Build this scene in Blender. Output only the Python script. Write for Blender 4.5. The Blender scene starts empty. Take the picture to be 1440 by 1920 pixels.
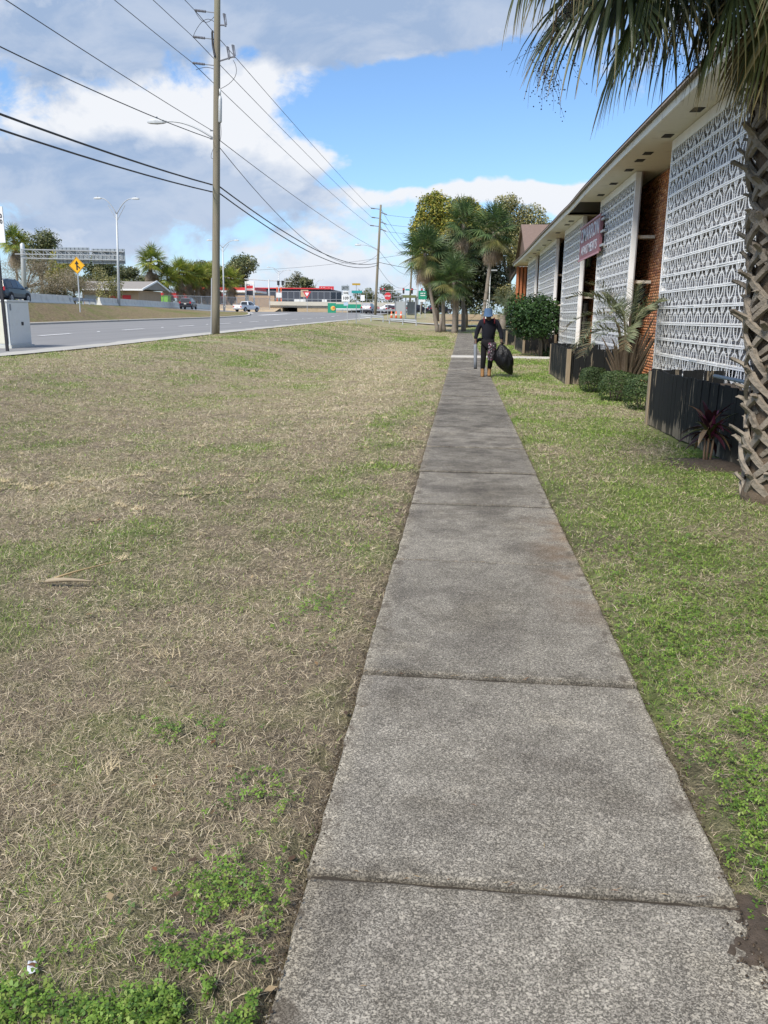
import bpy, math, random
import numpy as np
from mathutils import Vector, Matrix, Euler, Quaternion
random.seed(7)
RNG = np.random.default_rng(11)
S = bpy.context.scene
COL = S.collection
PI = math.pi
rad = math.radians

# ------------------------------------------------------------------ camera
cam_d = bpy.data.cameras.new("camera")
cam_d.sensor_fit = 'HORIZONTAL'
cam_d.sensor_width = 36.0
cam_d.lens = 37.5
cam_d.clip_start = 0.05
cam_d.clip_end = 4000
cam = bpy.data.objects.new("camera", cam_d)
COL.objects.link(cam)
_R = Vector((0.99537, 0.09542, 0.01166)); _U = Vector((-0.03397, 0.23566, 0.97124)); _F = Vector((-0.08993, 0.96714, -0.23781))
cam.matrix_world = Matrix(((_R.x, _U.x, -_F.x, 0), (_R.y, _U.y, -_F.y, 0), (_R.z, _U.z, -_F.z, 1.58), (0, 0, 0, 1)))
S.camera = cam

# ------------------------------------------------------------------ light
SUN_EL, SUN_AZ = rad(48), rad(212)          # azimuth clockwise from +Y (behind the camera, to the left)
sd = Vector((math.sin(SUN_AZ) * math.cos(SUN_EL), math.cos(SUN_AZ) * math.cos(SUN_EL), math.sin(SUN_EL)))
sun_d = bpy.data.lights.new("sun", 'SUN')
sun_d.energy = 3.8
sun_d.angle = rad(16)
sun_d.color = (1.0, 0.93, 0.82)
sun = bpy.data.objects.new("sun", sun_d)
COL.objects.link(sun)
sun.rotation_euler = (-sd).to_track_quat('-Z', 'Y').to_euler()

S.view_settings.view_transform = 'Standard'
S.view_settings.look = 'None'
S.view_settings.gamma = 1.0
S.view_settings.use_curve_mapping = False
S.view_settings.exposure = 0.42
S.render.film_transparent = False
try:
    S.cycles.max_bounces = 6
    S.cycles.diffuse_bounces = 3
    S.cycles.transparent_max_bounces = 8
    S.cycles.use_adaptive_sampling = True
except Exception:
    pass

SKY_STRENGTH = 0.1
W = bpy.data.worlds.new("World")
S.world = W
W.use_nodes = True


class NT:
    """tiny helper to write node maths"""
    def __init__(s, tree): s.t = tree
    def n(s, typ, **kw):
        nd = s.t.nodes.new(typ)
        for k, v in kw.items(): setattr(nd, k, v)
        return nd
    def put(s, sock, v):
        if v is None: return
        if isinstance(v, bpy.types.NodeSocket): s.t.links.new(v, sock)
        else:
            try: sock.default_value = v
            except Exception: sock.default_value = (*v, 1.0)
    def m(s, op, a, b=None, c=None, clamp=False):
        nd = s.n('ShaderNodeMath', operation=op, use_clamp=clamp)
        for i, v in enumerate((a, b, c)): s.put(nd.inputs[i], v)
        return nd.outputs[0]
    def add(s, a, b): return s.m('ADD', a, b)
    def sub(s, a, b): return s.m('SUBTRACT', a, b)
    def mul(s, a, b): return s.m('MULTIPLY', a, b)
    def div(s, a, b): return s.m('DIVIDE', a, b)
    def ramp(s, v, a, b, x=0.0, y=1.0, smooth=True):
        nd = s.n('ShaderNodeMapRange', interpolation_type='SMOOTHSTEP' if smooth else 'LINEAR')
        for k, q in zip(('Value', 'From Min', 'From Max', 'To Min', 'To Max'), (v, a, b, x, y)): s.put(nd.inputs[k], q)
        return nd.outputs[0]
    def comb(s, x, y, z=0.0):
        nd = s.n('ShaderNodeCombineXYZ')
        for i, v in enumerate((x, y, z)): s.put(nd.inputs[i], v)
        return nd.outputs[0]
    def sep(s, v):
        nd = s.n('ShaderNodeSeparateXYZ'); s.put(nd.inputs[0], v); return nd.outputs
    def noise(s, vec, scale=5.0, detail=3.0, rough=0.5, dist=0.0, color=False):
        nd = s.n('ShaderNodeTexNoise')
        s.put(nd.inputs['Vector'], vec)
        for k, v in (('Scale', scale), ('Detail', detail), ('Roughness', rough), ('Distortion', dist)): s.put(nd.inputs[k], v)
        return nd.outputs['Color' if color else 'Fac']
    def mix(s, f, a, b, blend='MIX'):
        nd = s.n('ShaderNodeMix', data_type='RGBA', blend_type=blend)
        s.put(nd.inputs[0], f)
        for i, v in ((6, a), (7, b)):
            if isinstance(v, bpy.types.NodeSocket): s.t.links.new(v, nd.inputs[i])
            else: nd.inputs[i].default_value = (*v[:3], 1.0)
        return nd.outputs[2]
    def vmath(s, op, a, b):
        nd = s.n('ShaderNodeVectorMath', operation=op); s.put(nd.inputs[0], a); s.put(nd.inputs[1], b); return nd.outputs[0]


def build_sky():
    t = W.node_tree
    t.nodes.clear()
    q = NT(t)
    out = q.n('ShaderNodeOutputWorld'); bg = q.n('ShaderNodeBackground')
    sky = q.n('ShaderNodeTexSky', sky_type='NISHITA', sun_disc=False)
    sky.sun_elevation = SUN_EL; sky.sun_rotation = SUN_AZ
    sky.altitude = 20; sky.air_density = 1.0; sky.dust_density = 0.6; sky.ozone_density = 1.6
    d = q.n('ShaderNodeTexCoord').outputs['Generated']
    x, y, z = q.sep(d)
    ay = q.m('MAXIMUM', q.m('ABSOLUTE', y), 0.25)
    p = q.div(x, ay); v = q.div(z, ay)
    vec = q.comb(p, q.mul(v, 1.35), 3.1)
    blobs = [(-.391, .322, .237, .050, .46, 'g'), (-.050, .338, .200, .050, .62, 'g'), (-.074, .217, .134, .050, -.62, ''),
             (.077, .232, .100, .087, -.60, ''), (-.255, .292, .030, .012, -.30, ''), (-.330, .222, .100, .030, .42, 'w'),
             (-.248, .264, .038, .028, .28, 'w'), (-.190, .180, .070, .022, .38, 'w'), (-.438, .118, .232, .043, .16, 'g'),
             (-.016, .136, .153, .014, .40, 'w'), (.085, .140, .075, .020, .48, 'w'), (-.174, .106, .128, .036, .08, ''), (.142, .159, .022, .008, .40, 'w'),
             (-.481, .093, .041, .019, .30, 'w'), (-.467, .172, .180, .026, .30, 'g'), (-.097, .058, .252, .024, .02, '')]
    wob = q.noise(vec, 6.0, 4.0, 0.6, color=True)
    wx, wy, wz = q.sep(wob)
    pw = q.add(p, q.mul(q.sub(wx, 0.5), 0.16)); vw = q.add(v, q.mul(q.sub(wy, 0.5), 0.07))
    tot = None; gre = None
    for (cx, cy, sx, sy, a, kind) in blobs:
        ex = q.m('POWER', q.div(q.sub(pw, cx), sx), 2.0); ey = q.m('POWER', q.div(q.sub(vw, cy), sy), 2.0)
        g = q.m('EXPONENT', q.mul(q.add(ex, ey), -0.8))
        ga = q.mul(g, a)
        tot = ga if tot is None else q.add(tot, ga)
        if kind:
            gg = q.mul(g, 1.0 if kind == 'g' else -0.75)
            gre = gg if gre is None else q.add(gre, gg)
    base = q.noise(vec, 4.6, 9.0, 0.58, 0.25)
    fine = q.noise(q.comb(p, q.mul(v, 1.5), 7.7), 15.0, 7.0, 0.62, 0.3)
    dens = q.add(q.add(q.mul(q.sub(base, 0.5), 1.35), q.mul(q.sub(fine, 0.5), 0.62)), tot)
    alpha = q.ramp(dens, -0.04, 0.17)
    # light from above: compare with the density a little higher up
    base2 = q.noise(q.comb(q.add(p, -0.012), q.mul(q.add(v, 0.022), 1.35), 3.1), 4.6, 9.0, 0.58, 0.25)
    lit = q.ramp(q.sub(base, base2), -0.10, 0.12)
    big = q.noise(q.comb(p, q.mul(v, 2.2), 11.0), 4.2, 6.0, 0.55)
    thick = q.ramp(dens, 0.12, 0.75)
    gray = q.m('ADD', q.add(q.add(.17, q.mul(thick, 0.22)), q.mul(q.sub(0.62, lit), 0.75)), q.add(gre, q.mul(q.sub(big, 0.45), 2.0)), clamp=True)
    tex = q.noise(q.comb(p, q.mul(v, 1.8), 21.0), 7.5, 8.0, 0.62, 0.35)
    gray = q.mul(gray, q.ramp(tex, .32, .68, 1.08, .70))
    white = (6.8, 6.95, 7.25); dark = (2.75, 3.65, 5.2)
    ccol = q.mix(gray, white, dark)
    # low clouds near the horizon are seen through more air: softer, slightly warm
    low = q.ramp(v, 0.0, 0.16, 1.0, 0.0)
    ccol = q.mix(q.mul(low, 0.40), ccol, (4.6, 5.2, 6.5))
    blue = q.mix(1.0, sky.outputs[0], (0.98, 1.20, 1.44), 'MULTIPLY')
    blue = q.mix(q.mul(low, 0.55), blue, (4.0, 5.4, 7.4))
    col = q.mix(q.mul(alpha, q.ramp(v, -0.02, 0.05, 0.35, 0.97)), blue, ccol)
    below = q.ramp(z, -0.02, 0.0)
    col = q.mix(below, (1.6, 1.7, 1.6), col)
    t.links.new(col, bg.inputs['Color'])
    bg.inputs['Strength'].default_value = SKY_STRENGTH
    t.links.new(bg.outputs[0], out.inputs[0])


build_sky()


# ------------------------------------------------------------------ materials
def new_mat(name):
    m = bpy.data.materials.new(name); m.use_nodes = True
    t = m.node_tree; t.nodes.clear()
    q = NT(t)
    out = q.n('ShaderNodeOutputMaterial'); b = q.n('ShaderNodeBsdfPrincipled')
    t.links.new(b.outputs[0], out.inputs[0])
    return m, q, b, out


def bump(q, b, h, strength=0.3, dist=0.01):
    nd = q.n('ShaderNodeBump'); nd.inputs['Strength'].default_value = strength; nd.inputs['Distance'].default_value = dist
    q.t.links.new(h, nd.inputs['Height']); q.t.links.new(nd.outputs[0], b.inputs['Normal'])


def plain(name, col, rough=0.6, var=0.18, scale=9.0, metal=0.0, bmp=0.12, spec=0.35, stretch=(1, 1, 1), dirt=None):
    """paint / metal / plastic with uneven tone and slight relief"""
    m, q, b, o = new_mat(name)
    P = q.n('ShaderNodeTexCoord').outputs['Object']
    P = q.vmath('MULTIPLY', P, stretch)
    n1 = q.noise(P, scale, 6, 0.6); n2 = q.noise(P, scale * 7.3, 3, 0.6)
    k = q.add(q.mul(q.sub(n1, 0.5), 2 * var), q.mul(q.sub(n2, 0.5), var))
    c = q.mix(1.0, col, q.comb(q.add(1.0, k), q.add(1.0, k), q.add(1.0, q.mul(k, 1.1))), 'MULTIPLY')
    if dirt:
        c = q.mix(q.mul(q.ramp(n1, 0.52, 0.75), dirt[1]), c, dirt[0])
    q.put(b.inputs['Base Color'], c)
    b.inputs['Roughness'].default_value = rough; b.inputs['Metallic'].default_value = metal
    b.inputs['Specular IOR Level'].default_value = spec
    if bmp: bump(q, b, n2, bmp, 0.004)
    return m


def emis(name, col, s=1.0):
    m, q, b, o = new_mat(name)
    q.put(b.inputs['Base Color'], (col[0] * .3, col[1] * .3, col[2] * .3)); q.put(b.inputs['Emission Color'], col)
    b.inputs['Emission Strength'].default_value = s
    return m


def leafmat(name, rough=0.5, trans=0.25, spec=0.3):
    """foliage: colour comes from the mesh's own 'Col' attribute (leaf by leaf)"""
    m, q, b, o = new_mat(name)
    a = q.n('ShaderNodeAttribute', attribute_name='Col').outputs['Color']
    q.put(b.inputs['Base Color'], a); b.inputs['Roughness'].default_value = rough
    b.inputs['Specular IOR Level'].default_value = spec
    tr = q.n('ShaderNodeBsdfTranslucent'); q.put(tr.inputs[0], q.mix(1.0, a, (1.1, 1.2, 0.6), 'MULTIPLY'))
    mx = q.n('ShaderNodeMixShader'); mx.inputs[0].default_value = trans
    q.t.links.new(b.outputs[0], mx.inputs[1]); q.t.links.new(tr.outputs[0], mx.inputs[2]); q.t.links.new(mx.outputs[0], o.inputs[0])
    return m


M = {}
M['leaf'] = leafmat('leaf'); M['frond'] = leafmat('palm_frond', 0.42, 0.18, 0.4); M['blade'] = leafmat('grass_blade', 0.7, 0.15, 0.15)
M['white_paint'] = plain('white_paint', (.80, .81, .82), .55, .05, 3.0, bmp=.1, dirt=((.42, .40, .36), .35))
M['soffit'] = plain('soffit_paint', (.66, .62, .53), .7, .08, 2.0, dirt=((.38, .34, .27), .5))
M['fascia'] = plain('fascia_paint', (.70, .68, .60), .6, .10, 2.5, dirt=((.36, .33, .27), .6))
M['drip'] = plain('roof_edge', (.20, .17, .15), .8, .25, 6.0)
M['roof'] = plain('roof_shingle', (.19, .135, .11), .9, .25, 5.0, bmp=.3)
M['dark_glass'] = plain('dark_glass', (.025, .027, .03), .12, .1, 2, bmp=0, spec=.5)
M['dark'] = plain('recess_shade', (.025, .022, .02), .8, .2, 4)  # near black: shade of voids and openings put into the colour
M['inner_wall'] = plain('inner_wall', (.27, .255, .26), .8, .12, 1.5)  # grey deepened to stand for missing shadow behind the blocks
M['galv'] = plain('galvanised_steel', (.42, .44, .46), .5, .12, 6, metal=.35)
M['galv_dark'] = plain('weathered_steel', (.24, .26, .29), .6, .2, 5, metal=.2)
M['steel_pole'] = plain('pale_pole_steel', (.50, .52, .53), .5, .12, 4, metal=.2)
M['black_metal'] = plain('black_metal', (.03, .03, .035), .5, .2, 6)
M['wire'] = plain('wire', (.045, .045, .05), .6, .1, 4, bmp=0)
M['insul'] = plain('insulator', (.16, .165, .19), .4, .15, 8)
M['concrete_far'] = plain('far_concrete', (.46, .42, .35), .85, .14, 1.2, dirt=((.30, .26, .2), .5))
M['barrier'] = plain('barrier_concrete', (.66, .64, .57), .85, .14, 1.0, stretch=(1, 1, .5), dirt=((.33, .31, .27), .55))
M['kerb'] = plain('kerb_concrete', (.44, .41, .36), .85, .2, 1.6, dirt=((.26, .23, .18), .6))
M['tan_soil'] = plain('tan_bank', (.46, .36, .24), .95, .2, 1.2)
M['cab'] = plain('cabinet_paint', (.68, .71, .70), .45, .05, 2, dirt=((.45, .45, .41), .35))
M['cab_side'] = plain('cabinet_cream', (.64, .63, .52), .5, .05, 2)
M['sign_white'] = plain('sign_white', (.74, .75, .76), .4, .04, 3, bmp=0)
M['sign_black'] = plain('sign_black', (.02, .02, .02), .5, .1, 5, bmp=0)
M['sign_yellow'] = plain('sign_yellow', (.78, .40, .015), .45, .05, 3, bmp=0)
M['sign_green'] = plain('sign_green', (.02, .26, .16), .45, .08, 3, bmp=0)
M['sign_teal'] = plain('sign_teal', (.03, .28, .29), .45, .08, 3, bmp=0)
M['sign_red'] = plain('sign_red', (.58, .035, .05), .45, .08, 3, bmp=0)
M['sign_back'] = plain('sign_back', (.27, .31, .34), .5, .15, 2.0, metal=.2)
M['maroon'] = plain('maroon_board', (.235, .105, .125), .6, .12, 1.5)
M['maroon_trim'] = plain('maroon_trim', (.40, .22, .26), .6, .12, 2)
M['sign_letter'] = plain('pale_letter', (.52, .55, .62), .5, .05, 3, bmp=0)
M['red_paint'] = plain('red_paint', (.62, .05, .06), .5, .1, 2)
M['dark_siding'] = plain('dark_siding', (.065, .075, .10), .7, .1, 1.0)
M['tan_wall'] = plain('tan_wall', (.46, .34, .24), .8, .15, 1)
M['orange'] = plain('orange_plastic', (.78, .16, .06), .5, .08, 4)
M['lime'] = plain('lime_panel', (.25, .55, .08), .5, .08, 2)
M['tyre'] = plain('tyre', (.02, .02, .021), .8, .15, 8)
M['rim'] = plain('rim', (.45, .46, .48), .35, .1, 5, metal=.6)
M['chrome'] = plain('chrome', (.6, .6, .62), .25, .05, 5, metal=.8, bmp=0)
M['tail'] = plain('tail_lamp', (.45, .02, .03), .25, .1, 4, bmp=0)
M['plate'] = plain('number_plate', (.6, .6, .55), .5, .05, 4, bmp=0)
M['trunkwood'] = plain('palm_trunk', (.21, .18, .15), .9, .35, 5, stretch=(1, 1, 3), bmp=.5)
M['bark'] = plain('bark', (.14, .115, .095), .9, .35, 6, stretch=(2, 2, .5), bmp=.5)
M['soil'] = plain('dark_soil', (.075, .058, .044), .95, .7, 28, bmp=1.0)


def carpaint(name, col):
    m, q, b, o = new_mat(name)
    P = q.n('ShaderNodeTexCoord').outputs['Object']
    n = q.noise(P, 1.5, 4, .6)
    q.put(b.inputs['Base Color'], q.mix(q.ramp(n, .4, .8, 0, .25), col, tuple(c * .7 + .03 for c in col)))
    b.inputs['Roughness'].default_value = .28; b.inputs['Coat Weight'].default_value = .12; b.inputs['Specular IOR Level'].default_value = .3; b.inputs['Coat Roughness'].default_value = .08
    return m


# ------------------------------------------------------------------ mesh helpers
class MB:
    def __init__(s): s.v = []; s.f = []; s.mi = []; s.cur = 0; s.sm = []; s.smooth = False
    def add(s, vs, fs):
        o = len(s.v); s.v.extend([tuple(p) for p in vs])
        for f in fs: s.f.append(tuple(i + o for i in f)); s.mi.append(s.cur); s.sm.append(s.smooth)
        return o
    def box(s, x0, x1, y0, y1, z0, z1):
        s.add([(x0, y0, z0), (x1, y0, z0), (x1, y1, z0), (x0, y1, z0), (x0, y0, z1), (x1, y0, z1), (x1, y1, z1), (x0, y1, z1)],
              [(0, 3, 2, 1), (4, 5, 6, 7), (0, 1, 5, 4), (1, 2, 6, 5), (2, 3, 7, 6), (3, 0, 4, 7)])
    def obox(s, c, ex, ey, ez):
        c, ex, ey, ez = Vector(c), Vector(ex), Vector(ey), Vector(ez)
        vs = [c + a * ex + b * ey + d * ez for d in (-1, 1) for (a, b) in ((-1, -1), (1, -1), (1, 1), (-1, 1))]
        s.add(vs, [(0, 3, 2, 1), (4, 5, 6, 7), (0, 1, 5, 4), (1, 2, 6, 5), (2, 3, 7, 6), (3, 0, 4, 7)])
    def bar(s, a, b, w, h=None):
        a, b = Vector(a), Vector(b); d = b - a; L = d.length; d /= L
        up = Vector((0, 0, 1)) if abs(d.z) < .95 else Vector((0, 1, 0))
        r = d.cross(up).normalized(); u = r.cross(d)
        s.obox((a + b) / 2, r * w / 2, u * (h or w) / 2, d * L / 2)
    def tube(s, pts, rs, n=8, cap=True):
        pts = [Vector(p) for p in pts]
        if not hasattr(rs, '__len__'): rs = [rs] * len(pts)
        ref = Vector((0.13, 1, 0.07)).normalized()
        vs = []
        for i, p in enumerate(pts):
            d = (pts[min(i + 1, len(pts) - 1)] - pts[max(i - 1, 0)]).normalized()
            if abs(d.dot(ref)) > .97: rr = Vector((1, 0.1, .2)).normalized()
            else: rr = ref
            a = d.cross(rr).normalized(); b = d.cross(a)
            for k in range(n):
                t = 2 * PI * k / n
                vs.append(p + (a * math.cos(t) + b * math.sin(t)) * rs[i])
        fs = []
        for i in range(len(pts) - 1):
            for k in range(n):
                k2 = (k + 1) % n
                fs.append((i * n + k, i * n + k2, (i + 1) * n + k2, (i + 1) * n + k))
        if cap:
            fs.append(tuple(range(n))[::-1]); fs.append(tuple((len(pts) - 1) * n + k for k in range(n)))
        s.add(vs, fs)
    def prism(s, poly, a, b):
        """poly: list of 3D points (planar); extruded by vector b - a"""
        off = Vector(b) - Vector(a); n = len(poly)
        vs = [Vector(p) for p in poly] + [Vector(p) + off for p in poly]
        s.add(vs, [tuple(range(n))[::-1], tuple(range(n, 2 * n))] + [(i, (i + 1) % n, n + (i + 1) % n, n + i) for i in range(n)])
    def ball(s, c, rx, ry=None, rz=None, n=8, m=6):
        ry = ry or rx; rz = rz or rx; c = Vector(c); vs = [c + Vector((0, 0, -rz))]
        for j in range(1, m):
            t = -PI / 2 + PI * j / m
            for k in range(n):
                a = 2 * PI * k / n; vs.append(c + Vector((rx * math.cos(t) * math.cos(a), ry * math.cos(t) * math.sin(a), rz * math.sin(t))))
        vs.append(c + Vector((0, 0, rz))); fs = []
        for k in range(n): fs.append((0, 1 + (k + 1) % n, 1 + k)); fs.append((len(vs) - 1, 1 + (m - 2) * n + k, 1 + (m - 2) * n + (k + 1) % n))
        for j in range(m - 2):
            for k in range(n):
                a, b = 1 + j * n + k, 1 + j * n + (k + 1) % n
                fs.append((a, b, b + n, a + n))
        s.add(vs, fs)
    def loft(s, rings, closed=True, cap=True):
        n = len(rings[0]); vs = [p for r in rings for p in r]; fs = []
        for i in range(len(rings) - 1):
            for k in range(n if closed else n - 1):
                k2 = (k + 1) % n
                fs.append((i * n + k, i * n + k2, (i + 1) * n + k2, (i + 1) * n + k))
        if cap and closed:
            fs.append(tuple(range(n))[::-1]); fs.append(tuple((len(rings) - 1) * n + k for k in range(n)))
        s.add(vs, fs)
    def mesh(s, name, mats):
        me = bpy.data.meshes.new(name); me.from_pydata(s.v, [], s.f)
        for m in (mats if isinstance(mats, (list, tuple)) else [mats]): me.materials.append(m)
        me.polygons.foreach_set('material_index', s.mi)
        me.polygons.foreach_set('use_smooth', s.sm)
        me.update(); return me
    def build(s, name, mats, parent=None, loc=None):
        return link(name, s.mesh(name, mats), parent, loc)


def link(name, data, parent=None, loc=None):
    o = bpy.data.objects.new(name, data); COL.objects.link(o)
    if parent is not None: o.parent = parent
    if loc is not None: o.location = loc
    return o


def tag(o, label, cat, group=None):
    o['label'] = label; o['category'] = cat
    if group: o['group'] = group
    return o


def struct(o): o['kind'] = 'structure'; return o


def thing(name, loc, label, cat, group=None, rz=0.0):
    o = bpy.data.objects.new(name, None); COL.objects.link(o); o.empty_display_size = .2
    o.location = loc; o.rotation_euler = (0, 0, rz)
    return tag(o, label, cat, group)


def copy_tree(o, parent=None):
    c = o.copy(); COL.objects.link(c)
    if parent is not None: c.parent = parent
    for ch in list(o.children): copy_tree(ch, c)
    return c


def np_mesh(name, V, tris=None, quads=None, col=None, mat=None, smooth=False):
    """mesh from numpy arrays; col = per-vertex rgb"""
    me = bpy.data.meshes.new(name)
    V = np.asarray(V, np.float32)
    nt = 0 if tris is None else len(tris); nq = 0 if quads is None else len(quads)
    me.vertices.add(len(V)); me.vertices.foreach_set('co', V.ravel())
    idx = []; st = []
    if nt: idx.append(np.asarray(tris, np.int32).ravel()); st.append(np.arange(nt) * 3)
    if nq: idx.append(np.asarray(quads, np.int32).ravel()); st.append(np.arange(nq) * 4 + nt * 3)
    idx = np.concatenate(idx); st = np.concatenate(st).astype(np.int32)
    me.loops.add(len(idx)); me.loops.foreach_set('vertex_index', idx)
    me.polygons.add(nt + nq); me.polygons.foreach_set('loop_start', st)
    if smooth: me.polygons.foreach_set('use_smooth', np.ones(nt + nq, bool))
    me.update(calc_edges=True)
    if col is not None:
        a = me.color_attributes.new('Col', 'FLOAT_COLOR', 'POINT')
        c4 = np.ones((len(V), 4), np.float32); c4[:, :3] = col
        a.data.foreach_set('color', c4.ravel())
    if mat: me.materials.append(mat)
    return me


def vnoise(x, y, seed=0):
    x = np.asarray(x, float); y = np.asarray(y, float)
    xi = np.floor(x).astype(np.int64); yi = np.floor(y).astype(np.int64); xf = x - xi; yf = y - yi
    def hsh(a, b):
        n = (a * 374761393 + b * 668265263 + seed * 974634777) & 0xffffffff
        n = ((n ^ (n >> 13)) * 1274126177) & 0xffffffff
        return ((n ^ (n >> 16)) & 0xffff) / 65535.0
    u = xf * xf * (3 - 2 * xf); w = yf * yf * (3 - 2 * yf)
    return (hsh(xi, yi) * (1 - u) + hsh(xi + 1, yi) * u) * (1 - w) + (hsh(xi, yi + 1) * (1 - u) + hsh(xi + 1, yi + 1) * u) * w


def fbm(x, y, seed=0, oct=4):
    s = 0; a = .5; t = 0
    for i in range(oct):
        s = s + a * vnoise(x * 2 ** i, y * 2 ** i, seed + i * 17); t += a; a *= .55
    return s / t


def sstep(a, b, x):
    t = np.clip((np.asarray(x, float) - a) / (b - a), 0, 1); return t * t * (3 - 2 * t)


def text_mesh(txt, size, depth=0.004, bold=0.0):
    cu = bpy.data.curves.new('lettering', 'FONT'); cu.body = txt; cu.size = size; cu.extrude = depth; cu.offset = bold
    cu.align_x = 'CENTER'; cu.align_y = 'CENTER'; cu.resolution_u = 2
    o = bpy.data.objects.new('lettering', cu); COL.objects.link(o)
    dg = bpy.context.evaluated_depsgraph_get()
    me = bpy.data.meshes.new_from_object(o.evaluated_get(dg))
    bpy.data.objects.remove(o); me.materials.clear()
    return me


def lettering(txt, size, mat, parent, loc, rot=(PI / 2, 0, 0), sx=1.0, name='lettering', bold=0.0, sy=1.0):
    me = text_mesh(txt, size, .004, bold); me.materials.append(mat)
    o = link(name, me, parent, loc); o.rotation_euler = rot; o.scale = (sx, sy, 1)
    return o

# ------------------------------------------------------------------ terrain
def prof(pts):
    xs = [p[0] for p in pts]; ys = [p[1] for p in pts]
    return lambda y: np.interp(y, xs, ys)


zr = prof([(-60, .1), (0, .30), (26, .42), (40, .60), (60, .82), (83, 1.03), (113, 1.32), (145, 2.0), (160, 2.2), (260, 2.3)])
zs = prof([(-60, 0), (35, 0), (72, .22), (86, .62), (100, 1.05), (150, 1.95), (160, 2.1), (260, 2.2)])
XK = prof([(-60, -28.3), (98, -28.6), (118, -31.0), (132, -34.5), (145, -39.3), (160, -41)])            # far kerb of the road
XC = prof([(-60, -30.4), (62, -31.2), (90, -34.3), (118, -37.6), (134, -39.4), (145, -40.2), (160, -42)])   # crest of the median bank
XB = prof([(-60, -33.4), (62, -37.0), (72, -37.8), (90, -39.1), (120, -42.5), (150, -46.3), (160, -47.6)])  # concrete barrier
ZC = prof([(-60, 2.2), (90, 2.25), (104, 2.1), (120, 2.0), (140, 2.0), (160, 2.2)])
ZB = prof([(-60, 2.3), (110, 2.35), (134, 2.42), (160, 2.3)])
SWL, SWR = -0.40, 0.82


def lawn_z(X, Y):
    X = np.asarray(X, float); Y = np.asarray(Y, float)
    t = np.clip((X - SWL) / (-12.3 - SWL), 0, 1)
    k = sstep(.12, 1.0, t)
    z = zs(Y) * (1 - k) + zr(Y) * k
    z = z - .24 * np.exp(-((X + 5.2) / 2.5) ** 2) * (1 - sstep(44, 58, Y)) * sstep(3, 12, Y)
    z = z + (fbm(X * .9, Y * .9, 5) - .5) * .07 * sstep(.2, 1.5, np.abs(X - .21) - .6)
    ins = ((X > SWL + .001) & (X < SWR - .001) & (Y < 72.2))
    edge = ((X > SWL - .075) & (X < SWR + .075))
    z = np.where(edge, zs(Y) - .035, z - .012)
    return np.where(ins, zs(Y) - .12, z)


def masks(X, Y):
    """share of green and of bleached straw in the turf"""
    X = np.asarray(X, float); Y = np.asarray(Y, float)
    n1 = fbm(X * .55, Y * .40, 1, 4); n2 = fbm(X * 1.7, Y * 1.4, 2, 4); n3 = fbm(X * 3.4, Y * 3.0, 9, 3)
    g = -.07 + 1.5 * (n1 - .52) + 1.6 * (n2 - .52)
    left = X < 0
    e = np.exp(-((X + .9) / .75) ** 2) * sstep(5, 9, Y) * (1 - sstep(60, 70, Y))
    g = g + .32 * np.where(left, e, 0)
    g = g + np.where(left, .85 * np.exp(-((Y - 1.35) / .42) ** 2) * np.exp(-((X + .85) / .6) ** 2), 0)
    g = g + np.where(left, .26 * sstep(14, 26, Y) * sstep(-2.5, -8, X), 0)
    g = g + np.where(left, .55 * np.exp(-((Y - 54) / 9) ** 2) * np.exp(-((X + 3.2) / 2.4) ** 2), 0)
    g = g + np.where(~left, .46 + .22 * sstep(3, 7, Y), 0)
    wp_ = np.where(left, np.exp(-((X + .75 + .07 * Y) / (.30 + .034 * Y)) ** 2) * sstep(9, 16, Y) * (1 - sstep(44, 52, Y)), 0)
    g = np.clip(g - .55 * wp_, 0, 1)
    d = 1.7 * (n3 - .58) + .9 * (n2 - .5)
    d = d + np.where(left, .75 * np.exp(-((Y - 7.2) / .85) ** 2) * np.exp(-((X + 3.3) / 1.3) ** 2) * (n3 * 1.6), 0)
    d = d + np.where(~left, -.12 + .5 * np.exp(-((X - 1.15) / .3) ** 2) * (n2 > .5), 0)
    d = np.clip(d + .40 * wp_, 0, 1)
    b = np.clip(3.0 * (fbm(X * 1.1 + 7, Y * 1.0, 21, 4) - .60), 0, 1)      # thin, bare spots
    b = np.clip(b + np.where(left, .5 * np.exp(-((X + .62) / .22) ** 2) * sstep(4.5, 2.5, Y), .55 * np.exp(-((X - .95) / .16) ** 2) * sstep(3.5, 2, Y)), 0, 1)
    return g, d, b


C_BROWN = np.array((.345, .285, .204)); C_STRAW = np.array((.58, .485, .33)); C_GREEN = np.array((.155, .245, .046)); C_OLIVE = np.array((.355, .300, .203)); C_SOIL = np.array((.105, .085, .066))


def macro(X, Y):
    g, d, b = masks(X, Y)
    far = sstep(4, 22, Y)[..., None] if np.ndim(Y) else sstep(4, 22, Y)
    g = g[..., None]; d = d[..., None]; b = b[..., None]
    base = C_BROWN * (1 - .45 * far) + C_OLIVE * 1.18 * .45 * far
    c = base * (1 - g) + C_GREEN * g * 1.05
    c = c * (1 - .55 * d) + C_STRAW * .55 * d
    c = c * (1 - .5 * b * (1 - .6 * far)) + C_SOIL * .5 * b * (1 - .6 * far)
    return c * (.74 + .27 * far)


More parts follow.
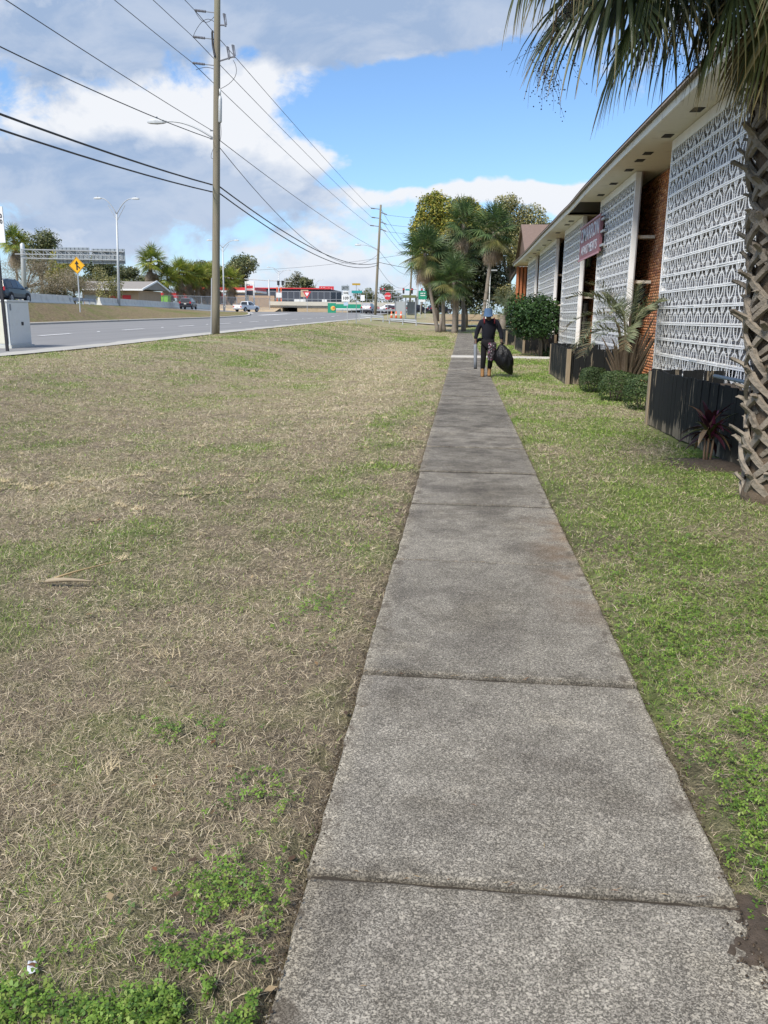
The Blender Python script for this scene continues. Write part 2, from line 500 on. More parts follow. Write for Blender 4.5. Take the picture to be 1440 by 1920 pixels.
def make_ground_mat(name, near=True):
    m, q, b, o = new_mat(name)
    a = q.n('ShaderNodeAttribute', attribute_name='Col').outputs['Color']
    P = q.n('ShaderNodeTexCoord').outputs['Object']
    n1 = q.noise(P, 95, 3, .7); n2 = q.noise(P, 26, 4, .65); n3 = q.noise(P, 6.0, 5, .6); n4 = q.noise(P, 1.3, 4, .6)
    k = q.add(q.mul(q.sub(n1, .5), 1.3), q.add(q.mul(q.sub(n2, .5), 1.3), q.add(q.mul(q.sub(n3, .5), 1.5), q.mul(q.sub(n4, .5), .5))))
    k = q.add(1.0, k)
    c = q.mix(1.0, a, q.comb(k, k, k), 'MULTIPLY')
    c = q.mix(q.ramp(n3, .55, .78, 0, .45), c, q.mix(1.0, a, (1.35, 1.22, 1.15), 'MULTIPLY'))
    c = q.mix(q.ramp(n4, .48, .66, 0, .6), c, q.mix(1.0, c, (.66, .90, .52), 'MULTIPLY'))
    c = q.mix(q.ramp(q.noise(P, 3.1, 5, .7), .54, .66, 0, .5), c, q.mix(1.0, c, (.62, .80, .45), 'MULTIPLY'))
    q.put(b.inputs['Base Color'], c); b.inputs['Roughness'].default_value = .95; b.inputs['Specular IOR Level'].default_value = .1
    bump(q, b, q.add(n1, q.add(n2, n3)), .9, .03)
    return m


M['turf'] = make_ground_mat('turf')


def grid_mesh(name, xs, ys, zf, cf, mat):
    X, Y = np.meshgrid(np.array(xs, float), np.array(ys, float))
    Z = zf(X, Y)
    V = np.stack([X, Y, Z], -1).reshape(-1, 3)
    nx, ny = len(xs), len(ys)
    i = (np.arange(ny - 1)[:, None] * nx + np.arange(nx - 1)[None, :]).ravel()
    Q = np.stack([i, i + 1, i + nx + 1, i + nx], -1)
    return np_mesh(name, V, quads=Q, col=cf(X, Y).reshape(-1, 3), mat=mat, smooth=True)


xs = list(np.arange(-12.3, -.62, .19)) + [-.6, -.54, -.48, -.44, -.405, -.39, .2, .81, .825, .86, .90, .96] + list(np.arange(1.05, 4.3, .18)) + [5, 7, 10, 15, 25, 60]
ys = [-30, -14, -6, -2, -.6, 0]
y = .35
while y < 160: ys.append(y); y += max(.11, .018 * y)
ys.append(160)


def lawn_col(X, Y):
    c = macro(X, Y)
    # leaf litter under the far trees
    k = (sstep(-5, -1, X) * sstep(92, 97, Y))[..., None] * .85
    return c * (1 - k) + np.array((.36, .245, .16)) * k


lawn = link('lawn', grid_mesh('lawn', xs, ys, lawn_z, lawn_col, M['turf'])); struct(lawn)

# the wide ground beyond and behind, below everything that is modelled in detail
def base_z(X, Y):
    return np.where(Y < 161, np.where(Y < 100, -1.2, .3), 2.15) + np.where((X < -49) & (Y < 161), 2.6 - np.where(Y < 100, -.0, 1.2), 0)


gx = [-900, -300, -120, -70, -50, -48, -20, 20, 60, 61, 120, 400, 900]; gy = [-200, -60, 0, 60, 100, 101, 160.5, 161.5, 220, 400, 900, 2500]
ground = link('ground', grid_mesh('ground', gx, gy, base_z, lambda X, Y: np.ones(X.shape + (1,)) * np.array((.20, .175, .10)), M['turf'])); struct(ground)


def strip(name, left, right, ys, mat, nsub=4, col=None):
    """left/right: functions Y -> (X, Z); a sheet between them"""
    V = []; 
    for yy in ys:
        (xa, za), (xb, zb) = left(yy), right(yy)
        for k in range(nsub + 1):
            t = k / nsub; V.append((xa + (xb - xa) * t, yy, za + (zb - za) * t))
    n = nsub + 1; Q = [(i * n + k, i * n + k + 1, (i + 1) * n + k + 1, (i + 1) * n + k) for i in range(len(ys) - 1) for k in range(nsub)]
    V = np.array(V)
    return link(name, np_mesh(name, V, quads=Q, col=None if col is None else col(V), mat=mat, smooth=True))


ysr = list(np.arange(-30, 161, 3.0)) + [160]
# asphalt
m, q, b, o = new_mat('asphalt')
P = q.n('ShaderNodeTexCoord').outputs['Object']
n1 = q.noise(P, 30, 4, .7); n2 = q.noise(q.vmath('MULTIPLY', P, (1.0, .06, 1)), .9, 5, .65); n3 = q.noise(P, .12, 3, .5)
x, y, z = q.sep(P)
trk = q.m('ABSOLUTE', q.m('SINE', q.mul(q.add(x, .3), 1.72)))
k = q.add(.74, q.add(q.mul(n1, .25), q.add(q.mul(n2, .42), q.add(q.mul(q.sub(n3, .5), .35), q.mul(trk, .10)))))
q.put(b.inputs['Base Color'], q.mix(1.0, (.188, .186, .184), q.comb(k, k, k), 'MULTIPLY')); b.inputs['Roughness'].default_value = .85
bump(q, b, n1, .3, .01); M['asphalt'] = m
road = strip('road', lambda y: (float(XK(y)), float(zr(y))), lambda y: (-13.6, float(zr(y)) - .02), ysr, M['asphalt'], 8); struct(road)
upper = strip('upper_road', lambda y: (float(XB(y)) - .4, float(ZB(y))), lambda y: (float(XC(y)), float(ZC(y))), ysr, M['asphalt'], 3); struct(upper)


def bank_col(V):
    n = fbm(V[:, 0] * .5, V[:, 1] * .3, 33, 4)[:, None]; g = np.clip((n - .50) * 5, 0, 1)
    return (np.array((.265, .205, .125)) * (1 - g) + np.array((.19, .19, .075)) * g) * .95


bank = strip('median_bank', lambda y: (float(XC(y)) + .01, float(ZC(y)) - .01), lambda y: (float(XK(y)) - .38, float(zr(y)) + .12), list(np.arange(-30, 145, 1.0)), M['turf'], 10, bank_col); struct(bank)
verge = strip('far_verge', lambda y: (-60.0, 2.9), lambda y: (float(XB(y)) + .35, float(ZB(y)) - .04), ysr, M['turf'], 4, lambda V: np.ones((len(V), 1)) * np.array((.22, .20, .12))); struct(verge)


# kerb along the bank
mb = MB()
for i in range(len(ysr) - 1):
    y0, y1 = ysr[i], ysr[i + 1]
    if y1 > 144: break
    A, B = Vector((XK(y0), y0, zr(y0))), Vector((XK(y1), y1, zr(y1)))
    up = Vector((0, 0, .15)); dn = Vector((0, 0, -.2)); w = Vector((-.4, 0, 0))
    mb.add([A + dn, B + dn, A + up * .8, B + up * .8, A + up + w * .2, B + up + w * .2, A + up + w, B + up + w],
           [(0, 1, 3, 2), (2, 3, 5, 4), (4, 5, 7, 6)])
struct(mb.build('kerb', M['kerb']))
# concrete gutter strip between lawn and asphalt
m, q, b, o = new_mat('gutter_concrete')
P = q.n('ShaderNodeTexCoord').outputs['Object']
n1 = q.noise(P, 22, 4, .65); n2 = q.noise(P, .7, 5, .6)
k = q.add(.72, q.add(q.mul(n1, .25), q.mul(n2, .32)))
q.put(b.inputs['Base Color'], q.mix(1.0, (.42, .405, .365), q.comb(k, k, k), 'MULTIPLY')); b.inputs['Roughness'].default_value = .9; bump(q, b, n1, .3, .01)
M['gutter'] = m
wob = lambda y: .12 * math.sin(y * .9) + .08 * math.sin(y * 2.3 + 1)
gut = strip('gutter_strip', lambda y: (-13.62 + wob(y), float(zr(y)) - .014 + .004), lambda y: (-12.32, float(zr(y)) + .025), list(np.arange(-30, 128, .8)), M['gutter'], 3); struct(gut)

# lane dashes and marks (thin sheets on the road)
mb = MB()
for y0 in np.arange(-20, 118, 9.2):
    L = 3.0
    x = -18.95
    for (a, bb) in ((y0, y0 + L),):
        mb.add([(x - .12, a, zr(a) + .004), (x + .12, a, zr(a) + .004), (x + .12, bb, zr(bb) + .004), (x - .12, bb, zr(bb) + .004)], [(0, 1, 2, 3)])
    a = y0 + 6.0
    mb.add([(x - .07, a, zr(a) + .004), (x + .07, a, zr(a) + .004), (x + .07, a + .16, zr(a) + .02), (x - .07, a + .16, zr(a) + .02)], [(0, 1, 2, 3)])
for (xa, ya, xb, yb, w) in ((-30.2, 121, -28.6, 134, .5), (-34.8, 134, -38.6, 145, .25)):
    mb.add([(xa - w, ya, zr(ya) + .01), (xa + w, ya, zr(ya) + .01), (xb + w, yb, zr(yb) + .02), (xb - w, yb, zr(yb) + .02)], [(0, 1, 2, 3)])
M['lane_paint'] = plain('lane_paint', (.78, .78, .78), .7, .2, 4)
struct(mb.build('lane_markings', M['lane_paint']))

# cross path and driveway at the end of the lawn
pp = [(-10.6, 96, 1.14), (-8.4, 93.5, 1.06), (-5.0, 90.5, .88), (-1.5, 88, .76), (1.5, 86.3, .68), (5, 85, .64), (16, 83, .6)]
V = []; Q = []
for i, (x, yy, z) in enumerate(pp):
    for dy in (-1.3, 1.3):
        V.append((x, yy + dy, float(lawn_z(x, yy + dy)) + .10))
    if i: Q.append((2 * i - 2, 2 * i - 1, 2 * i + 1, 2 * i))
struct(link('cross_path', np_mesh('cross_path', V, quads=Q, mat=M['gutter'])))

# ------------------------------------------------------------------ sidewalk, slab by slab
def make_slab_mat():
    m, q, b, o = new_mat('sidewalk_concrete')
    P = q.n('ShaderNodeTexCoord').outputs['Object']
    x, y, z = q.sep(P)
    vo = q.n('ShaderNodeTexVoronoi'); q.put(vo.inputs['Vector'], P); vo.inputs['Scale'].default_value = 310
    r, g, bl = q.sep(vo.outputs['Color'])
    vo2 = q.n('ShaderNodeTexVoronoi'); q.put(vo2.inputs['Vector'], P); vo2.inputs['Scale'].default_value = 165
    r2, g2, b2 = q.sep(vo2.outputs['Color'])
    grit = q.noise(P, 260, 2, .6)
    n_b = q.noise(P, 2.1, 7, .62); n_m = q.noise(P, 7.5, 5, .65); n_s = q.noise(P, .35, 3, .5)
    stone = q.ramp(r, .2, 1.0, .46, 1.66, False)
    stone = q.mix(q.ramp(r2, .88, .93), q.comb(stone, stone, stone), (1.75, 1.74, 1.72))
    stone = q.mix(q.ramp(g2, .93, .97, 0, .7), stone, (.45, .43, .42))
    gk = q.add(.70, q.mul(grit, .6))
    c = q.mix(1.0, stone, q.comb(gk, gk, gk), 'MULTIPLY')
    base = q.mix(q.ramp(n_m, .35, .7), (.205, .190, .163), (.288, .268, .232))
    c = q.mix(1.0, base, c, 'MULTIPLY')
    # dark mildew blotches, more of them further along
    fary = q.ramp(y, 3.8, 8.0, 0.0, .42)
    mil = q.mul(q.ramp(q.add(n_b, q.mul(q.sub(n_m, .5), .35)), .44, .66), q.add(.50, fary))
    c = q.mix(mil, c, q.mix(1.0, c, (.50, .49, .50), 'MULTIPLY'))
    c = q.mix(q.ramp(y, 4.5, 9.5, 0, .35), c, q.mix(1.0, c, (.74, .73, .74), 'MULTIPLY'))
    # paler worn edges, rusty streaks near the right edge
    de = q.m('MINIMUM', q.sub(x, SWL), q.sub(SWR, x))
    c = q.mix(q.mul(q.ramp(q.add(de, q.mul(q.sub(n_m, .5), .14)), .0, .09, 1, 0), .8), c, q.mix(1.0, c, (1.42, 1.40, 1.34), 'MULTIPLY'))
    oi = q.n('ShaderNodeObjectInfo').outputs['Random']; ok_ = q.ramp(oi, 0, 1, .80, 1.12, False)
    gx_, gy_, gz_ = q.sep(q.n('ShaderNodeTexCoord').outputs['Generated'])
    je = q.m('MINIMUM', gy_, q.sub(1.0, gy_))
    c = q.mix(q.mul(q.ramp(q.add(je, q.mul(q.sub(n_m, .5), .10)), .0, .035, 1, 0), .5), c, q.mix(1.0, c, (.62, .60, .57), 'MULTIPLY'))
    c = q.mix(1.0, c, q.comb(ok_, ok_, q.mul(ok_, .99)), 'MULTIPLY')
    rust = q.mul(q.mul(q.ramp(x, .42, .78), q.ramp(y, 3.6, 5.0)), q.mul(q.ramp(y, 6.1, 7.2, 1, 0), q.ramp(n_b, .40, .62)))
    c = q.mix(q.mul(rust, .42), c, (.27, .165, .085))
    dirt = q.mul(q.ramp(q.add(de, q.mul(q.sub(n_b, .5), .3)), .02, .10, 1, 0), q.ramp(n_m, .50, .62))
    c = q.mix(q.mul(dirt, .65), c, (.075, .06, .045))
    # big soft stains and a few hair cracks
    st1 = q.noise(P, 1.1, 6, .68, .8)
    c = q.mix(q.mul(q.ramp(st1, .48, .60), .62), c, q.mix(1.0, c, (.66, .645, .625), 'MULTIPLY'))
    c = q.mix(q.mul(q.ramp(q.noise(P, 1.9, 5, .6, .5), .56, .68), .45), c, q.mix(1.0, c, (1.28, 1.26, 1.20), 'MULTIPLY'))
    vc = q.n('ShaderNodeTexVoronoi', feature='DISTANCE_TO_EDGE'); vc.inputs['Scale'].default_value = .52
    q.put(vc.inputs['Vector'], q.vmath('ADD', P, q.vmath('MULTIPLY', q.noise(P, 3.0, 6, .7, color=True), (.45, .45, 0))))
    crack = q.mul(q.ramp(vc.outputs['Distance'], .0005, .0028, 1, 0), q.ramp(q.noise(P, .8, 2, .5), .54, .60))
    c = q.mix(q.mul(crack, .75), c, (.06, .055, .05))
    q.put(b.inputs['Base Color'], c); b.inputs['Roughness'].default_value = .9; b.inputs['Specular IOR Level'].default_value = .2
    bump(q, b, q.add(q.mul(r, .6), q.add(grit, q.mul(n_m, .6))), .55, .004)
    return m


M['slab'] = make_slab_mat()
M['pale_slab'] = plain('pale_concrete', (.50, .48, .44), .9, .15, 5, dirt=((.3, .28, .24), .5))


def slab_mesh(x0, x1, y0, y1, rnd, chip=False, z0=0.0, z1=0.0):
    pts = []
    def edge(ax, ay, bx, by):
        n = max(2, int(math.hypot(bx - ax, by - ay) / .09))
        for i in range(n):
            t = i / n; pts.append((ax + (bx - ax) * t, ay + (by - ay) * t))
    edge(x0, y0, x1, y0); edge(x1, y0, x1, y1); edge(x1, y1, x0, y1); edge(x0, y1, x0, y0)
    cx, cy = (x0 + x1) / 2, (y0 + y1) / 2
    rings = [[], [], [], []]
    for (px, py) in pts:
        j = rnd.uniform(-.0035, .0035); jx = rnd.uniform(-.004, .004)
        if chip and px > x1 - .001 and y0 + .0 < py < y0 + .42: jx -= .07 * math.sin(PI * (py - y0 + .02) / .44) + rnd.uniform(0, .02)
        bx, by = px + (jx if abs(px - x0) < .001 or abs(px - x1) < .001 else 0), py + (j if abs(py - y0) < .001 or abs(py - y1) < .001 else 0)
        zz = z0 + (z1 - z0) * (py - y0) / (y1 - y0)
        for k, (ins, dz) in enumerate(((.0, -.10), (0, -.011), (.004, -.004), (.014, 0.0))):
            sx = bx - math.copysign(ins, bx - cx) if abs(bx - cx) > ins else bx; sy = by - math.copysign(ins, by - cy) if abs(by - cy) > ins else by
            rings[k].append((sx, sy, zz + dz))
    mb = MB(); mb.loft(rings, closed=True, cap=False)
    n = len(pts); mb.f.append(tuple(3 * n + i for i in range(n))); mb.mi.append(0); mb.sm.append(False)
    return mb


side = thing('sidewalk', (0, 0, 0), '', ''); del side['label']; del side['category']; struct(side)
joints = [-2.6, -1.05, .55, 1.996, 3.352, 5.096, 6.795, 8.302, 9.936, 11.835, 13.366]
while joints[-1] < 31.5: joints.append(joints[-1] + 1.62)
joints[-1] = 32.75
rn = random.Random(4)
for i in range(len(joints) - 1):
    dz = {1.996: .0, .55: -.009, 3.352: .011}.get(joints[i], rn.uniform(-.006, .006))
    slab_mesh(SWL + rn.uniform(-.006, .006), SWR + rn.uniform(-.006, .006), joints[i] + (.010 if joints[i] < 3 else .016), joints[i + 1] - (.010 if joints[i + 1] < 3 else .016), rn, chip=(joints[i] == .55), z0=dz, z1=dz + rn.uniform(-.004, .004)).build('slab', M['slab'], side)
mb = MB()
for j_ in joints[1:-1]:
    n_ = 24
    V_ = []
    for k_ in range(n_ + 1):
        x_ = SWL + .01 + (SWR - SWL - .02) * k_ / n_; z_ = (-.024 if j_ < 2.1 else (-.016 if j_ < 4 else -.007)) + rn.uniform(-.004, .003); hw_ = .0095 if j_ < 3 else .0155; V_ += [(x_, j_ - hw_, z_), (x_, j_ + hw_, z_ + rn.uniform(-.002, .002))]
    mb.add(V_, [(2 * k_, 2 * k_ + 2, 2 * k_ + 3, 2 * k_ + 1) for k_ in range(n_)])
M['joint_dirt'] = plain('joint_dirt', (.045, .038, .03), .95, .5, 40, bmp=.5)
jd = mb.build('joint_dirt', M['joint_dirt'], side); jd['kind'] = 'stuff'
yy = 34.05
while yy < 71.5:
    slab_mesh(SWL, SWR, yy + .006, yy + 1.794, rn, z0=float(zs(yy)), z1=float(zs(yy + 1.8))).build('slab', M['slab'], side)
    yy += 1.8
walk = thing('front_walk', (0, 0, 0), '', ''); del walk['label']; del walk['category']; struct(walk)
for (a, bb) in ((SWL - .02, SWR + .0), (SWR + .012, 2.3), (2.312, 3.9)):
    slab_mesh(a, bb, 32.76, 34.04, rn, z0=.035, z1=.035).build('slab', M['pale_slab'], walk)

# ------------------------------------------------------------------ grass
def blades(name, n, xr, region, seed, kind):
    r = np.random.default_rng(seed)
    return None


def sample_positions(n, r, y0, y1, power, side):
    """points thinning out with distance; side -1 left lawn, +1 right lawn"""
    out = []
    tot = 0
    ygrid = np.linspace(y0, y1, 400)
    xl = np.maximum(-12.2, -.60 * ygrid - .9); xr = np.minimum(3.95, .40 * ygrid + 1.1)
    wid = np.where(side < 0, SWL - .008 - xl, np.maximum(0, xr - SWR - .008))
    dens = np.minimum(1, (2.2 / ygrid)) ** power
    pdf = dens * wid; cdf = np.cumsum(pdf); cdf /= cdf[-1]
    Y = np.interp(r.random(n), cdf, ygrid)
    if side < 0:
        lo = np.maximum(-12.25, -.60 * Y - .9); X = lo + (SWL - .008 - lo) * r.random(n)
    else:
        hi = np.minimum(3.95, .40 * Y + 1.1); X = SWR + .008 + (hi - SWR - .008) * r.random(n)
    return X, Y


def in_bed(X, Y):
    return ((X > 2.85) & (Y > 8.6) & (Y < 12.8)) | ((X > 2.5) & (Y > 20.2) & (Y < 24.3)) | ((Y > 32.7) & (Y < 34.1)) | ((X > 1.0) & (X < 2.2) & (Y < 0))


def grass(name, n, side, seed):
    r = np.random.default_rng(seed)
    X, Y = sample_positions(n, r, 1.25, 74, 1.45, side)
    g, d, b = masks(X, Y)
    keep = ~in_bed(X, Y) & (r.random(n) > b * .75) & ((np.abs(X - .21) > .635 + .02 * fbm(X, Y * 6, 3, 2)) | (r.random(n) < .12))
    X, Y, g, d = X[keep], Y[keep], g[keep], d[keep]; n = len(X)
    u = r.random(n)
    isg = u < (.06 + .88 * g); iss = (~isg) & (r.random(n) < .08 + .85 * d)
    sc = np.maximum(1, Y / 3.2)
    L = np.where(isg, r.uniform(.012, .034, n), r.uniform(.012, .046, n) * np.where(r.random(n) < .06, 1.7, 1)) * sc ** .28
    L = np.where(iss, L * 1.15, L)
    wd = np.where(isg, r.uniform(.0014, .0032, n), r.uniform(.0008, .0019, n)) * sc ** .88
    th = r.random(n) * 2 * PI
    lean = np.where(isg, r.uniform(.35, 1.25, n), r.uniform(.95, 1.55, n))
    lean = np.where(iss, r.uniform(.7, 1.5, n), lean)
    lean2 = lean + r.uniform(-.35, .5, n)
    th2 = th + r.uniform(-.8, .8, n)
    Z = lawn_z(X, Y) + r.uniform(0, .010, n) * sc ** .3
    B = np.stack([X, Y, Z], -1)
    D1 = np.stack([np.cos(th) * np.sin(lean), np.sin(th) * np.sin(lean), np.cos(lean)], -1); D2 = np.stack([np.cos(th2) * np.sin(lean2), np.sin(th2) * np.sin(lean2), np.cos(lean2)], -1)
    roll = r.uniform(-.9, .9, n)
    Wv = np.stack([-np.sin(th) * np.cos(roll), np.cos(th) * np.cos(roll), np.sin(roll)], -1) * wd[:, None] * .5
    Mi = B + D1 * (L * .55)[:, None]; T = Mi + D2 * (L * .5)[:, None]
    lowz = lawn_z(X, Y) + .002
    Mi[:, 2] = np.maximum(Mi[:, 2], lowz + .003); T[:, 2] = np.maximum(T[:, 2], lowz)
    V = np.stack([B - Wv, B + Wv, Mi + Wv * .85, Mi - Wv * .85, T], 1).reshape(-1, 3)
    i = np.arange(n) * 5
    Q = np.stack([i, i + 1, i + 2, i + 3], -1); Tt = np.stack([i + 3, i + 2, i + 4], -1)
    pal_g = np.array([(.155, .265, .040), (.20, .315, .055), (.115, .200, .038), (.25, .32, .085), (.30, .31, .12)])
    pal_b = np.array([(.50, .42, .305), (.40, .33, .24), (.62, .53, .40), (.26, .205, .15), (.46, .40, .275), (.43, .375, .255), (.35, .31, .195)])
    pal_s = np.array([(.66, .56, .41), (.60, .49, .35), (.74, .65, .50), (.54, .46, .33)])
    c = pal_b[r.integers(0, len(pal_b), n)]
    fr = sstep(5, 20, Y)[:, None]
    c = c * (1 - .3 * fr) + np.array((.33, .29, .185)) * .3 * fr
    c = np.where(iss[:, None], pal_s[r.integers(0, len(pal_s), n)], c)
    c = np.where(isg[:, None], pal_g[r.integers(0, len(pal_g), n)], c)
    c = c * r.uniform(.7, 1.3, n)[:, None]
    o = link(name, np_mesh(name, V, Tt, Q, np.repeat(c, 5, 0), M['blade']))
    o['kind'] = 'stuff'
    return o


grass('grass', 470000, -1, 3)
grass('grass', 190000, 1, 4)


def clover(name, n, seed):
    r = np.random.default_rng(seed)
    # patches: the corner at the lower left, spots along the sidewalk, the right lawn
    Xs = []; Ys = []
    spots = [(-.85, 1.26, .42, .17, 2.0), (-.62, 1.50, .14, .10, .7), (-1.15, 1.42, .14, .07, .25), (-.60, 1.86, .09, .10, .22), (-1.02, 2.72, .09, .06, .08), (-.62, 2.3, .07, .12, .10),
             (1.08, 2.35, .15, .22, .5), (1.25, 2.9, .22, .2, .55), (1.1, 3.6, .2, .35, .7), (1.5, 4.3, .35, .4, .8), (1.25, 5.2, .3, .5, .7), (1.9, 5.6, .4, .5, .6), (1.0, 2.0, .06, .15, .2), (-.62, 6.2, .12, .5, .25), (-.75, 4.2, .12, .3, .2)]
    tot = sum(s[4] for s in spots)
    for (cx, cy, sx, sy, w) in spots:
        k = int(n * w / tot); Xs.append(cx + sx * r.normal(size=k)); Ys.append(cy + sy * r.normal(size=k))
    X = np.concatenate(Xs); Y = np.concatenate(Ys)
    ok = ((X < SWL - .02) | (X > SWR + .02)) & (Y > 1.0) & (X < 2.8) & (fbm(X * 9, Y * 9, 50, 2) > .40)
    X, Y = X[ok], Y[ok]; n = len(X)
    hgt = r.uniform(.006, .042, n); s = r.uniform(.0045, .0105, n)
    C = np.stack([X, Y, lawn_z(X, Y) + .008 + hgt], -1)
    tilt = r.normal(0, .35, (n, 2)); a0 = r.random(n) * 2 * PI
    Vs = []
    for k in range(3):
        a = a0 + k * 2 * PI / 3
        for (rr, da) in ((0, 0), (.75, -.55), (1.25, -.28), (1.12, 0), (1.25, .28), (.75, .55)):
            dx = rr * s * np.cos(a + da); dy = rr * s * np.sin(a + da)
            Vs.append(np.stack([C[:, 0] + dx, C[:, 1] + dy, C[:, 2] + dx * tilt[:, 0] + dy * tilt[:, 1] - .12 * rr * rr * s], -1))
    V = np.stack(Vs, 1).reshape(-1, 3)
    i = np.arange(n)[:, None] * 18 + np.arange(3)[None, :] * 6
    i = i.ravel()
    Q = np.concatenate([np.stack([i, i + 1, i + 2, i + 3], -1), np.stack([i, i + 3, i + 4, i + 5], -1)])
    pal = np.array([(.13, .23, .035), (.17, .28, .045), (.09, .17, .035), (.22, .30, .065)])
    c = pal[r.integers(0, 4, n)] * r.uniform(.75, 1.25, n)[:, None]
    o = link(name, np_mesh(name, V, None, Q, np.repeat(c, 18, 0), M['leaf'])); o['kind'] = 'stuff'
    return o


clover('clover', 21000, 8)


def litter(name, n, seed):
    """small dry leaves, twigs and stone chips lying about"""
    r = np.random.default_rng(seed)
    X = np.concatenate([r.uniform(-3.5, SWL, n // 2), r.uniform(SWR, 3.0, n // 4), r.uniform(SWL, SWR, n - n // 2 - n // 4)]); Y = 1.3 + 9 * r.random(n) ** 1.6
    on = (X > SWL) & (X < SWR)
    # those on the sidewalk gather in the joints
    j = np.array([j for j in joints if 1 < j < 10]); Y = np.where(on & (r.random(n) < .8), j[r.integers(0, len(j), n)] + r.normal(0, .006, n), Y)
    Z = np.where(on, .006, lawn_z(X, Y) + .022)
    L = np.where(on, r.uniform(.008, .035, n), r.uniform(.012, .05, n)); w = L * np.where(on, .09, r.choice([.12, .4, .5], n))
    th = np.where(on, r.normal(0, .5, n), r.random(n) * 2 * PI)
    dx, dy = np.cos(th) * L / 2, np.sin(th) * L / 2; ex, ey = -np.sin(th) * w / 2, np.cos(th) * w / 2
    tz = r.normal(0, .006, n)
    V = np.stack([np.stack([X - dx, Y - dy, Z - tz * 0], -1), np.stack([X + ex, Y + ey, Z + .004], -1), np.stack([X + dx, Y + dy, Z + np.abs(tz)], -1), np.stack([X - ex, Y - ey, Z + .003], -1)], 1).reshape(-1, 3)
    i = np.arange(n) * 4; Q = np.stack([i, i + 1, i + 2, i + 3], -1)
    pal = np.array([(.20, .10, .055), (.26, .17, .09), (.36, .27, .16), (.13, .08, .05)])
    c = pal[r.integers(0, 4, n)] * r.uniform(.7, 1.2, n)[:, None]
    o = link(name, np_mesh(name, V, None, Q, np.repeat(c, 4, 0), M['leaf'])); o['kind'] = 'stuff'


litter('leaf_litter', 700, 5)


def crumbs(name, n, seed):
    # loose soil crumbs and grit by the broken corner and along the slab edges
    r = np.random.default_rng(seed); k = n // 2
    X = np.concatenate([.96 + .075 * r.normal(size=k), np.where(r.random(n - k) < .5, SWL - .012, SWR + .012) + r.normal(0, .014, n - k)])
    Y = np.concatenate([1.79 + .09 * r.normal(size=k), 1.2 + 9 * r.random(n - k) ** 1.7]); s = r.uniform(.0015, .006, n)
    Z = np.where((X > SWL) & (X < SWR), .001, lawn_z(X, Y) + .004)
    D_ = r.normal(size=(n, 3)); D_ /= np.linalg.norm(D_, axis=1)[:, None]
    C = np.stack([X, Y, Z], -1); V = []
    for v in ((1, 0, -.2), (-.5, .87, -.2), (-.5, -.87, -.2), (0, 0, 1)):
        V.append(C + (np.array(v) + D_ * .35) * s[:, None])
    V = np.stack(V, 1).reshape(-1, 3); i = np.arange(n) * 4
    T = np.concatenate([np.stack([i, i + 1, i + 3], -1), np.stack([i + 1, i + 2, i + 3], -1), np.stack([i + 2, i, i + 3], -1)])
    pal = np.array([(.075, .055, .04), (.11, .085, .06), (.05, .04, .03), (.2, .18, .15)]); c = pal[r.integers(0, 4, n)]
    o = link(name, np_mesh(name, V, T, None, np.repeat(c, 4, 0), M['blade'])); o['kind'] = 'stuff'


crumbs('soil_crumbs', 6000, 15)


def straw_tufts(name, seed):
    """bleached clumps of cut grass lying on the lawn"""
    r = np.random.default_rng(seed); V = []; T = []; c = []
    sp = [(-1.75, 2.35, 1.0), (-1.5, 1.75, 1.1), (-1.2, 2.45, .7), (-2.0, 2.1, .7), (-.62, 4.9, .8), (-1.35, 3.4, .9), (-.75, 5.4, .8), (-.5, 6.6, .6), (-2.2, 4.9, .8), (-1.05, 5.1, .7), (-1.9, 5.6, .7), (1.02, 4.9, .8), (1.2, 6.5, .7), (1.0, 3.2, .5)]
    for k in range(70): sp.append((r.uniform(-4.6, -1.7), r.normal(7.2, .7), r.uniform(.4, 1.0)))
    for k in range(60): sp.append((r.uniform(-6, -.6), r.uniform(3, 14), r.uniform(.3, .8)))
    for (x, yv, s) in sp:
        a0 = r.random() * 6.3
        for k in range(int(26 * s)):
            a = a0 + r.normal(0, .7) + (PI if r.random() < .15 else 0); L = r.uniform(.04, .12) * s; e = r.uniform(.05, .6)
            bx, by = x + r.normal(0, .03 * s), yv + r.normal(0, .025 * s); z = float(lawn_z(bx, by)) + .012
            w = .0016 * max(1, yv / 3); i = len(V)
            V += [(bx - math.sin(a) * w, by + math.cos(a) * w, z), (bx + math.sin(a) * w, by - math.cos(a) * w, z), (bx + math.cos(a) * L, by + math.sin(a) * L, z + L * math.sin(e))]
            T.append((i, i + 1, i + 2)); q_ = r.uniform(.8, 1.2); c += [(.58 * q_, .48 * q_, .31 * q_)] * 3
    o = link(name, np_mesh(name, V, T, None, np.array(c), M['blade'])); o['kind'] = 'stuff'


straw_tufts('straw_clumps', 12)

# ------------------------------------------------------------------ apartment building
XF = 4.0                                   # face of the breeze-block screens
XW = 4.62                                  # face of the brick wall
bld = thing('apartment_building', (4.6, 27, 0), 'long two storey brick apartment building with white breeze block screens along the walk', 'building')
BO = Vector((4.6, 27, 0))


def bpart(mb, name, mats, parent=None):
    """parts are written in world coordinates and hung on the building"""
    me = mb.mesh(name, mats)
    par = parent or bld
    o = link(name, me, par)
    o.matrix_parent_inverse = Matrix.Translation(-BO)
    return o


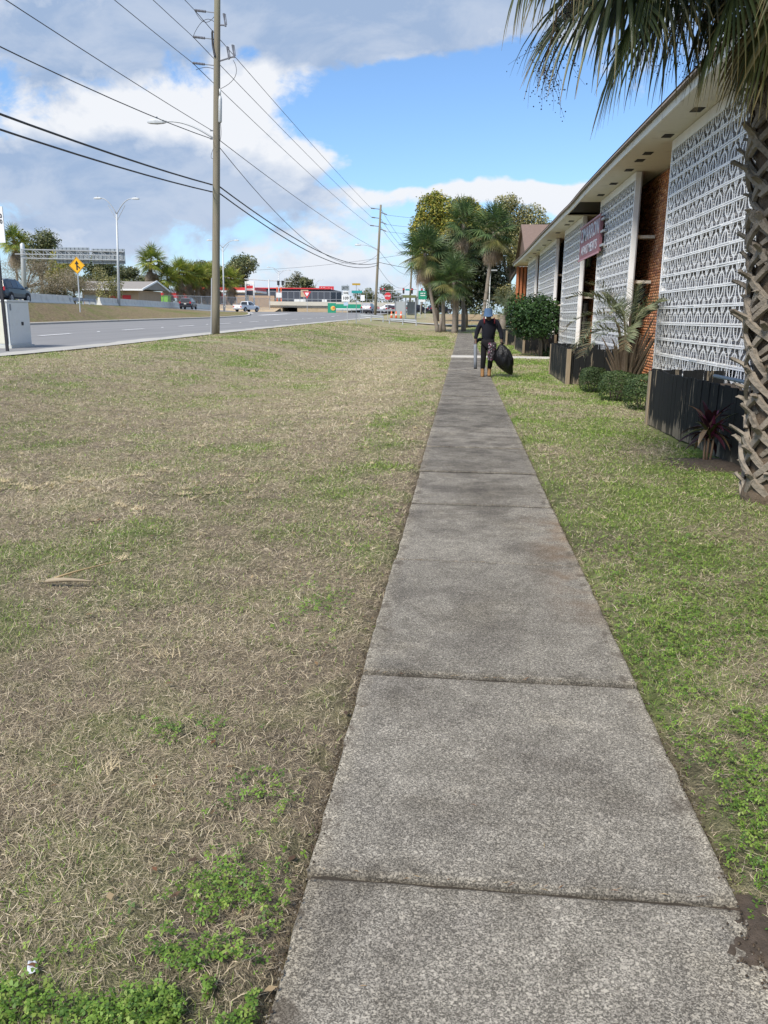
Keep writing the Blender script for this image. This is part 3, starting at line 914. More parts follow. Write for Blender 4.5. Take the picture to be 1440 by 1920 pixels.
# brick colours per brick
m, q, b, o = new_mat('brick')
a = q.n('ShaderNodeAttribute', attribute_name='Col').outputs['Color']
P = q.n('ShaderNodeTexCoord').outputs['Object']
n1 = q.noise(P, 55, 4, .65); n2 = q.noise(P, .8, 4, .6)
k = q.add(.62, q.add(q.mul(n1, .5), q.mul(n2, .26)))
q.put(b.inputs['Base Color'], q.mix(1.0, a, q.comb(k, k, k), 'MULTIPLY')); b.inputs['Roughness'].default_value = .9
bump(q, b, n1, .4, .004); M['brick'] = m
M['mortar'] = plain('mortar', (.36, .27, .20), .95, .2, 8)


def brick_field(ya, yb, z0, z1, x, seed):
    r = np.random.default_rng(seed)
    V = []; Q = []; c = []
    row = 0; z = z0
    pal = [(.56, .245, .11), (.50, .205, .09), (.60, .285, .14), (.43, .17, .08), (.38, .155, .09), (.62, .32, .175)]
    while z + .057 <= z1:
        yv = ya - (.1 if row % 2 else 0)
        while yv < yb:
            a0 = max(yv, ya); b0 = min(yv + .19, yb)
            if b0 - a0 > .03:
                xo = x - .012 - r.uniform(0, .004); i = len(V)
                V += [(xo, a0, z), (xo, b0, z), (xo, b0, z + .057), (xo, a0, z + .057), (x + .02, a0, z), (x + .02, b0, z), (x + .02, b0, z + .057), (x + .02, a0, z + .057)]
                Q += [(i, i + 3, i + 2, i + 1), (i, i + 1, i + 5, i + 4), (i + 3, i + 7, i + 6, i + 2), (i, i + 4, i + 7, i + 3), (i + 1, i + 2, i + 6, i + 5)]
                cc = np.array(pal[r.integers(0, len(pal))]) * r.uniform(.8, 1.15); c += [cc] * 8
            yv += .20
        z += .0677; row += 1
    return V, Q, c


mb = MB(); mb.box(XW, XW + .3, -2, 57, 0, 5.25); bpart(mb, 'wall', M['mortar'])
V = []; Q = []; C = []
for i, (ya, yb) in enumerate(((17.6, 25.2), (25.2, 32.5), (34.0, 40.5), (44.5, 51), (52.5, 57))):
    v, qd, c = brick_field(ya, yb, 0.02, 4.98, XW, 40 + i); oo = len(V)
    V += v; Q += [tuple(k + oo for k in f) for f in qd]; C += c
me = np_mesh('brickwork', V, None, Q, np.array(C), M['brick']); ob = link('brickwork', me, bld); ob.matrix_parent_inverse = Matrix.Translation(-BO); ob['kind'] = 'stuff'

BW, BH, BD = .527, .305, .10


def block_mesh(flip, zmax=BH):
    """one breeze block: thin top and bottom rails, a pointed arch with its stem and half goblets at the sides"""
    mb = MB(); t = .030
    def poly(pts, w=t, dx=.0):
        pts = [(p[0], (BH - p[1]) if flip else p[1]) for p in pts]
        for (a, bq) in zip(pts[:-1], pts[1:]):
            a, bq = Vector((a[0], a[1])), Vector((bq[0], bq[1]))
            if min(a.y, bq.y) > zmax: continue
            if max(a.y, bq.y) > zmax:
                lo, hi = (a, bq) if a.y < bq.y else (bq, a)
                k = (zmax - lo.y) / (hi.y - lo.y); a, bq = lo, lo + (hi - lo) * k
            d = bq - a
            if d.length < 1e-4: continue
            nn = Vector((w, .25 * w * (-1 if d.x * d.y > 0 else 1))) / 2
            f = [(dx, p.x, p.y) for p in (a - nn, a + nn, bq + nn, bq - nn)]; g = [(BD, p[1], p[2]) for p in f]
            mb.add(f + g, [(0, 1, 2, 3), (0, 4, 5, 1), (3, 2, 6, 7)])
    c = BW / 2; rail = .026
    for s in (-1, 1):
        poly([(c + s * .168, rail), (c + s * .156, .090), (c + s * .122, .148), (c + s * .066, .192), (c, .222)], .046, .004)
        poly([(c + s * (BW / 2 - .02), .186), (c + s * (BW / 2 - .058), .218), (c + s * (BW / 2 - .082), BH - rail)], .038, .003)
        poly([(c + s * (BW / 2 - .012), rail), (c + s * (BW / 2 - .012), BH - rail)], .022, .001)
    poly([(c, rail), (c, BH - rail)], .038, .002)
    for (za, zb) in ((.0035, rail), (BH - rail, BH - .0035)):
        if za < zmax:
            mb.box(-.003, BD - .002, .0, BW, za, min(zb, zmax))
    return mb.mesh('breeze_block', M['screen'])


m, q, b, o = new_mat('screen_paint')
G_ = q.n('ShaderNodeNewGeometry').outputs['Position']; oi = q.n('ShaderNodeObjectInfo').outputs['Random']
s1 = q.noise(q.vmath('MULTIPLY', G_, (3, 3, .35)), 1.3, 6, .65); s2 = q.noise(G_, 14, 4, .65); gx_, gy_, gz_ = q.sep(G_)
c = q.mix(q.ramp(oi, 0, 1, 0, .5, False), (.83, .835, .84), (.72, .72, .715))
c = q.mix(q.mul(q.ramp(s2, .55, .75), .35), c, (.50, .48, .43))
c = q.mix(q.mul(q.ramp(q.add(s1, q.ramp(gz_, .6, 2.2, .10, 0)), .56, .72), .42), c, (.40, .35, .29))
q.put(b.inputs['Base Color'], c); b.inputs['Roughness'].default_value = .65; bump(q, b, s2, .2, .004); M['screen'] = m
B_UP, B_DN = block_mesh(False), block_mesh(True)
B_CUT = block_mesh(True, .245)
Z0 = .59
panels = [(9.55, 17.45), (20.95, 25.9), (29.6, 34.6), (37.7, 45.5), (48.0, 53.6)]
restV, restF = [], []
mesh_cache = {}


def mesh_vf(me):
    if me.name not in mesh_cache:
        mesh_cache[me.name] = ([v.co.copy() for v in me.vertices], [tuple(p.vertices) for p in me.polygons])
    return mesh_cache[me.name]


nparts = 0
for pi, (ya, yb) in enumerate(panels):
    mb = MB()
    # header, base rail and end jambs
    mb.box(XF - .012, XF + .12, ya, yb, Z0 + 13 * BH + .25, 4.995)
    mb.box(XF + .03, XF + .14, ya, yb, Z0 - .03, Z0 - .002)
    mb.box(XF - .006, XF + .12, ya - .055, ya - .002, Z0 - .03, 4.995); mb.box(XF - .006, XF + .12, yb + .002, yb + .055, Z0 - .03, 4.995)
    sw = bpart(mb, 'screen_wall', M['white_paint'])
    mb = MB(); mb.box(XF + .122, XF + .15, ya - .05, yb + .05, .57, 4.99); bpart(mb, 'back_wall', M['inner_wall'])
    mb = MB(); mb.box(XF + .18, XF + .36, ya, yb, 0.0, Z0 - .04); bpart(mb, 'foundation', M['dark'])  # coloured near black for the shaded void below the screens
    ncol = int(round((yb - ya) / BW)); sy = (yb - ya) / ncol / BW
    for r_ in range(14):
        me = B_CUT if r_ == 13 else (B_UP if r_ % 2 else B_DN)
        for c_ in range(ncol):
            y0 = yb - (c_ + 1) * BW * sy
            if pi == 0 and nparts < 300 and c_ < 22:
                ob = link('breeze_block', me, sw, (XF + random.uniform(-.005, .005), y0 + random.uniform(-.004, .004), Z0 + r_ * BH)); ob.scale = (1, sy, 1); ob.rotation_euler = (random.uniform(-.004, .004), 0, random.uniform(-.008, .008)); nparts += 1
            else:
                vs, fs = mesh_vf(me); oo = len(restV)
                restV += [(v.x + XF, v.y * sy + y0, v.z + Z0 + r_ * BH) for v in vs]; restF += [tuple(k + oo for k in f) for f in fs]
me = bpy.data.meshes.new('breeze_block_infill'); me.from_pydata(restV, [], restF); me.materials.append(M['screen'])
ob = link('breeze_block_infill', me, bld); ob.matrix_parent_inverse = Matrix.Translation(-BO); ob['kind'] = 'stuff'

# ledges tying the screens back to the brick wall, dark windows in the gaps
for (yv, z, L) in ((21.05, 3.53, 1), (21.05, 2.47, 1), (29.75, 2.3, 1), (37.8, 3.45, 1), (37.8, 2.15, 1), (48.1, 3.2, 1), (48.1, 2.2, 1)):
    mb = MB(); mb.box(XF + .155, XW - .03, yv, yv + .28, z - .03, z + .04); bpart(mb, 'ledge', M['soffit'])
for (ya, yb, z0, z1) in ((23.3, 24.9, 3.55, 4.75), (23.3, 24.9, .95, 2.2), (31.0, 32.2, 3.4, 4.6), (31.0, 32.2, .9, 2.2), (39.2, 40.4, 3.5, 4.7), (39.2, 40.4, .9, 2.3), (49.5, 50.5, 3.4, 4.7)):
    mb = MB(); mb.box(XW - .075, XW - .045, ya, yb, z0, z0 + .05); mb.box(XW - .075, XW - .045, ya, yb, z1 - .05, z1); mb.box(XW - .075, XW - .045, ya, ya + .05, z0 + .052, z1 - .052); mb.box(XW - .075, XW - .045, yb - .05, yb, z0 + .052, z1 - .052)
    w = bpart(mb, 'window', M['galv_dark'])
    mb = MB(); mb.box(XW - .06, XW - .03, ya + .052, yb - .052, z0 + .052, z1 - .052); ob = link('pane', mb.mesh('pane', M['dark_glass']), w)

# roof, soffit, fascia
dip = lambda y: -.05 * math.exp(-((y - 43) / 6) ** 2) - .035 * math.exp(-((y - 27.5) / 1.5) ** 2) + .02 * math.sin(y * .35)
ysf = list(np.arange(-3, 58.01, 1.0))
mb = MB()
for x0, x1, za, zb in ((3.335, 3.375, -.02, .115),):
    mb.loft([[(x0, yv, 5.0 + dip(yv) + za), (x1, yv, 5.0 + dip(yv) + za), (x1, yv, 5.0 + dip(yv) + zb), (x0, yv, 5.0 + dip(yv) + zb)] for yv in ysf])
bpart(mb, 'fascia', M['fascia'])
mb = MB(); mb.loft([[(3.25, yv, 5.118 + dip(yv)), (3.42, yv, 5.118 + dip(yv)), (3.42, yv, 5.19 + dip(yv)), (3.27, yv, 5.17 + dip(yv))] for yv in ysf]); bpart(mb, 'roof_edge', M['drip'])
mb = MB(); mb.loft([[(3.26, yv, 5.192 + dip(yv)), (10.0, yv, 6.35), (16.6, yv, 5.19), (16.6, yv, 5.10), (10, yv, 6.2), (3.5, yv, 5.191 + dip(yv) * .5)] for yv in ysf]); bpart(mb, 'roof', M['roof'])
mb = MB()
for ya, yb in ((-3, 26.2), (29.5, 57.9)):
    mb.box(3.378, XW - .002, ya, yb, 5.005, 5.03)
bpart(mb, 'soffit', M['soffit'])
mb = MB(); mb.box(3.378, XW - .002, 26.21, 29.49, 5.09, 5.10); bpart(mb, 'soffit_recess_shade', M['dark'])  # dark sheet stands for shade where the soffit is missing
for yv in (14.9, 16.9, 18.6, 19.4, 20.6, 22.6, 24.6, 31, 32.2, 35.2, 38.5, 41, 44, 46.3, 49.2, 51.5):
    mb = MB(); mb.box(3.70, 3.88, yv, yv + .30, 4.994, 5.002); bpart(mb, 'soffit_vent', M['dark'])
mb = MB(); mb.box(4.94, 16.5, 56.8, 57.0, 0, 5.1); mb.box(4.94, 16.5, -2, -1.8, 0, 5.1); mb.box(16.3, 16.5, -1.79, 56.79, 0, 5.1); bpart(mb, 'end_wall', M['tan_wall'])
# ribbed brick pier at the far corner
V = []; Q = []; C = []
for k in range(5):
    v, qd, c = brick_field(57.1 + k * .0, 57.2, .2, 4.9, 0, 70 + k)
mb = MB()
for k in range(5):
    mb.box(3.55 + k * .24, 3.70 + k * .24, 57.2, 57.6, .2, 4.95)
mb.box(3.55, 4.66, 57.45, 57.9, .2, 4.94)
M['brick_plain'] = plain('pier_brick', (.40, .15, .07), .9, .25, 14, bmp=.3)  # one plain brick colour for the whole pier
bpart(mb, 'brick_pier', M['brick_plain'])

# apartment sign
sg = thing('building_sign', (3.91, 27.0, 4.0), 'maroon and white apartment name board on the breeze block screens', 'sign')
mb = MB(); mb.box(-.04, .04, -2.05, 2.02, -.5, .47); mb.build('board', M['maroon'], sg)
mb = MB(); mb.box(-.07, -.042, -2.1, 2.07, .475, .53); mb.box(-.07, -.042, -2.1, 2.07, -.56, -.505); mb.build('frame', M['maroon_trim'], sg)
lettering('CIMARRON', .62, M['sign_letter'], sg, (-.046, 0, .20), (PI / 2, 0, -PI / 2), 1.16, bold=.006, sy=.98)
lettering('APARTMENTS', .40, M['sign_letter'], sg, (-.046, -.02, -.27), (PI / 2, 0, -PI / 2), 1.30, bold=.002)
for z in (.36, .02, -.36):
    mb = MB(); mb.box(-.03, .03, -2.55, -2.06, z - .03, z + .03); mb.build('bracket', M['galv'], sg)

# ------------------------------------------------------------------ planter boxes
m, q, b, o = new_mat('peeling_black_board')
P = q.n('ShaderNodeTexCoord').outputs['Object']
oi = q.n('ShaderNodeObjectInfo').outputs['Random']
Ps = q.vmath('ADD', q.vmath('MULTIPLY', P, (9, 9, .9)), q.comb(q.mul(oi, 40), q.mul(oi, 17), q.mul(oi, 9)))
n1 = q.noise(Ps, 1.6, 6, .65); n2 = q.noise(q.vmath('MULTIPLY', P, (60, 60, 2.0)), 1.0, 4, .6)
x, y, z = q.sep(P)
peel = q.add(n1, q.add(q.mul(q.ramp(z, 0, .28, .16, 0), 1.0), q.mul(q.sub(oi, .5), .16)))
k = q.ramp(peel, .635, .67)
wood = q.mix(n2, (.11, .09, .066), (.27, .23, .17))
blk = q.mix(n2, (.006, .0068, .0075), (.020, .0215, .0225)); blk = q.mix(q.ramp(z, .02, .18, .5, 0), blk, (.10, .085, .06))
b.inputs['Specular IOR Level'].default_value = .18
q.put(b.inputs['Base Color'], q.mix(k, blk, wood)); b.inputs['Roughness'].default_value = .75
bump(q, b, n2, .35, .004); M['board'] = m
M['raw_wood'] = plain('raw_wood', (.27, .215, .15), .9, .35, 6, stretch=(6, 6, .6), bmp=.4)


def planter(name_label, path, h, loc, group='black wooden planter boxes', closed=False, z=0.0):
    t = thing('planter_box', loc, name_label, 'planter', group)
    o3 = Vector(loc); rr = random.Random(len(path) * 7 + int(loc[1] * 10))
    boards = []
    for k in range(4):
        mb = MB(); w = .135
        top = h + rr.uniform(-.03, .02)
        mb.add([(-w / 2, 0, 0), (w / 2, 0, 0), (w / 2, .022, 0), (-w / 2, .022, 0), (-w / 2, 0, top), (w / 2, 0, top + rr.uniform(-.015, .015)), (w / 2, .022, top), (-w / 2, .022, top)],
               [(0, 1, 5, 4), (1, 2, 6, 5), (2, 3, 7, 6), (3, 0, 4, 7), (4, 5, 6, 7), (0, 3, 2, 1)])
        boards.append(mb.mesh('board', M['board']))
    for (a, bq) in zip(path[:-1], path[1:]):
        a, bq = Vector((*a, 0)), Vector((*bq, 0)); d = bq - a; n = max(1, int(d.length / .142)); ang = math.atan2(d.y, d.x)
        for i in range(n):
            p = a + d * ((i + .5) / n)
            ob = link('board', boards[rr.randrange(4)], t, (p.x - o3.x, p.y - o3.y, z - o3.z + rr.uniform(-.01, .01)))
            ob.rotation_euler = (rr.uniform(-.012, .012), rr.uniform(-.012, .012), ang); ob.scale = (d.length / n / .142, 1, 1)
    for p in path:
        mb = MB(); mb.box(-.05, .05, -.05, .05, -.02, h - .03); mb.build('corner_post', M['raw_wood'], t, (p[0] - o3.x + .03, p[1] - o3.y, z - o3.z))
    xsP = [p[0] for p in path]; ysP = [p[1] for p in path]
    x0, x1, y0, y1 = min(xsP) + .08, max(xsP) - .02, min(ysP) + .08, max(ysP) - .08
    xx = np.linspace(x0 + .14, x1, 12); yy_ = np.linspace(y0, y1, 14)
    XX, YY = np.meshgrid(xx, yy_); ZZ = h - .20 + (fbm(XX * 5, YY * 5, 3) - .5) * .16 + z
    Vv = np.stack([XX - o3.x, YY - o3.y, ZZ - o3.z], -1).reshape(-1, 3)
    i = (np.arange(13)[:, None] * 12 + np.arange(11)[None, :]).ravel()
    link('soil', np_mesh('soil', Vv, None, np.stack([i, i + 1, i + 13, i + 12], -1), None, M['soil'], True), t)
    return t


planter('nearest black planter box, peeling boards, behind the purple leaved plant', [(4.15, 12.75), (2.89, 12.73), (3.10, 8.9), (4.15, 8.9)], .84, (3.5, 10.8, 0))
planter('black planter box with pale left side between the clipped hedges and the entrance walk', [(4.1, 24.2), (2.59, 24.2), (2.59, 20.33), (4.1, 20.4)], .88, (3.3, 22.2, 0))
planter('black planter box under the round shrub beyond the pale walk', [(4.1, 41.2), (2.63, 41.2), (2.72, 37.0), (4.1, 37.0)], .86, (3.4, 39, .03), z=.03)
planter('farthest black planter box seen beside the carried rubbish bag', [(4.1, 50), (2.35, 50), (2.42, 46.0), (4.1, 46.0)], .84, (3.3, 48, .08), z=.07)

# plinth rail and blue hose-like edging by the near planter
hs = MB(); hs.smooth = True
pts = [(3.16, 8.86, .90), (3.05, 9.15, .935), (2.985, 9.9, .94)]
hs.tube(pts, .022, 8); hb = thing('water_pipe', (0, 0, 0), 'blue grey pipe bent over the corner of the nearest planter', 'pipe'); hs.build('pipe', plain('pipe_blue', (.20, .25, .30), .5, .1, 5), hb)
mb = MB(); mb.smooth = True; mb.tube([(3.165, 8.86, .90), (3.19, 8.82, .86), (3.19, 8.815, .55)], .022, 8); mb.build('downpipe', M['galv'], hb)

# ------------------------------------------------------------------ plants
def fan(petL, R, elev, rng, nseg=26, amax=2.35, droop=.55, green=((.045, .085, .030), (.07, .115, .035)), tip=(.20, .17, .07), ns=5, segw=.030, stiff=0.0, pet_col=(.10, .12, .045), base=Vector((0, 0, 0)), az=0.0, twist=None, petw=.018):
    """one fan palm leaf, gravity included; grows from base towards azimuth az at elevation elev"""
    dirv = Vector((math.cos(az) * math.cos(elev), math.sin(az) * math.cos(elev), math.sin(elev)))
    side = Vector((-math.sin(az), math.cos(az), 0))
    V = []; Q = []; C = []
    # petiole bends down a little towards its end
    pp = []; d = dirv.copy(); p = Vector(base); n = 5
    for i in range(n + 1):
        pp.append(p.copy()); p = p + d * petL / n; d = (d + Vector((0, 0, -.10 * droop))).normalized()
    up = side.cross(d).normalized() * -1
    if up.z < 0 and abs(d.z) < .9: up = -up
    for i, p in enumerate(pp):
        w = petw * (1.5 - .9 * i / n)
        k = len(V); V += [p - side * w, p + side * w, p - up * w * .8]; C += [pet_col] * 3
        if i: Q += [(k - 3, k - 2, k + 1, k), (k - 2, k - 1, k + 2, k + 1), (k - 1, k - 3, k, k + 2)]
    hub = pp[-1]
    tw = rng.normal(0, .35) if twist is None else twist
    s2 = side * math.cos(tw) + up * math.sin(tw); up2 = d.cross(s2).normalized()
    g0, g1 = np.array(green[0]), np.array(green[1])
    leafk = rng.uniform(.8, 1.25)
    for j in range(nseg):
        t = (j + .5) / nseg * 2 - 1
        a = t * amax
        dd = d * math.cos(a) + s2 * math.sin(a)
        dd = (dd - up2 * .30 * abs(math.sin(a)) + Vector((0, 0, -.05))).normalized()
        L = R * (.62 + .38 * math.cos(a * .62)) * rng.uniform(.92, 1.06)
        st = hub + d * R * .22 * max(0, math.cos(a)) ** 1.5
        pdir = dd.copy(); p = st.copy(); wv = up2.cross(pdir).normalized()
        c = (g0 + (g1 - g0) * rng.random()) * leafk * rng.uniform(.85, 1.15)
        dr = droop * rng.uniform(.7, 1.4) * (1 - stiff)
        nst = ns
        for i in range(nst + 1):
            s = i / nst
            w = segw * R * (0.45 + 1.1 * s * 2) if s < .3 else segw * R * 1.11 * (1 - ((s - .3) / .7) ** 1.6)
            w = max(w, .0012)
            k = len(V); fold = up2 * w * .55
            V += [p - wv * w + fold * .5, p - fold * .5, p + wv * w + fold * .5]
            tk = max(0, (s - .72) / .28) * .8
            cc = c * (1 - tk) + np.array(tip) * tk; C += [cc] * 3
            if i: Q += [(k - 3, k - 2, k + 1, k), (k - 2, k - 1, k + 2, k + 1)]
            p = p + pdir * L / nst
            pdir = (pdir + Vector((0, 0, -1)) * dr * (.10 + .62 * s ** 1.6)).normalized()
            wn = up2.cross(pdir)
            if wn.length > .2: wv = wn.normalized()
    return np.array([tuple(v) for v in V]), np.array(Q), np.array([tuple(c) for c in C])


def frond_mesh(name='frond', **kw):
    V, Q, C = fan(**kw)
    return np_mesh(name, V, None, Q, C, M['frond'], True)


FR = np.random.default_rng(21)
ELEV = [80, 62, 45, 30, 14, 0, -16, -32]
GREENS = ((.042, .085, .036), (.130, .190, .072))
LIB = {}
for e in ELEV:
    LIB[e] = [frond_mesh(petL=.95, R=.92, elev=rad(e), rng=FR, nseg=17, amax=2.3, droop=.5, ns=4, segw=.036, green=GREENS, tip=(.24, .22, .10), petw=.02) for k in range(3)]
DEADC = ((.24, .18, .125), (.40, .31, .225))
LIBD = {}
for e in (-48, -64, -78):
    LIBD[e] = [frond_mesh('dead_frond', petL=.85, R=.85, elev=rad(e), rng=FR, nseg=14, amax=1.5, droop=1.0, ns=4, segw=.026, green=DEADC, tip=(.26, .2, .13), pet_col=(.2, .16, .1), petw=.018) for k in range(2)]
LIBY = {e: [frond_mesh(petL=.95, R=.9, elev=rad(e), rng=FR, nseg=20, amax=2.2, droop=.6, ns=4, segw=.026, green=((.17, .18, .055), (.27, .24, .09)), petw=.02)] for e in (0, -16, -32)}


def palm_trunk(mb, base, top, r0, r1, bend=(0, 0)):
    pts = []; rs = []; base, top = Vector(base), Vector(top)
    for i in range(15):
        t = i / 14; p = base.lerp(top, t); p.x += bend[0] * math.sin(PI * t); p.y += bend[1] * math.sin(PI * t)
        pts.append(p); rs.append(r0 * (1 + .45 * (1 - t) ** 7) * (1 - t) + r1 * t + (.012 if i % 2 else 0))
    mb.smooth = True; mb.tube(pts, rs, 12)


def sabal(loc, topoff, label, group, scale=1.0, n=38, ndead=14, r0=.17, seed=1, yellow=.12, stump=None):
    rr = random.Random(seed)
    t = thing('cabbage_palm', loc, label, 'palm tree', group)
    mb = MB(); palm_trunk(mb, (0, 0, -.1), topoff, r0, r0 * .85, (rr.uniform(-.1, .1), 0)); mb.build('trunk', M['trunkwood'], t)
    T = Vector(topoff)
    for i in range(n):
        u = (i + .5) / n
        e = ELEV[min(len(ELEV) - 1, int(u ** 1.1 * len(ELEV)))]
        me = rr.choice(LIBY[e]) if (e in LIBY and rr.random() < yellow * 3) else rr.choice(LIB[e])
        ob = link('frond', me, t, T + Vector((0, 0, .25 - .55 * u)) * scale); ob.rotation_euler = (rr.uniform(-.1, .1), rr.uniform(-.1, .1), i * 2.3999 + rr.uniform(-.25, .25)); s = scale * rr.uniform(.85, 1.08); ob.scale = (s, s, s)
    for i in range(ndead):
        e = rr.choice((-48, -64, -64, -78))
        ob = link('dead_frond', rr.choice(LIBD[e]), t, T + Vector((0, 0, -.35 - .25 * rr.random())) * scale); ob.rotation_euler = (0, 0, i * 2.3999 + rr.uniform(-.3, .3)); s = scale * rr.uniform(.7, 1.05); ob.scale = (s, s, s)
    return t


GP = 'cabbage palms at the end of the sidewalk'
sabal((-2.15, 73, .26), (-1.35, 0, 6.7), 'leftmost cabbage palm of the clump, with a long brown skirt of dead leaves', GP, 1.25, 62, 44, .15, 3)
sabal((-.62, 75.5, .33), (.42, 0, 9.3), 'tallest upright cabbage palm at the back of the clump in front of the yellow tree', GP, 1.15, 56, 44, .17, 4)
sabal((1.55, 70, .2), (.75, 0, 8.2), 'cabbage palm with a bare leaning trunk rising behind the walking person', GP, 1.2, 56, 46, .16, 5)
sabal((-.72, 72, .24), (-.15, -.3, 4.3), 'short bluish green cabbage palm in the front of the clump at the sidewalk end', GP, 1.2, 60, 6, .2, 6, .05)
sabal((-1.7, 74, .28), (-.05, 0, 5.6), 'dark cabbage palm in the middle of the clump behind the short one', GP, 1.05, 46, 14, .17, 8, .05)
sabal((.1, 76.5, .33), (-.3, 0, 6.8), 'dark cabbage palm behind the short palm, right of the clump', GP, 1.05, 46, 14, .17, 9, .05)
mb = MB(); mb.smooth = True; mb.tube([(0, 0, -.1), (.05, 0, .7), (.12, 0, 1.25)], [.14, .12, .11], 9)
st_ = thing('palm_stump', (-1.98, 72.6, .25), 'short broken palm stump at the left foot of the palm clump', 'stump'); mb.build('trunk', M['trunkwood'], st_)


# --- the big palm in the right foreground
fp = thing('foreground_palm', (2.93, 7.5, 0), 'big cabbage palm with criss-cross leaf bases at the right edge of the photo', 'palm tree')
mb = MB(); mb.smooth = True
LEAN = -.104
mb.tube([(LEAN * z, 0, z) for z in (-.05, .08, .25, 1.2, 2.4, 3.6, 4.3)], [.33, .30, .235, .205, .205, .23, .20], 16)
m, q, b, o = new_mat('boot_fibre')
P = q.n('ShaderNodeTexCoord').outputs['Object']
n1 = q.noise(q.vmath('MULTIPLY', P, (9, 9, 2.5)), 2.2, 6, .7); n2 = q.noise(P, 30, 4, .65)
q.put(b.inputs['Base Color'], q.mix(q.add(q.mul(n1, .7), q.mul(n2, .3)), (.035, .026, .018), (.21, .155, .105))); b.inputs['Roughness'].default_value = .95; bump(q, b, q.add(n1, n2), .9, .02)
M['fibre'] = m
mb.build('trunk', M['fibre'], fp)
m, q, b, o = new_mat('leaf_base')
P = q.n('ShaderNodeTexCoord').outputs['Object']; oi = q.n('ShaderNodeObjectInfo').outputs['Random']
Pr = q.vmath('ADD', P, q.comb(q.mul(oi, 9), q.mul(oi, 5), 0))
n1 = q.noise(q.vmath('MULTIPLY', Pr, (3, 14, 14)), 2.0, 6, .7); n2 = q.noise(Pr, 45, 4, .65); n3 = q.noise(Pr, 7, 4, .6)
c = q.mix(q.add(q.mul(n1, .6), q.mul(n2, .4)), (.095, .080, .064), (.43, .375, .305))
c = q.mix(q.ramp(n3, .5, .68, 0, .75), c, (.095, .08, .062))
x, y, z = q.sep(P)
c = q.mix(q.ramp(x, .30, .42, 0, .55), c, (.075, .062, .048))
c = q.mix(q.mul(oi, .35), c, q.mix(1.0, c, (.75, .70, .64), 'MULTIPLY'))
q.put(b.inputs['Base Color'], c); b.inputs['Roughness'].default_value = .9; bump(q, b, q.add(n2, n1), .7, .008); M['boot'] = m


def boot_mesh(rng, L, el):
    """split leaf base: two straps hug the trunk and join into a stout stalk cut off at its end (x = outwards)"""
    mb = MB(); r = .205
    d = Vector((math.cos(el), 0, math.sin(el)))
    wob = rng.uniform(-.05, .05)
    def strap(sgn):
        rings = []
        for i in range(6):
            t = i / 5
            ang = sgn * (.95 * (1 - t) ** 1.15)
            rr = r + .018 + .055 * t
            z = -.30 * (1 - t) ** .9
            c = Vector((rr * math.cos(ang), rr * math.sin(ang), z)); tang = Vector((-math.sin(ang), math.cos(ang), 0)); rad_ = Vector((math.cos(ang), math.sin(ang), 0))
            w = .024 + .012 * t; th = .013 + .007 * t
            along = (Vector((0, 0, 1)) * .8 - tang * sgn * .6).normalized(); wd = along.cross(rad_).normalized()
            rings.append([c - wd * w - rad_ * th, c + wd * w - rad_ * th, c + wd * w * .8 + rad_ * th, c - wd * w * .8 + rad_ * th])
        mb.loft(rings)
    strap(1); strap(-1)
    rings = []
    p = Vector((r + .045, 0, -.035)); n = 6
    for i in range(n + 1):
        t = i / n
        w = .044 * (1 - .45 * t) + .006 * math.sin(t * 9 + wob * 40); th = .022 * (1 - .25 * t)
        sidev = Vector((0, 1, 0)); upv = sidev.cross(d) * -1
        rings.append([p - sidev * w - upv * th * .3, p - sidev * w * .3 - upv * th * 1.1, p + sidev * w * .3 - upv * th * 1.1, p + sidev * w - upv * th * .3, p + sidev * w * .75 + upv * th, p - sidev * w * .75 + upv * th])
        p = p + d * L / n; d = (d + Vector((0, wob * .6, rng.uniform(-.13, .0)))).normalized()
    # ragged cut end
    rings[-1] = [v + Vector((rng.uniform(-.02, .02), 0, rng.uniform(-.01, .01))) for v in rings[-1]]
    mb.loft(rings)
    return mb.mesh('leaf_base', M['boot'])


brr = random.Random(17)
boots = [boot_mesh(brr, brr.uniform(.09, .24), rad(brr.uniform(26, 60))) for k in range(7)]
for i in range(140):
    z = .10 + i * .0258
    ob = link('leaf_base', boots[brr.randrange(7)], fp, (LEAN * z, 0, z + brr.uniform(-.02, .02)))
    ob.rotation_euler = (brr.uniform(-.14, .14), brr.uniform(-.16, .14), i * 2.3999 + brr.uniform(-.3, .3)); s = brr.uniform(.88, 1.06) * (1.12 if z < .5 else 1); k_ = brr.uniform(.62, .86); ob.scale = (s, s * k_ if False else s, s * k_)

NG = ((.028, .044, .020), (.070, .092, .034)); NY = ((.20, .15, .03), (.30, .21, .04))
fr2 = np.random.default_rng(5)
C0 = Vector((-.41, 0, 3.9))


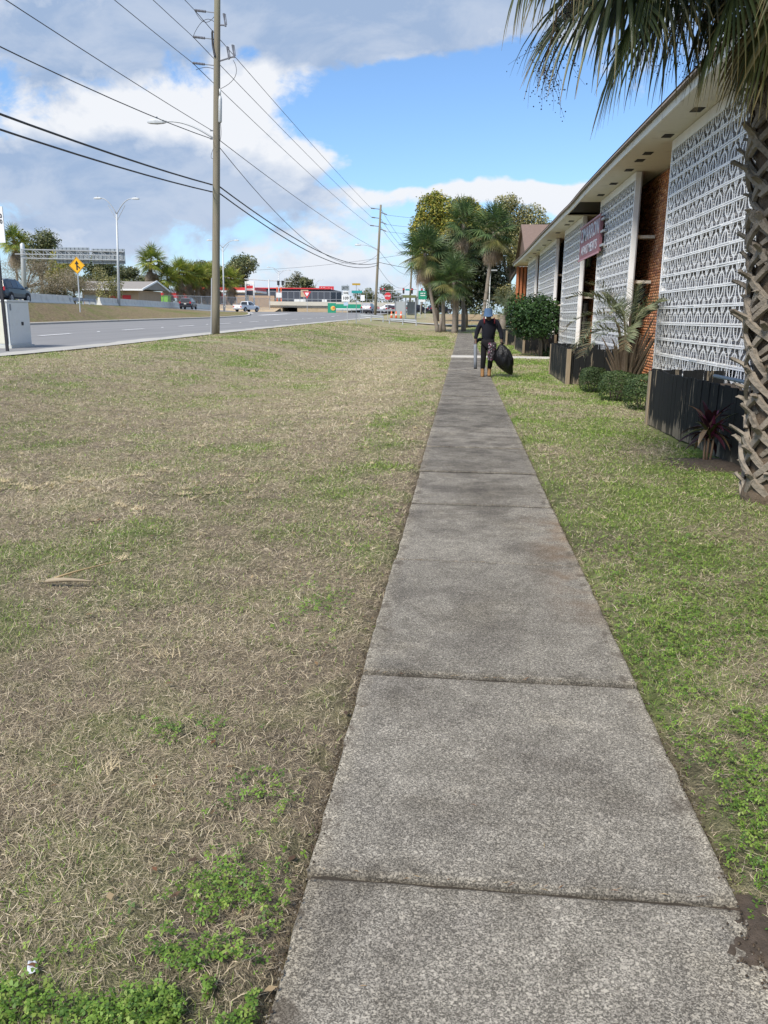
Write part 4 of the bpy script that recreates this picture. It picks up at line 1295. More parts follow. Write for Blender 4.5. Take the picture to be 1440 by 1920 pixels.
def fg_frond(hub, elev, az, R, droop=.8, nseg=46, green=NG, amax=2.0, twist=None, start=None, name='frond', segw=.0165):
    """hub given relative to the palm's foot; a petiole is drawn from the crown to it"""
    hub = Vector(hub); st = Vector(start or C0)
    V, Q, C = fan(petL=.06, R=R, elev=elev, rng=fr2, nseg=nseg, amax=amax, droop=droop, green=green, tip=(.23, .17, .07), ns=8, segw=segw, base=hub, az=az, twist=twist, petw=.012)
    mid = (st + hub) / 2 + Vector((0, 0, .22)); pv = []
    n = 8
    for i in range(n + 1):
        t = i / n; pv.append(st * (1 - t) ** 2 + mid * 2 * t * (1 - t) + hub * t * t)
    mbp = MB(); mbp.tube(pv, [.022 - .012 * i / n for i in range(n + 1)], 5)
    oo = len(V)
    V = np.concatenate([V, np.array([tuple(v) for v in mbp.v])]); Q = np.concatenate([Q, np.array([tuple(k + oo for k in f) for f in mbp.f if len(f) == 4])])
    C = np.concatenate([C, np.tile(np.array(green[1]) * 1.1, (len(mbp.v), 1))])
    return link(name, np_mesh(name, V, None, Q, C, M['frond'], True), fp)


# leaves seen in the photo: (hub relative to the foot, elevation, azimuth, length, droop)
O = Vector((2.93, 7.5, 0))
def rel(x, y_, z): return (x - O.x, y_ - O.y, z)
fg_frond(rel(1.27, 6.9, 3.98), rad(-62), rad(195), .82, .35, 30, amax=1.25, twist=.15)
fg_frond(rel(.85, 6.8, 4.74), rad(-18), rad(188), 1.05, 1.25, 34)
fg_frond(rel(1.15, 6.5, 4.86), rad(-30), rad(205), 1.05, 1.3, 34)
fg_frond(rel(1.5, 6.6, 4.55), rad(-40), rad(200), 1.0, 1.1, 34)
fg_frond(rel(1.62, 7.2, 4.42), rad(-48), rad(185), .95, .9, 32)
fg_frond(rel(1.95, 6.75, 4.12), rad(-58), rad(205), .85, .7, 30, amax=1.5)
fg_frond(rel(2.25, 6.8, 4.1), rad(-66), rad(215), .92, .6, 30, amax=1.4, green=((.06, .085, .03), (.14, .14, .04)))
fg_frond(rel(2.45, 6.7, 4.22), rad(-70), rad(235), 1.0, .6, 30, amax=1.6, green=((.07, .085, .03), (.17, .14, .04)))
fg_frond(rel(2.6, 6.75, 4.2), rad(-72), rad(250), 1.1, .6, 32, green=NG)
fg_frond(rel(2.75, 6.6, 4.1), rad(-68), rad(265), 1.05, .6, 26, green=NY, amax=1.2)
fg_frond(rel(2.2, 7.5, 4.5), rad(-55), rad(170), .9, .8, 30)
fg_frond(rel(1.95, 7.9, 4.6), rad(-50), rad(165), .95, .9, 30)
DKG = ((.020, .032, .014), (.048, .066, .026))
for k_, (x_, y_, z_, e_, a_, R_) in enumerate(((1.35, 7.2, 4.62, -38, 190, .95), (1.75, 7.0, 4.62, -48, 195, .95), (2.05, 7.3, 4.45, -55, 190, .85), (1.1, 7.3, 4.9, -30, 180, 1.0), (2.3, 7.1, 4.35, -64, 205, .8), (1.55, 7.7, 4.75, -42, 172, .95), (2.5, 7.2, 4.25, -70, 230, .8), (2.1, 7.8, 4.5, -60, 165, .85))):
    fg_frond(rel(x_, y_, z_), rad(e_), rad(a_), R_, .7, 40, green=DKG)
for k_, (x_, y_, z_, a_) in enumerate(((2.2, 7.15, 3.95, 200), (2.4, 7.0, 3.9, 225), (2.65, 6.95, 3.95, 255), (2.3, 7.3, 4.0, 180))):
    fg_frond(rel(x_, y_, z_), rad(-82), rad(a_), .62, .5, 22, green=((.13, .095, .045), (.22, .165, .08)), amax=1.0, name='dead_frond')
rr = random.Random(3)
for i in range(24):
    a = i * 2.3999 + .4; e = rad(rr.choice((75, 60, 45, 30, 15, 0)))
    L = 1.35
    h_ = C0 + Vector((math.cos(a) * math.cos(e) * L, math.sin(a) * math.cos(e) * L, .35 + math.sin(e) * L))
    fg_frond(h_, e - .25, a, 1.05, .8, 24)


def fruit_branch(pts, spread, n, seed, ln, dens=1.0):
    """hanging fruit stalks with small dark berries"""
    r = np.random.default_rng(seed); mb = MB(); pts = [Vector(p) for p in pts]; cols = []
    mb.tube(pts, [.012 - .008 * i / (len(pts) - 1) for i in range(len(pts))], 5)
    nb = len(mb.v)
    for k in range(n):
        t = r.random() * (len(pts) - 1.001); i = int(t); p = pts[i].lerp(pts[i + 1], t - i)
        d = Vector((r.normal(0, spread), r.normal(0, spread), -abs(r.normal(.5, .4)))).normalized(); L = ln * r.uniform(.5, 1.2)
        path = [p]
        for s in range(4):
            p = p + d * L / 4; d = (d + Vector((r.normal(0, .25), r.normal(0, .25), -.30))).normalized(); path.append(p)
        mb.tube(path, [.0022, .0018, .0015, .0012, .001], 3, cap=False)
        for s in range(int(7 * dens)):
            q_ = path[1 + r.integers(0, 4)] + Vector((r.normal(0, .016), r.normal(0, .016), r.normal(0, .02)))
            rb = r.uniform(.0045, .0075); o_ = len(mb.v)
            mb.add([q_ + Vector(v) * rb for v in ((1, 0, 0), (-1, 0, 0), (0, 1, 0), (0, -1, 0), (0, 0, 1), (0, 0, -1))], [(0, 2, 4), (2, 1, 4), (1, 3, 4), (3, 0, 4), (2, 0, 5), (1, 2, 5), (3, 1, 5), (0, 3, 5)])
            for v in range(o_, o_ + 6): cols.append(v)
    me = bpy.data.meshes.new('fruit_stalk'); me.from_pydata(mb.v, [], mb.f)
    a = me.color_attributes.new('Col', 'FLOAT_COLOR', 'POINT'); c4 = np.tile(np.array((.13, .085, .045, 1), np.float32), (len(mb.v), 1)); c4[cols] = (.018, .017, .022, 1)
    a.data.foreach_set('color', c4.ravel()); me.materials.append(M['leaf'])
    o_ = link('fruit_stalk', me, fp); o_['kind'] = 'stuff'


fruit_branch([C0, rel(2.0, 7.1, 4.6), rel(1.0, 6.9, 4.3), rel(.64, 6.9, 3.85), rel(.55, 6.9, 3.40)], .32, 150, 4, .36)
fruit_branch([C0, rel(2.3, 7.2, 4.35), rel(1.8, 7.15, 4.1), rel(1.5, 7.1, 3.75)], .7, 120, 5, .42)
fruit_branch([C0, rel(2.4, 7.1, 4.3), rel(2.05, 7.0, 4.05), rel(1.85, 7.0, 3.65)], .6, 110, 6, .38)
fruit_branch([C0, rel(2.2, 7.6, 4.4), rel(1.5, 7.5, 4.15), rel(1.3, 7.4, 3.8)], .6, 80, 7, .36)


# --- leafy crowns
def leafcloud(lumps, n, size, pal, seed, squash=.6, inner=.55, aspect=.55, pale=None):
    """leaf-sized faces through the volume of several lumps; lumps: (x,y,z,rx,ry,rz)"""
    r = np.random.default_rng(seed)
    lumps = np.array(lumps, float); vol = (lumps[:, 3] * lumps[:, 4] * lumps[:, 5]) ** .75; pk = r.choice(len(lumps), n, p=vol / vol.sum())
    d = r.normal(size=(n, 3)); d /= np.linalg.norm(d, axis=1)[:, None]
    rad_ = inner + (1 - inner) * r.random(n) ** .6
    rough = 1 + .22 * (fbm(d[:, 0] * 2.3 + pk * 7, d[:, 2] * 2.3 + d[:, 1] * 1.7, seed, 3) - .5) * 2
    P = lumps[pk, :3] + d * lumps[pk, 3:] * (rad_ * rough)[:, None]
    # clump the leaves into sprays
    P = P + r.normal(0, size * .8, (n, 3))
    nrm = d * .7 + r.normal(0, .6, (n, 3)) + np.array((0, 0, squash)); nrm /= np.linalg.norm(nrm, axis=1)[:, None]
    t = np.cross(nrm, r.normal(size=(n, 3))); t /= np.linalg.norm(t, axis=1)[:, None]; bt = np.cross(nrm, t)
    s = size * r.uniform(.6, 1.3, n)[:, None]
    V = np.stack([P - t * s, P + bt * s * aspect + nrm * s * .12, P + t * s, P - bt * s * aspect + nrm * s * .12], 1).reshape(-1, 3)
    i = np.arange(n) * 4; Q = np.stack([i, i + 1, i + 2, i + 3], -1)
    pal = np.array(pal); lump_k = r.uniform(.8, 1.25, len(lumps))
    c = pal[r.integers(0, len(pal), n)] * r.uniform(.75, 1.25, n)[:, None] * lump_k[pk][:, None]
    return V, Q, np.repeat(c, 4, 0)


def crown(t, lumps, n, size, pal, seed, name='crown', **kw):
    V, Q, C = leafcloud(lumps, n, size, pal, seed, **kw)
    return link(name, np_mesh(name, V, None, Q, C, M['leaf']), t)


def limbs(mb, base, tips, r0):
    base = Vector(base)
    for tp in tips:
        tp = Vector(tp); mid = base.lerp(tp, .5) + Vector((0, 0, .08 * (tp - base).length))
        mb.tube([base, base.lerp(mid, .6), mid, mid.lerp(tp, .6), tp], [r0, r0 * .75, r0 * .55, r0 * .35, r0 * .15], 7)


def tree(name, loc, h, lumps, n, size, pal, label, group=None, seed=1, r0=.3, fork=.35, cat='tree', **kw):
    t = thing(name, loc, label, cat, group)
    mb = MB(); mb.smooth = True
    fk = Vector((lumps[0][0] * .2, 0, h * fork))
    mb.tube([(0, 0, -.2), (0, 0, h * fork * .5), fk], [r0 * 1.25, r0 * .95, r0 * .85], 10)
    limbs(mb, fk, [(l[0], l[1], l[2] + l[5] * .3) for l in lumps], r0 * .6)
    mb.build('trunk', M['bark'], t)
    crown(t, lumps, n, size, pal, seed, **kw)
    return t


SHR = ((.028, .062, .020), (.045, .095, .028), (.06, .12, .035), (.035, .07, .03))
rl = random.Random(2)
lp = [(0, 0, 1.62, 1.05, 1.0, .92)] + [(1.0 * math.cos(a) * .62, .6 * math.sin(a), 1.62 + .5 * math.sin(a * 2 + .5), .5, .5, .45) for a in np.arange(0, 6.2, .7)]
sh = thing('round_shrub', (2.92, 34.9, 0), 'round dark green clipped shrub on several stems beside the pale walk', 'shrub')
mb = MB(); mb.smooth = True
for (x, y_) in ((.35, 0), (.5, .1), (.62, -.05), (.42, -.15), (.75, .1)):
    mb.tube([(x, y_, -.05), (x * .9 + .03, y_, .5), (x * .6, y_ * .5, 1.2)], [.05, .042, .03], 7)
mb.build('trunk', M['bark'], sh)
crown(sh, lp, 9500, .062, SHR, 3, inner=.5)
crown(sh, [(.75, .1, .16, .35, .3, .2)], 700, .045, SHR, 4, name='low_growth')


def hedge(loc, sx, sy, h, label, seed):
    t = thing('clipped_hedge', loc, label, 'hedge', 'low clipped hedges along the building')
    r = np.random.default_rng(seed); n = 5200
    # points on a rounded box
    d = r.normal(size=(n, 3)); d /= np.abs(d).max(1)[:, None] ** .45 * np.linalg.norm(d, axis=1)[:, None] ** .55
    d = np.clip(d, -1, 1); d[:, 2] = np.abs(d[:, 2]) * np.where(r.random(n) < .8, 1, -.75)
    k = .80 + .20 * r.random(n) ** .5
    P = d * k[:, None] * np.array((sx, sy, h * .62)) * (1 + .10 * (fbm(d[:, 0] * 3 + seed, d[:, 1] * 3 + d[:, 2] * 2, seed, 3) - .5)[:, None] * 2) + np.array((0, 0, h * .42))
    nrm = d + r.normal(0, .5, (n, 3)); nrm /= np.linalg.norm(nrm, axis=1)[:, None]
    t1 = np.cross(nrm, r.normal(size=(n, 3))); t1 /= np.linalg.norm(t1, axis=1)[:, None]; b1 = np.cross(nrm, t1); s = r.uniform(.012, .024, n)[:, None]
    V = np.stack([P - t1 * s, P + b1 * s * .6, P + t1 * s, P - b1 * s * .6], 1).reshape(-1, 3); i = np.arange(n) * 4
    pal = np.array([(.05, .085, .028), (.075, .115, .04), (.04, .07, .025), (.10, .14, .055)]); c = pal[r.integers(0, 4, n)] * r.uniform(.75, 1.25, n)[:, None]
    link('foliage', np_mesh('foliage', V, None, np.stack([i, i + 1, i + 2, i + 3], -1), np.repeat(c, 4, 0), M['leaf']), t)
    mb = MB()
    for a in range(7):
        x, y_ = sx * .5 * math.cos(a * 2.4), sy * .5 * math.sin(a * 2.4)
        mb.tube([(x * .4, y_ * .4, -.03), (x, y_, h * .6)], [.014, .006], 5)
    mb.build('stem', M['bark'], t)


hedge((3.28, 14.8, 0), .36, .36, .62, 'nearest low clipped hedge, touching the nearest planter box', 1)
hedge((3.10, 16.5, 0), .36, .38, .56, 'middle low clipped hedge between the two others', 2)
hedge((2.94, 18.4, 0), .30, .38, .52, 'farthest low clipped hedge, beside the dark side of a planter', 3)


# --- feather palm by the brick wall
def feather(L, el, az, droop, rng, n=44, leaf=.46, cols=((.15, .185, .11), (.26, .28, .17)), curl=.26):
    d = Vector((math.cos(az) * math.cos(el), math.sin(az) * math.cos(el), math.sin(el))); side = Vector((-math.sin(az), math.cos(az), 0)); p = Vector((0, 0, 0))
    V = []; Q = []; C = []; pts = []
    for i in range(n + 1):
        pts.append((p.copy(), d.copy())); p = p + d * L / n; d = (d + Vector((0, 0, -droop * (.25 + 1.5 * i / n) / n * 2.2))).normalized()
    for i, (p, d) in enumerate(pts):
        w = .013 * (1 - .8 * i / n); u = side.cross(d) * -1; k = len(V); V += [p - side * w, p + side * w, p - u * w]; C += [(.17, .19, .09)] * 3
        if i: Q += [(k - 3, k - 2, k + 1, k), (k - 2, k - 1, k + 2, k + 1), (k - 1, k - 3, k, k + 2)]
        if i > n * .22:
            t = (i / n - .22) / .78
            for sg in (-1, 1):
                ll = leaf * (1 - .55 * t ** 2) * (.5 + .5 * min(1, t * 6)) * rng.uniform(.85, 1.1)
                dd = (side * sg * .72 + d * rng.uniform(.5, .85) + u * rng.uniform(.1, .5)).normalized(); q_ = p.copy(); wv = d * .0042; c = np.array(cols[0]) + (np.array(cols[1]) - np.array(cols[0])) * rng.random()
                if t > .75 and rng.random() < .5: c = np.array((.30, .23, .13))
                for s in range(4):
                    k = len(V); ww = wv * (1, .9, .6, .08)[s]; V += [q_ - ww, q_ + ww]; C += [c] * 2
                    if s: Q.append((k - 2, k - 1, k + 1, k))
                    q_ = q_ + dd * ll / 3; dd = (dd + Vector((0, 0, -curl * .55))).normalized()
    return np_mesh('frond', np.array([tuple(v) for v in V]), None, np.array(Q), np.array([tuple(c) for c in C]), M['frond'])


jp = thing('feather_palm', (3.5, 17.6, .0), 'small grey green feather palm with arching leaves and dead stalks against the brick wall', 'palm tree')
mb = MB(); mb.smooth = True; mb.tube([(0, 0, -.05), (0, 0, .5), (-.02, 0, 1.25)], [.22, .2, .15], 12); mb.build('trunk', M['fibre'], jp)
mb = MB(); rr = random.Random(9)
for k in range(46):
    a = rr.uniform(0, 6.28); z = rr.uniform(.1, 1.0); L = rr.uniform(.55, 1.0); e = rad(rr.uniform(58, 80)); c, s_ = math.cos(a), math.sin(a)
    p0 = Vector((c * .17, s_ * .17, z)); p1 = p0 + Vector((c * math.cos(e), s_ * math.cos(e), math.sin(e))) * L
    mb.tube([p0, p0.lerp(p1, .5) + Vector((c, s_, 0)) * -.02, p1], [.028, .022, .012], 5)
st2 = mb.build('dead_stalks', plain('dead_stalk', (.17, .125, .085), .9, .35, 6, stretch=(3, 3, 1)), jp); st2['kind'] = 'stuff'
fr3 = np.random.default_rng(31)
for (az, el, L, dr) in ((195, 40, 1.55, 1.5), (222, 32, 1.65, 1.45), (240, 48, 1.5, 1.3), (178, 55, 1.5, 1.2), (255, 25, 1.35, 1.4), (205, 62, 1.4, 1.0), (275, 50, 1.2, 1.1), (300, 55, 1.2, 1.0), (325, 60, 1.1, .9), (150, 60, 1.2, 1.0), (120, 62, 1.1, .9), (265, 70, 1.1, .8), (213, 15, 1.3, 1.3), (190, 20, 1.25, 1.4)):
    link('frond', feather(L * 1.08, rad(el), rad(az), dr * .62, fr3), jp, (0, 0, 1.25))

# blue-grey palm and other greenery at the far end of the building
bp = thing('pindo_palm', (3.0, 62, .15), 'bushy blue green palm by the far end of the brick building', 'palm tree')
mb = MB(); mb.smooth = True; mb.tube([(0, 0, -.1), (0, 0, 1.6)], [.28, .22], 10); mb.build('trunk', M['trunkwood'], bp)
for k in range(20):
    link('frond', feather(2.7, rad(75 - 65 * (k / 20)), k * 2.4, .75, fr3, 34, .6, ((.105, .155, .105), (.16, .21, .14))), bp, (0, 0, 1.6))

# purple cordyline
cp = thing('cordyline', (2.83, 9.35, -.02), 'dark purple and pink leaved plant in bare soil before the nearest planter', 'plant')
mb = MB(); mb.smooth = True
for (x, y_, h_) in ((0, 0, .42), (.04, .02, .34), (-.03, -.02, .30)):
    mb.tube([(x, y_, -.03), (x * 1.4, y_, h_ * .5), (x * 1.5, y_, h_)], [.016, .013, .011], 6)
mb.build('stem', plain('cordyline_stem', (.22, .15, .10), .8, .3, 20), cp)
rc = np.random.default_rng(6)
PC = [((.045, .012, .022), 22), ((.16, .03, .075), 8), ((.30, .16, .15), 3), ((.06, .065, .02), 6), ((.22, .15, .085), 5)]
i = 0
for col, cnt in PC:
    for k in range(cnt):
        az = i * 2.3999 + rc.normal(0, .2); i += 1
        el = rc.uniform(-.35, 1.15) if col[0] < .1 else (rc.uniform(.8, 1.4) if col[1] < .12 or col[0] > .28 else rc.uniform(-.6, .2))
        L = rc.uniform(.24, .38); d = Vector((math.cos(az) * math.cos(el), math.sin(az) * math.cos(el), math.sin(el))); sd_ = Vector((-math.sin(az), math.cos(az), 0)); p = Vector((rc.normal(0, .02), rc.normal(0, .02), rc.uniform(.26, .46)))
        V = []; Q = []; C = []
        for s in range(7):
            t = s / 6; w = .030 * math.sin(PI * min(.98, .12 + t * .88)) ** .8 + .001; u = sd_.cross(d); kk = len(V)
            V += [p - sd_ * w + u * -w * .5, p, p + sd_ * w + u * -w * .5]; cc = np.array(col) * rc.uniform(.85, 1.15)
            C += [cc * .9, cc * 1.15, cc * .9]
            if s: Q += [(kk - 3, kk - 2, kk + 1, kk), (kk - 2, kk - 1, kk + 2, kk + 1)]
            p = p + d * L / 6; d = (d + Vector((0, 0, -.16))).normalized()
        link('leaf', np_mesh('leaf', np.array([tuple(v) for v in V]), None, np.array(Q), np.array(C), M['frond'], True), cp)
# bare soil mound round it
XX, YY = np.meshgrid(np.linspace(-.55, .6, 26), np.linspace(-.5, .5, 24)); rr_ = np.sqrt((XX / .55) ** 2 + (YY / .45) ** 2) + (fbm(XX * 6, YY * 6, 8) - .5) * .7
ZZ = np.where(rr_ < 1, .045 * (1 - rr_) + (fbm(XX * 14, YY * 14, 4) - .5) * .03 - .005, -.08)
ii = (np.arange(23)[:, None] * 26 + np.arange(25)[None, :]).ravel()
sm = link('soil_mound', np_mesh('soil_mound', np.stack([XX + 2.85, YY + 9.2, ZZ], -1).reshape(-1, 3), None, np.stack([ii, ii + 1, ii + 27, ii + 26], -1), None, M['soil'], True)); struct(sm)
# soil spilled over the corner of the broken slab
XX, YY = np.meshgrid(np.linspace(.70, 1.2, 40), np.linspace(1.48, 2.06, 44)); rr_ = np.sqrt(((XX - .96) / .125) ** 2 + ((YY - 1.79) / .14) ** 2) + (fbm(XX * 11, YY * 11, 18, 4) - .5) * 1.3
ZZ = .018 * np.minimum(.6, 1 - rr_) + (fbm(XX * 44, YY * 44, 4, 3) - .5) * .022 - .004
ii = (np.arange(43)[:, None] * 40 + np.arange(39)[None, :]).ravel()
sm = link('spilled_soil', np_mesh('spilled_soil', np.stack([XX, YY, ZZ], -1).reshape(-1, 3), None, np.stack([ii, ii + 1, ii + 41, ii + 40], -1), None, M['soil'], True)); struct(sm)

# ------------------------------------------------------------------ street things
def wp(mb, name, mats, t, parent=None):
    """a part written in world coordinates, hung under thing t"""
    ob = link(name, mb.mesh(name, mats), parent or t)
    if parent is None: ob.matrix_parent_inverse = Matrix.Translation(-Vector(t.location))
    return ob


m, q, b, o = new_mat('pole_wood')
P = q.n('ShaderNodeTexCoord').outputs['Object']
n1 = q.noise(q.vmath('MULTIPLY', P, (14, 14, .5)), 1.5, 6, .7); n2 = q.noise(q.vmath('MULTIPLY', P, (40, 40, 2)), 1.5, 4, .7); n3 = q.noise(P, .5, 4, .6)
c = q.mix(q.add(q.mul(n1, .65), q.mul(n2, .35)), (.085, .072, .050), (.33, .29, .215)); c = q.mix(q.ramp(n3, .45, .7, 0, .5), c, (.16, .165, .11))
q.put(b.inputs['Base Color'], c); b.inputs['Roughness'].default_value = .9; bump(q, b, q.add(n1, n2), .6, .01); M['pole'] = m


def curve3(a, bq, c, n=10):
    a, bq, c = Vector(a), Vector(bq), Vector(c); return [a * (1 - t) ** 2 + bq * 2 * t * (1 - t) + c * t * t for t in [i / n for i in range(n + 1)]]


def cobra(t, base, head, bulge=.5, r=.045, lname='lamp_arm', seg=12):
    base, head = Vector(base), Vector(head); mid = Vector((base.x * .45 + head.x * .55, (base.y + head.y) / 2, max(base.z, head.z) + bulge * .2))
    mb = MB(); mb.smooth = True; mb.tube(curve3(base, mid, head, seg), [r * (1 - .3 * i / seg) for i in range(seg + 1)], 7); arm = wp(mb, lname, M['galv'], t)
    d = (head - base); d.z = 0; d.normalize(); sd_ = Vector((-d.y, d.x, 0)); mb = MB()
    rings = []
    for (s, w, h0, h1) in ((-.05, .05, -.04, .05), (.10, .12, -.07, .10), (.45, .17, -.085, .13), (.75, .14, -.07, .09), (.86, .06, -.05, .03)):
        c = head + d * s
        rings.append([c - sd_ * w + Vector((0, 0, h0)), c + sd_ * w + Vector((0, 0, h0)), c + sd_ * w * 1.02 + Vector((0, 0, (h0 + h1) / 2)), c + sd_ * w * .5 + Vector((0, 0, h1)), c - sd_ * w * .5 + Vector((0, 0, h1)), c - sd_ * w * 1.02 + Vector((0, 0, (h0 + h1) / 2))])
    mb.loft(rings); hd = wp(mb, 'lamp_head', M['steel_pole'], t)
    mb = MB(); c = head + d * .4; mb.tube([c + Vector((0, 0, .12)), c + Vector((0, 0, .22))], [.045, .04], 7); pc = wp(mb, 'photocell', M['galv_dark'], t)
    return arm


# near utility pole
up = thing('utility_pole', (-12.27, 40, .55), 'near tall wooden utility pole with a street lamp arm at the edge of the lawn', 'utility pole', 'wooden utility poles along the road')
PT = lambda z: Vector((-12.29 + (z - .5) * .0445, 40, z))
mb = MB(); mb.smooth = True; mb.tube([PT(z) for z in (.4, 2, 5, 8, 11, 14, 17.6)], [.20, .195, .182, .170, .158, .145, .13], 14); wp(mb, 'pole', M['pole'], up)
mb = MB(); mb.tube([PT(.4) + Vector((-.19, -.12, 0)), PT(3.3) + Vector((-.17, -.12, 0))], .035, 6); wp(mb, 'conduit', M['galv'], up)
tips = [(-12.70, 40, 15.08), (-12.83, 40, 13.99), (-12.90, 40, 12.90)]
for tp in tips:
    tp = Vector(tp); a = PT(tp.z - .14); mid = a.lerp(tp, .5)
    mb = MB(); mb.tube([a, mid], .022, 6); mb.bar(a + Vector((-.10, 0, -.10)), a + Vector((-.10, 0, .12)), .06); wp(mb, 'arm', M['galv_dark'], up)
    mb = MB(); pts = []; rs = []
    for i in range(17):
        pts.append(mid.lerp(tp, i / 16)); rs.append(.062 if i % 2 else .04)
    mb.tube(pts, rs, 8); wp(mb, 'insulator', M['insul'], up)
for z, xr, k in ((14.45, .42, 1), (12.95, .85, 2)):
    a = PT(z) + Vector((.1, 0, 0)); e = PT(z) + Vector((xr, -.1, .16 if k == 2 else -.05))
    mb = MB(); mb.tube([a, e], .035, 6)
    for i in range(k):
        p = a.lerp(e, 1 - .35 * i); mb.tube([p + Vector((0, 0, -.05)), p + Vector((-.04, 0, .2)), p + Vector((-.07, 0, .48))], [.05, .03, .055], 7); mb.tube([p + Vector((.07, -.05, .0)), p + Vector((.02, -.05, .45))], .022, 6)
    wp(mb, 'fuse_cutout', M['insul'], up)
mb = MB(); mb.tube([PT(14.2) + Vector((-.18, -.1, 0)), PT(14.1) + Vector((-.2, -.1, 0)), PT(13.6) + Vector((-.17, -.1, 0)), PT(13.1) + Vector((-.05, -.16, 0))], [.04, .05, .05, .05], 7); wp(mb, 'cable_guard', M['black_metal'], up)
mb = MB(); mb.smooth = True; mb.tube([PT(11.45) + Vector((.2, -.12, 0)), PT(11.3) + Vector((.2, -.12, 0)), PT(10.35) + Vector((.2, -.12, 0)), PT(10.3) + Vector((.2, -.12, 0))], [.06, .085, .085, .05], 10); mb.tube([PT(11.75) + Vector((.19, -.12, 0)), PT(11.45) + Vector((.2, -.12, 0))], [.05, .035], 7); wp(mb, 'surge_arrester', M['steel_pole'], up)
mb = MB()
mb.tube(curve3(PT(12.95) + Vector((.8, -.1, .0)), PT(12.2) + Vector((1.3, -.1, 0)), PT(11.75) + Vector((.2, -.12, 0))), .012, 4)
mb.tube(curve3(tips[1], PT(14.9) + Vector((-.6, -.1, .1)), PT(14.55) + Vector((-.1, 0, 0))), .012, 4)
mb.tube(curve3(tips[0], PT(14.4) + Vector((-.6, 0, -.2)), PT(14.85) + Vector((-.1, 0, 0))), .012, 4)
mb.tube(curve3(Vector(tips[2]) + Vector((.15, 0, -.3)), PT(12.7) + Vector((-.5, 0, .1)), PT(12.6) + Vector((-.1, 0, 0))), .012, 4)
mb.tube(curve3(PT(10.3) + Vector((.22, -.12, 0)), PT(9.6) + Vector((.3, -.1, 0)), PT(9.5) + Vector((.12, 0, 0))), .012, 4)
mb.tube(curve3(PT(9.2) + Vector((-.12, -.1, 0)), PT(8.7) + Vector((-.35, -.1, 0)), PT(8.75) + Vector((-.12, -.1, 0))), .010, 4)
wp(mb, 'jumper_wire', M['wire'], up)
cobra(up, PT(9.62) + Vector((-.1, 0, 0)), (-14.35, 40, 10.40), .5)
mb = MB()
for z in (9.98, 9.62, 7.6, 7.28): mb.bar(PT(z) + Vector((-.3, -.05, 0)), PT(z) + Vector((-.1, -.05, 0)), .05)
wp(mb, 'cable_clamp', M['galv_dark'], up)

# far pole and the third one
fp2 = thing('utility_pole', (-12.09, 113, 1.2), 'second wooden utility pole with a street lamp, standing right of the stop sign road signs', 'utility pole', 'wooden utility poles along the road')
PF = lambda z: Vector((-12.09 + (z - 1.26) * .0447, 113, z))
mb = MB(); mb.smooth = True; mb.tube([PF(z) for z in (1.0, 5, 10, 16.02)], [.20, .185, .165, .14], 12); wp(mb, 'pole', M['pole'], fp2)
ftips = [(-12.75, 113, 15.6), (-12.65, 113, 14.45), (-12.85, 113, 13.42)]
for tp in ftips:
    tp = Vector(tp); mb = MB(); mb.tube([PF(tp.z - .15), tp], .045, 6); mb.tube([PF(tp.z - .15).lerp(tp, .6), tp], .075, 6); wp(mb, 'insulator', M['insul'], fp2)
for z in (15.1, 13.9, 13.0):
    mb = MB(); mb.tube([PF(z), PF(z - .35) + Vector((.9, -.2, 0))], .07, 6); wp(mb, 'insulator', M['insul'], fp2)
cobra(fp2, PF(10.15), (-14.1, 113, 10.9), .5)
p3 = thing('utility_pole', (-12.09, 186, 2.2), 'farthest utility pole, half hidden behind the left palm and above the bus shelter', 'utility pole', 'wooden utility poles along the road')
mb = MB(); mb.smooth = True; mb.tube([(-12.09, 186, 2), (-11.6, 186, 17)], [.24, .17], 10); wp(mb, 'pole', M['pole'], p3)
mb = MB(); mb.tube([(-12.6, 186, 15.8), (-11, 186, 15.8)], .06, 6); wp(mb, 'crossarm', M['galv_dark'], p3)


def wire(a, bq, sag, r, label, n=26):
    a, bq = Vector(a), Vector(bq); mb = MB(); mb.smooth = True
    pts = [a.lerp(bq, i / n) - Vector((0, 0, 4 * sag * (i / n) * (1 - i / n))) for i in range(n + 1)]
    mb.tube(pts, r, 5)
    t = mb.build('power_line', M['wire']); tag(t, label, 'cable', 'overhead cables along the road')


PV = -33.0
wire(tips[0], (-12.7, PV, 15.1), .6, .014, 'highest thin cable, running from the top insulator of the near pole out over the road')
wire(tips[1], (-12.83, PV, 14.0), .7, .014, 'second highest thin cable left of the near pole, on the middle insulator')
wire(tips[2], (-12.9, PV, 12.9), .85, .014, 'third thin cable left of the near pole, on the lowest insulator')
wire(PT(9.98) + Vector((-.2, 0, 0)), (-12.1, PV, 9.98), .75, .014, 'thin cable meeting the near pole just above its lamp arm')
wire(PT(9.62) + Vector((-.2, 0, 0)), (-12.1, PV, 9.62), 1.9, .018, 'twisted cable meeting the near pole at the lamp arm, sagging to the left')
wire(PT(7.6) + Vector((-.2, 0, 0)), (-12.2, PV, 7.6), 1.36, .034, 'upper of the two thick black cables left of the near pole')
wire(PT(7.28) + Vector((-.2, 0, 0)), (-12.2, PV, 7.28), 1.44, .030, 'lower of the two thick black cables left of the near pole')
wire(tips[0], ftips[0], .2, .016, 'highest thin cable between the near pole and the second pole')
wire(tips[1], ftips[1], .2, .016, 'second highest thin cable between the near pole and the second pole')
wire(tips[2], ftips[2], .3, .016, 'third highest thin cable between the near pole and the second pole')
wire(PT(9.6) + Vector((.1, 0, 0)), PF(10.3), .4, .017, 'thin fairly straight cable from the near lamp arm to the second pole lamp arm')
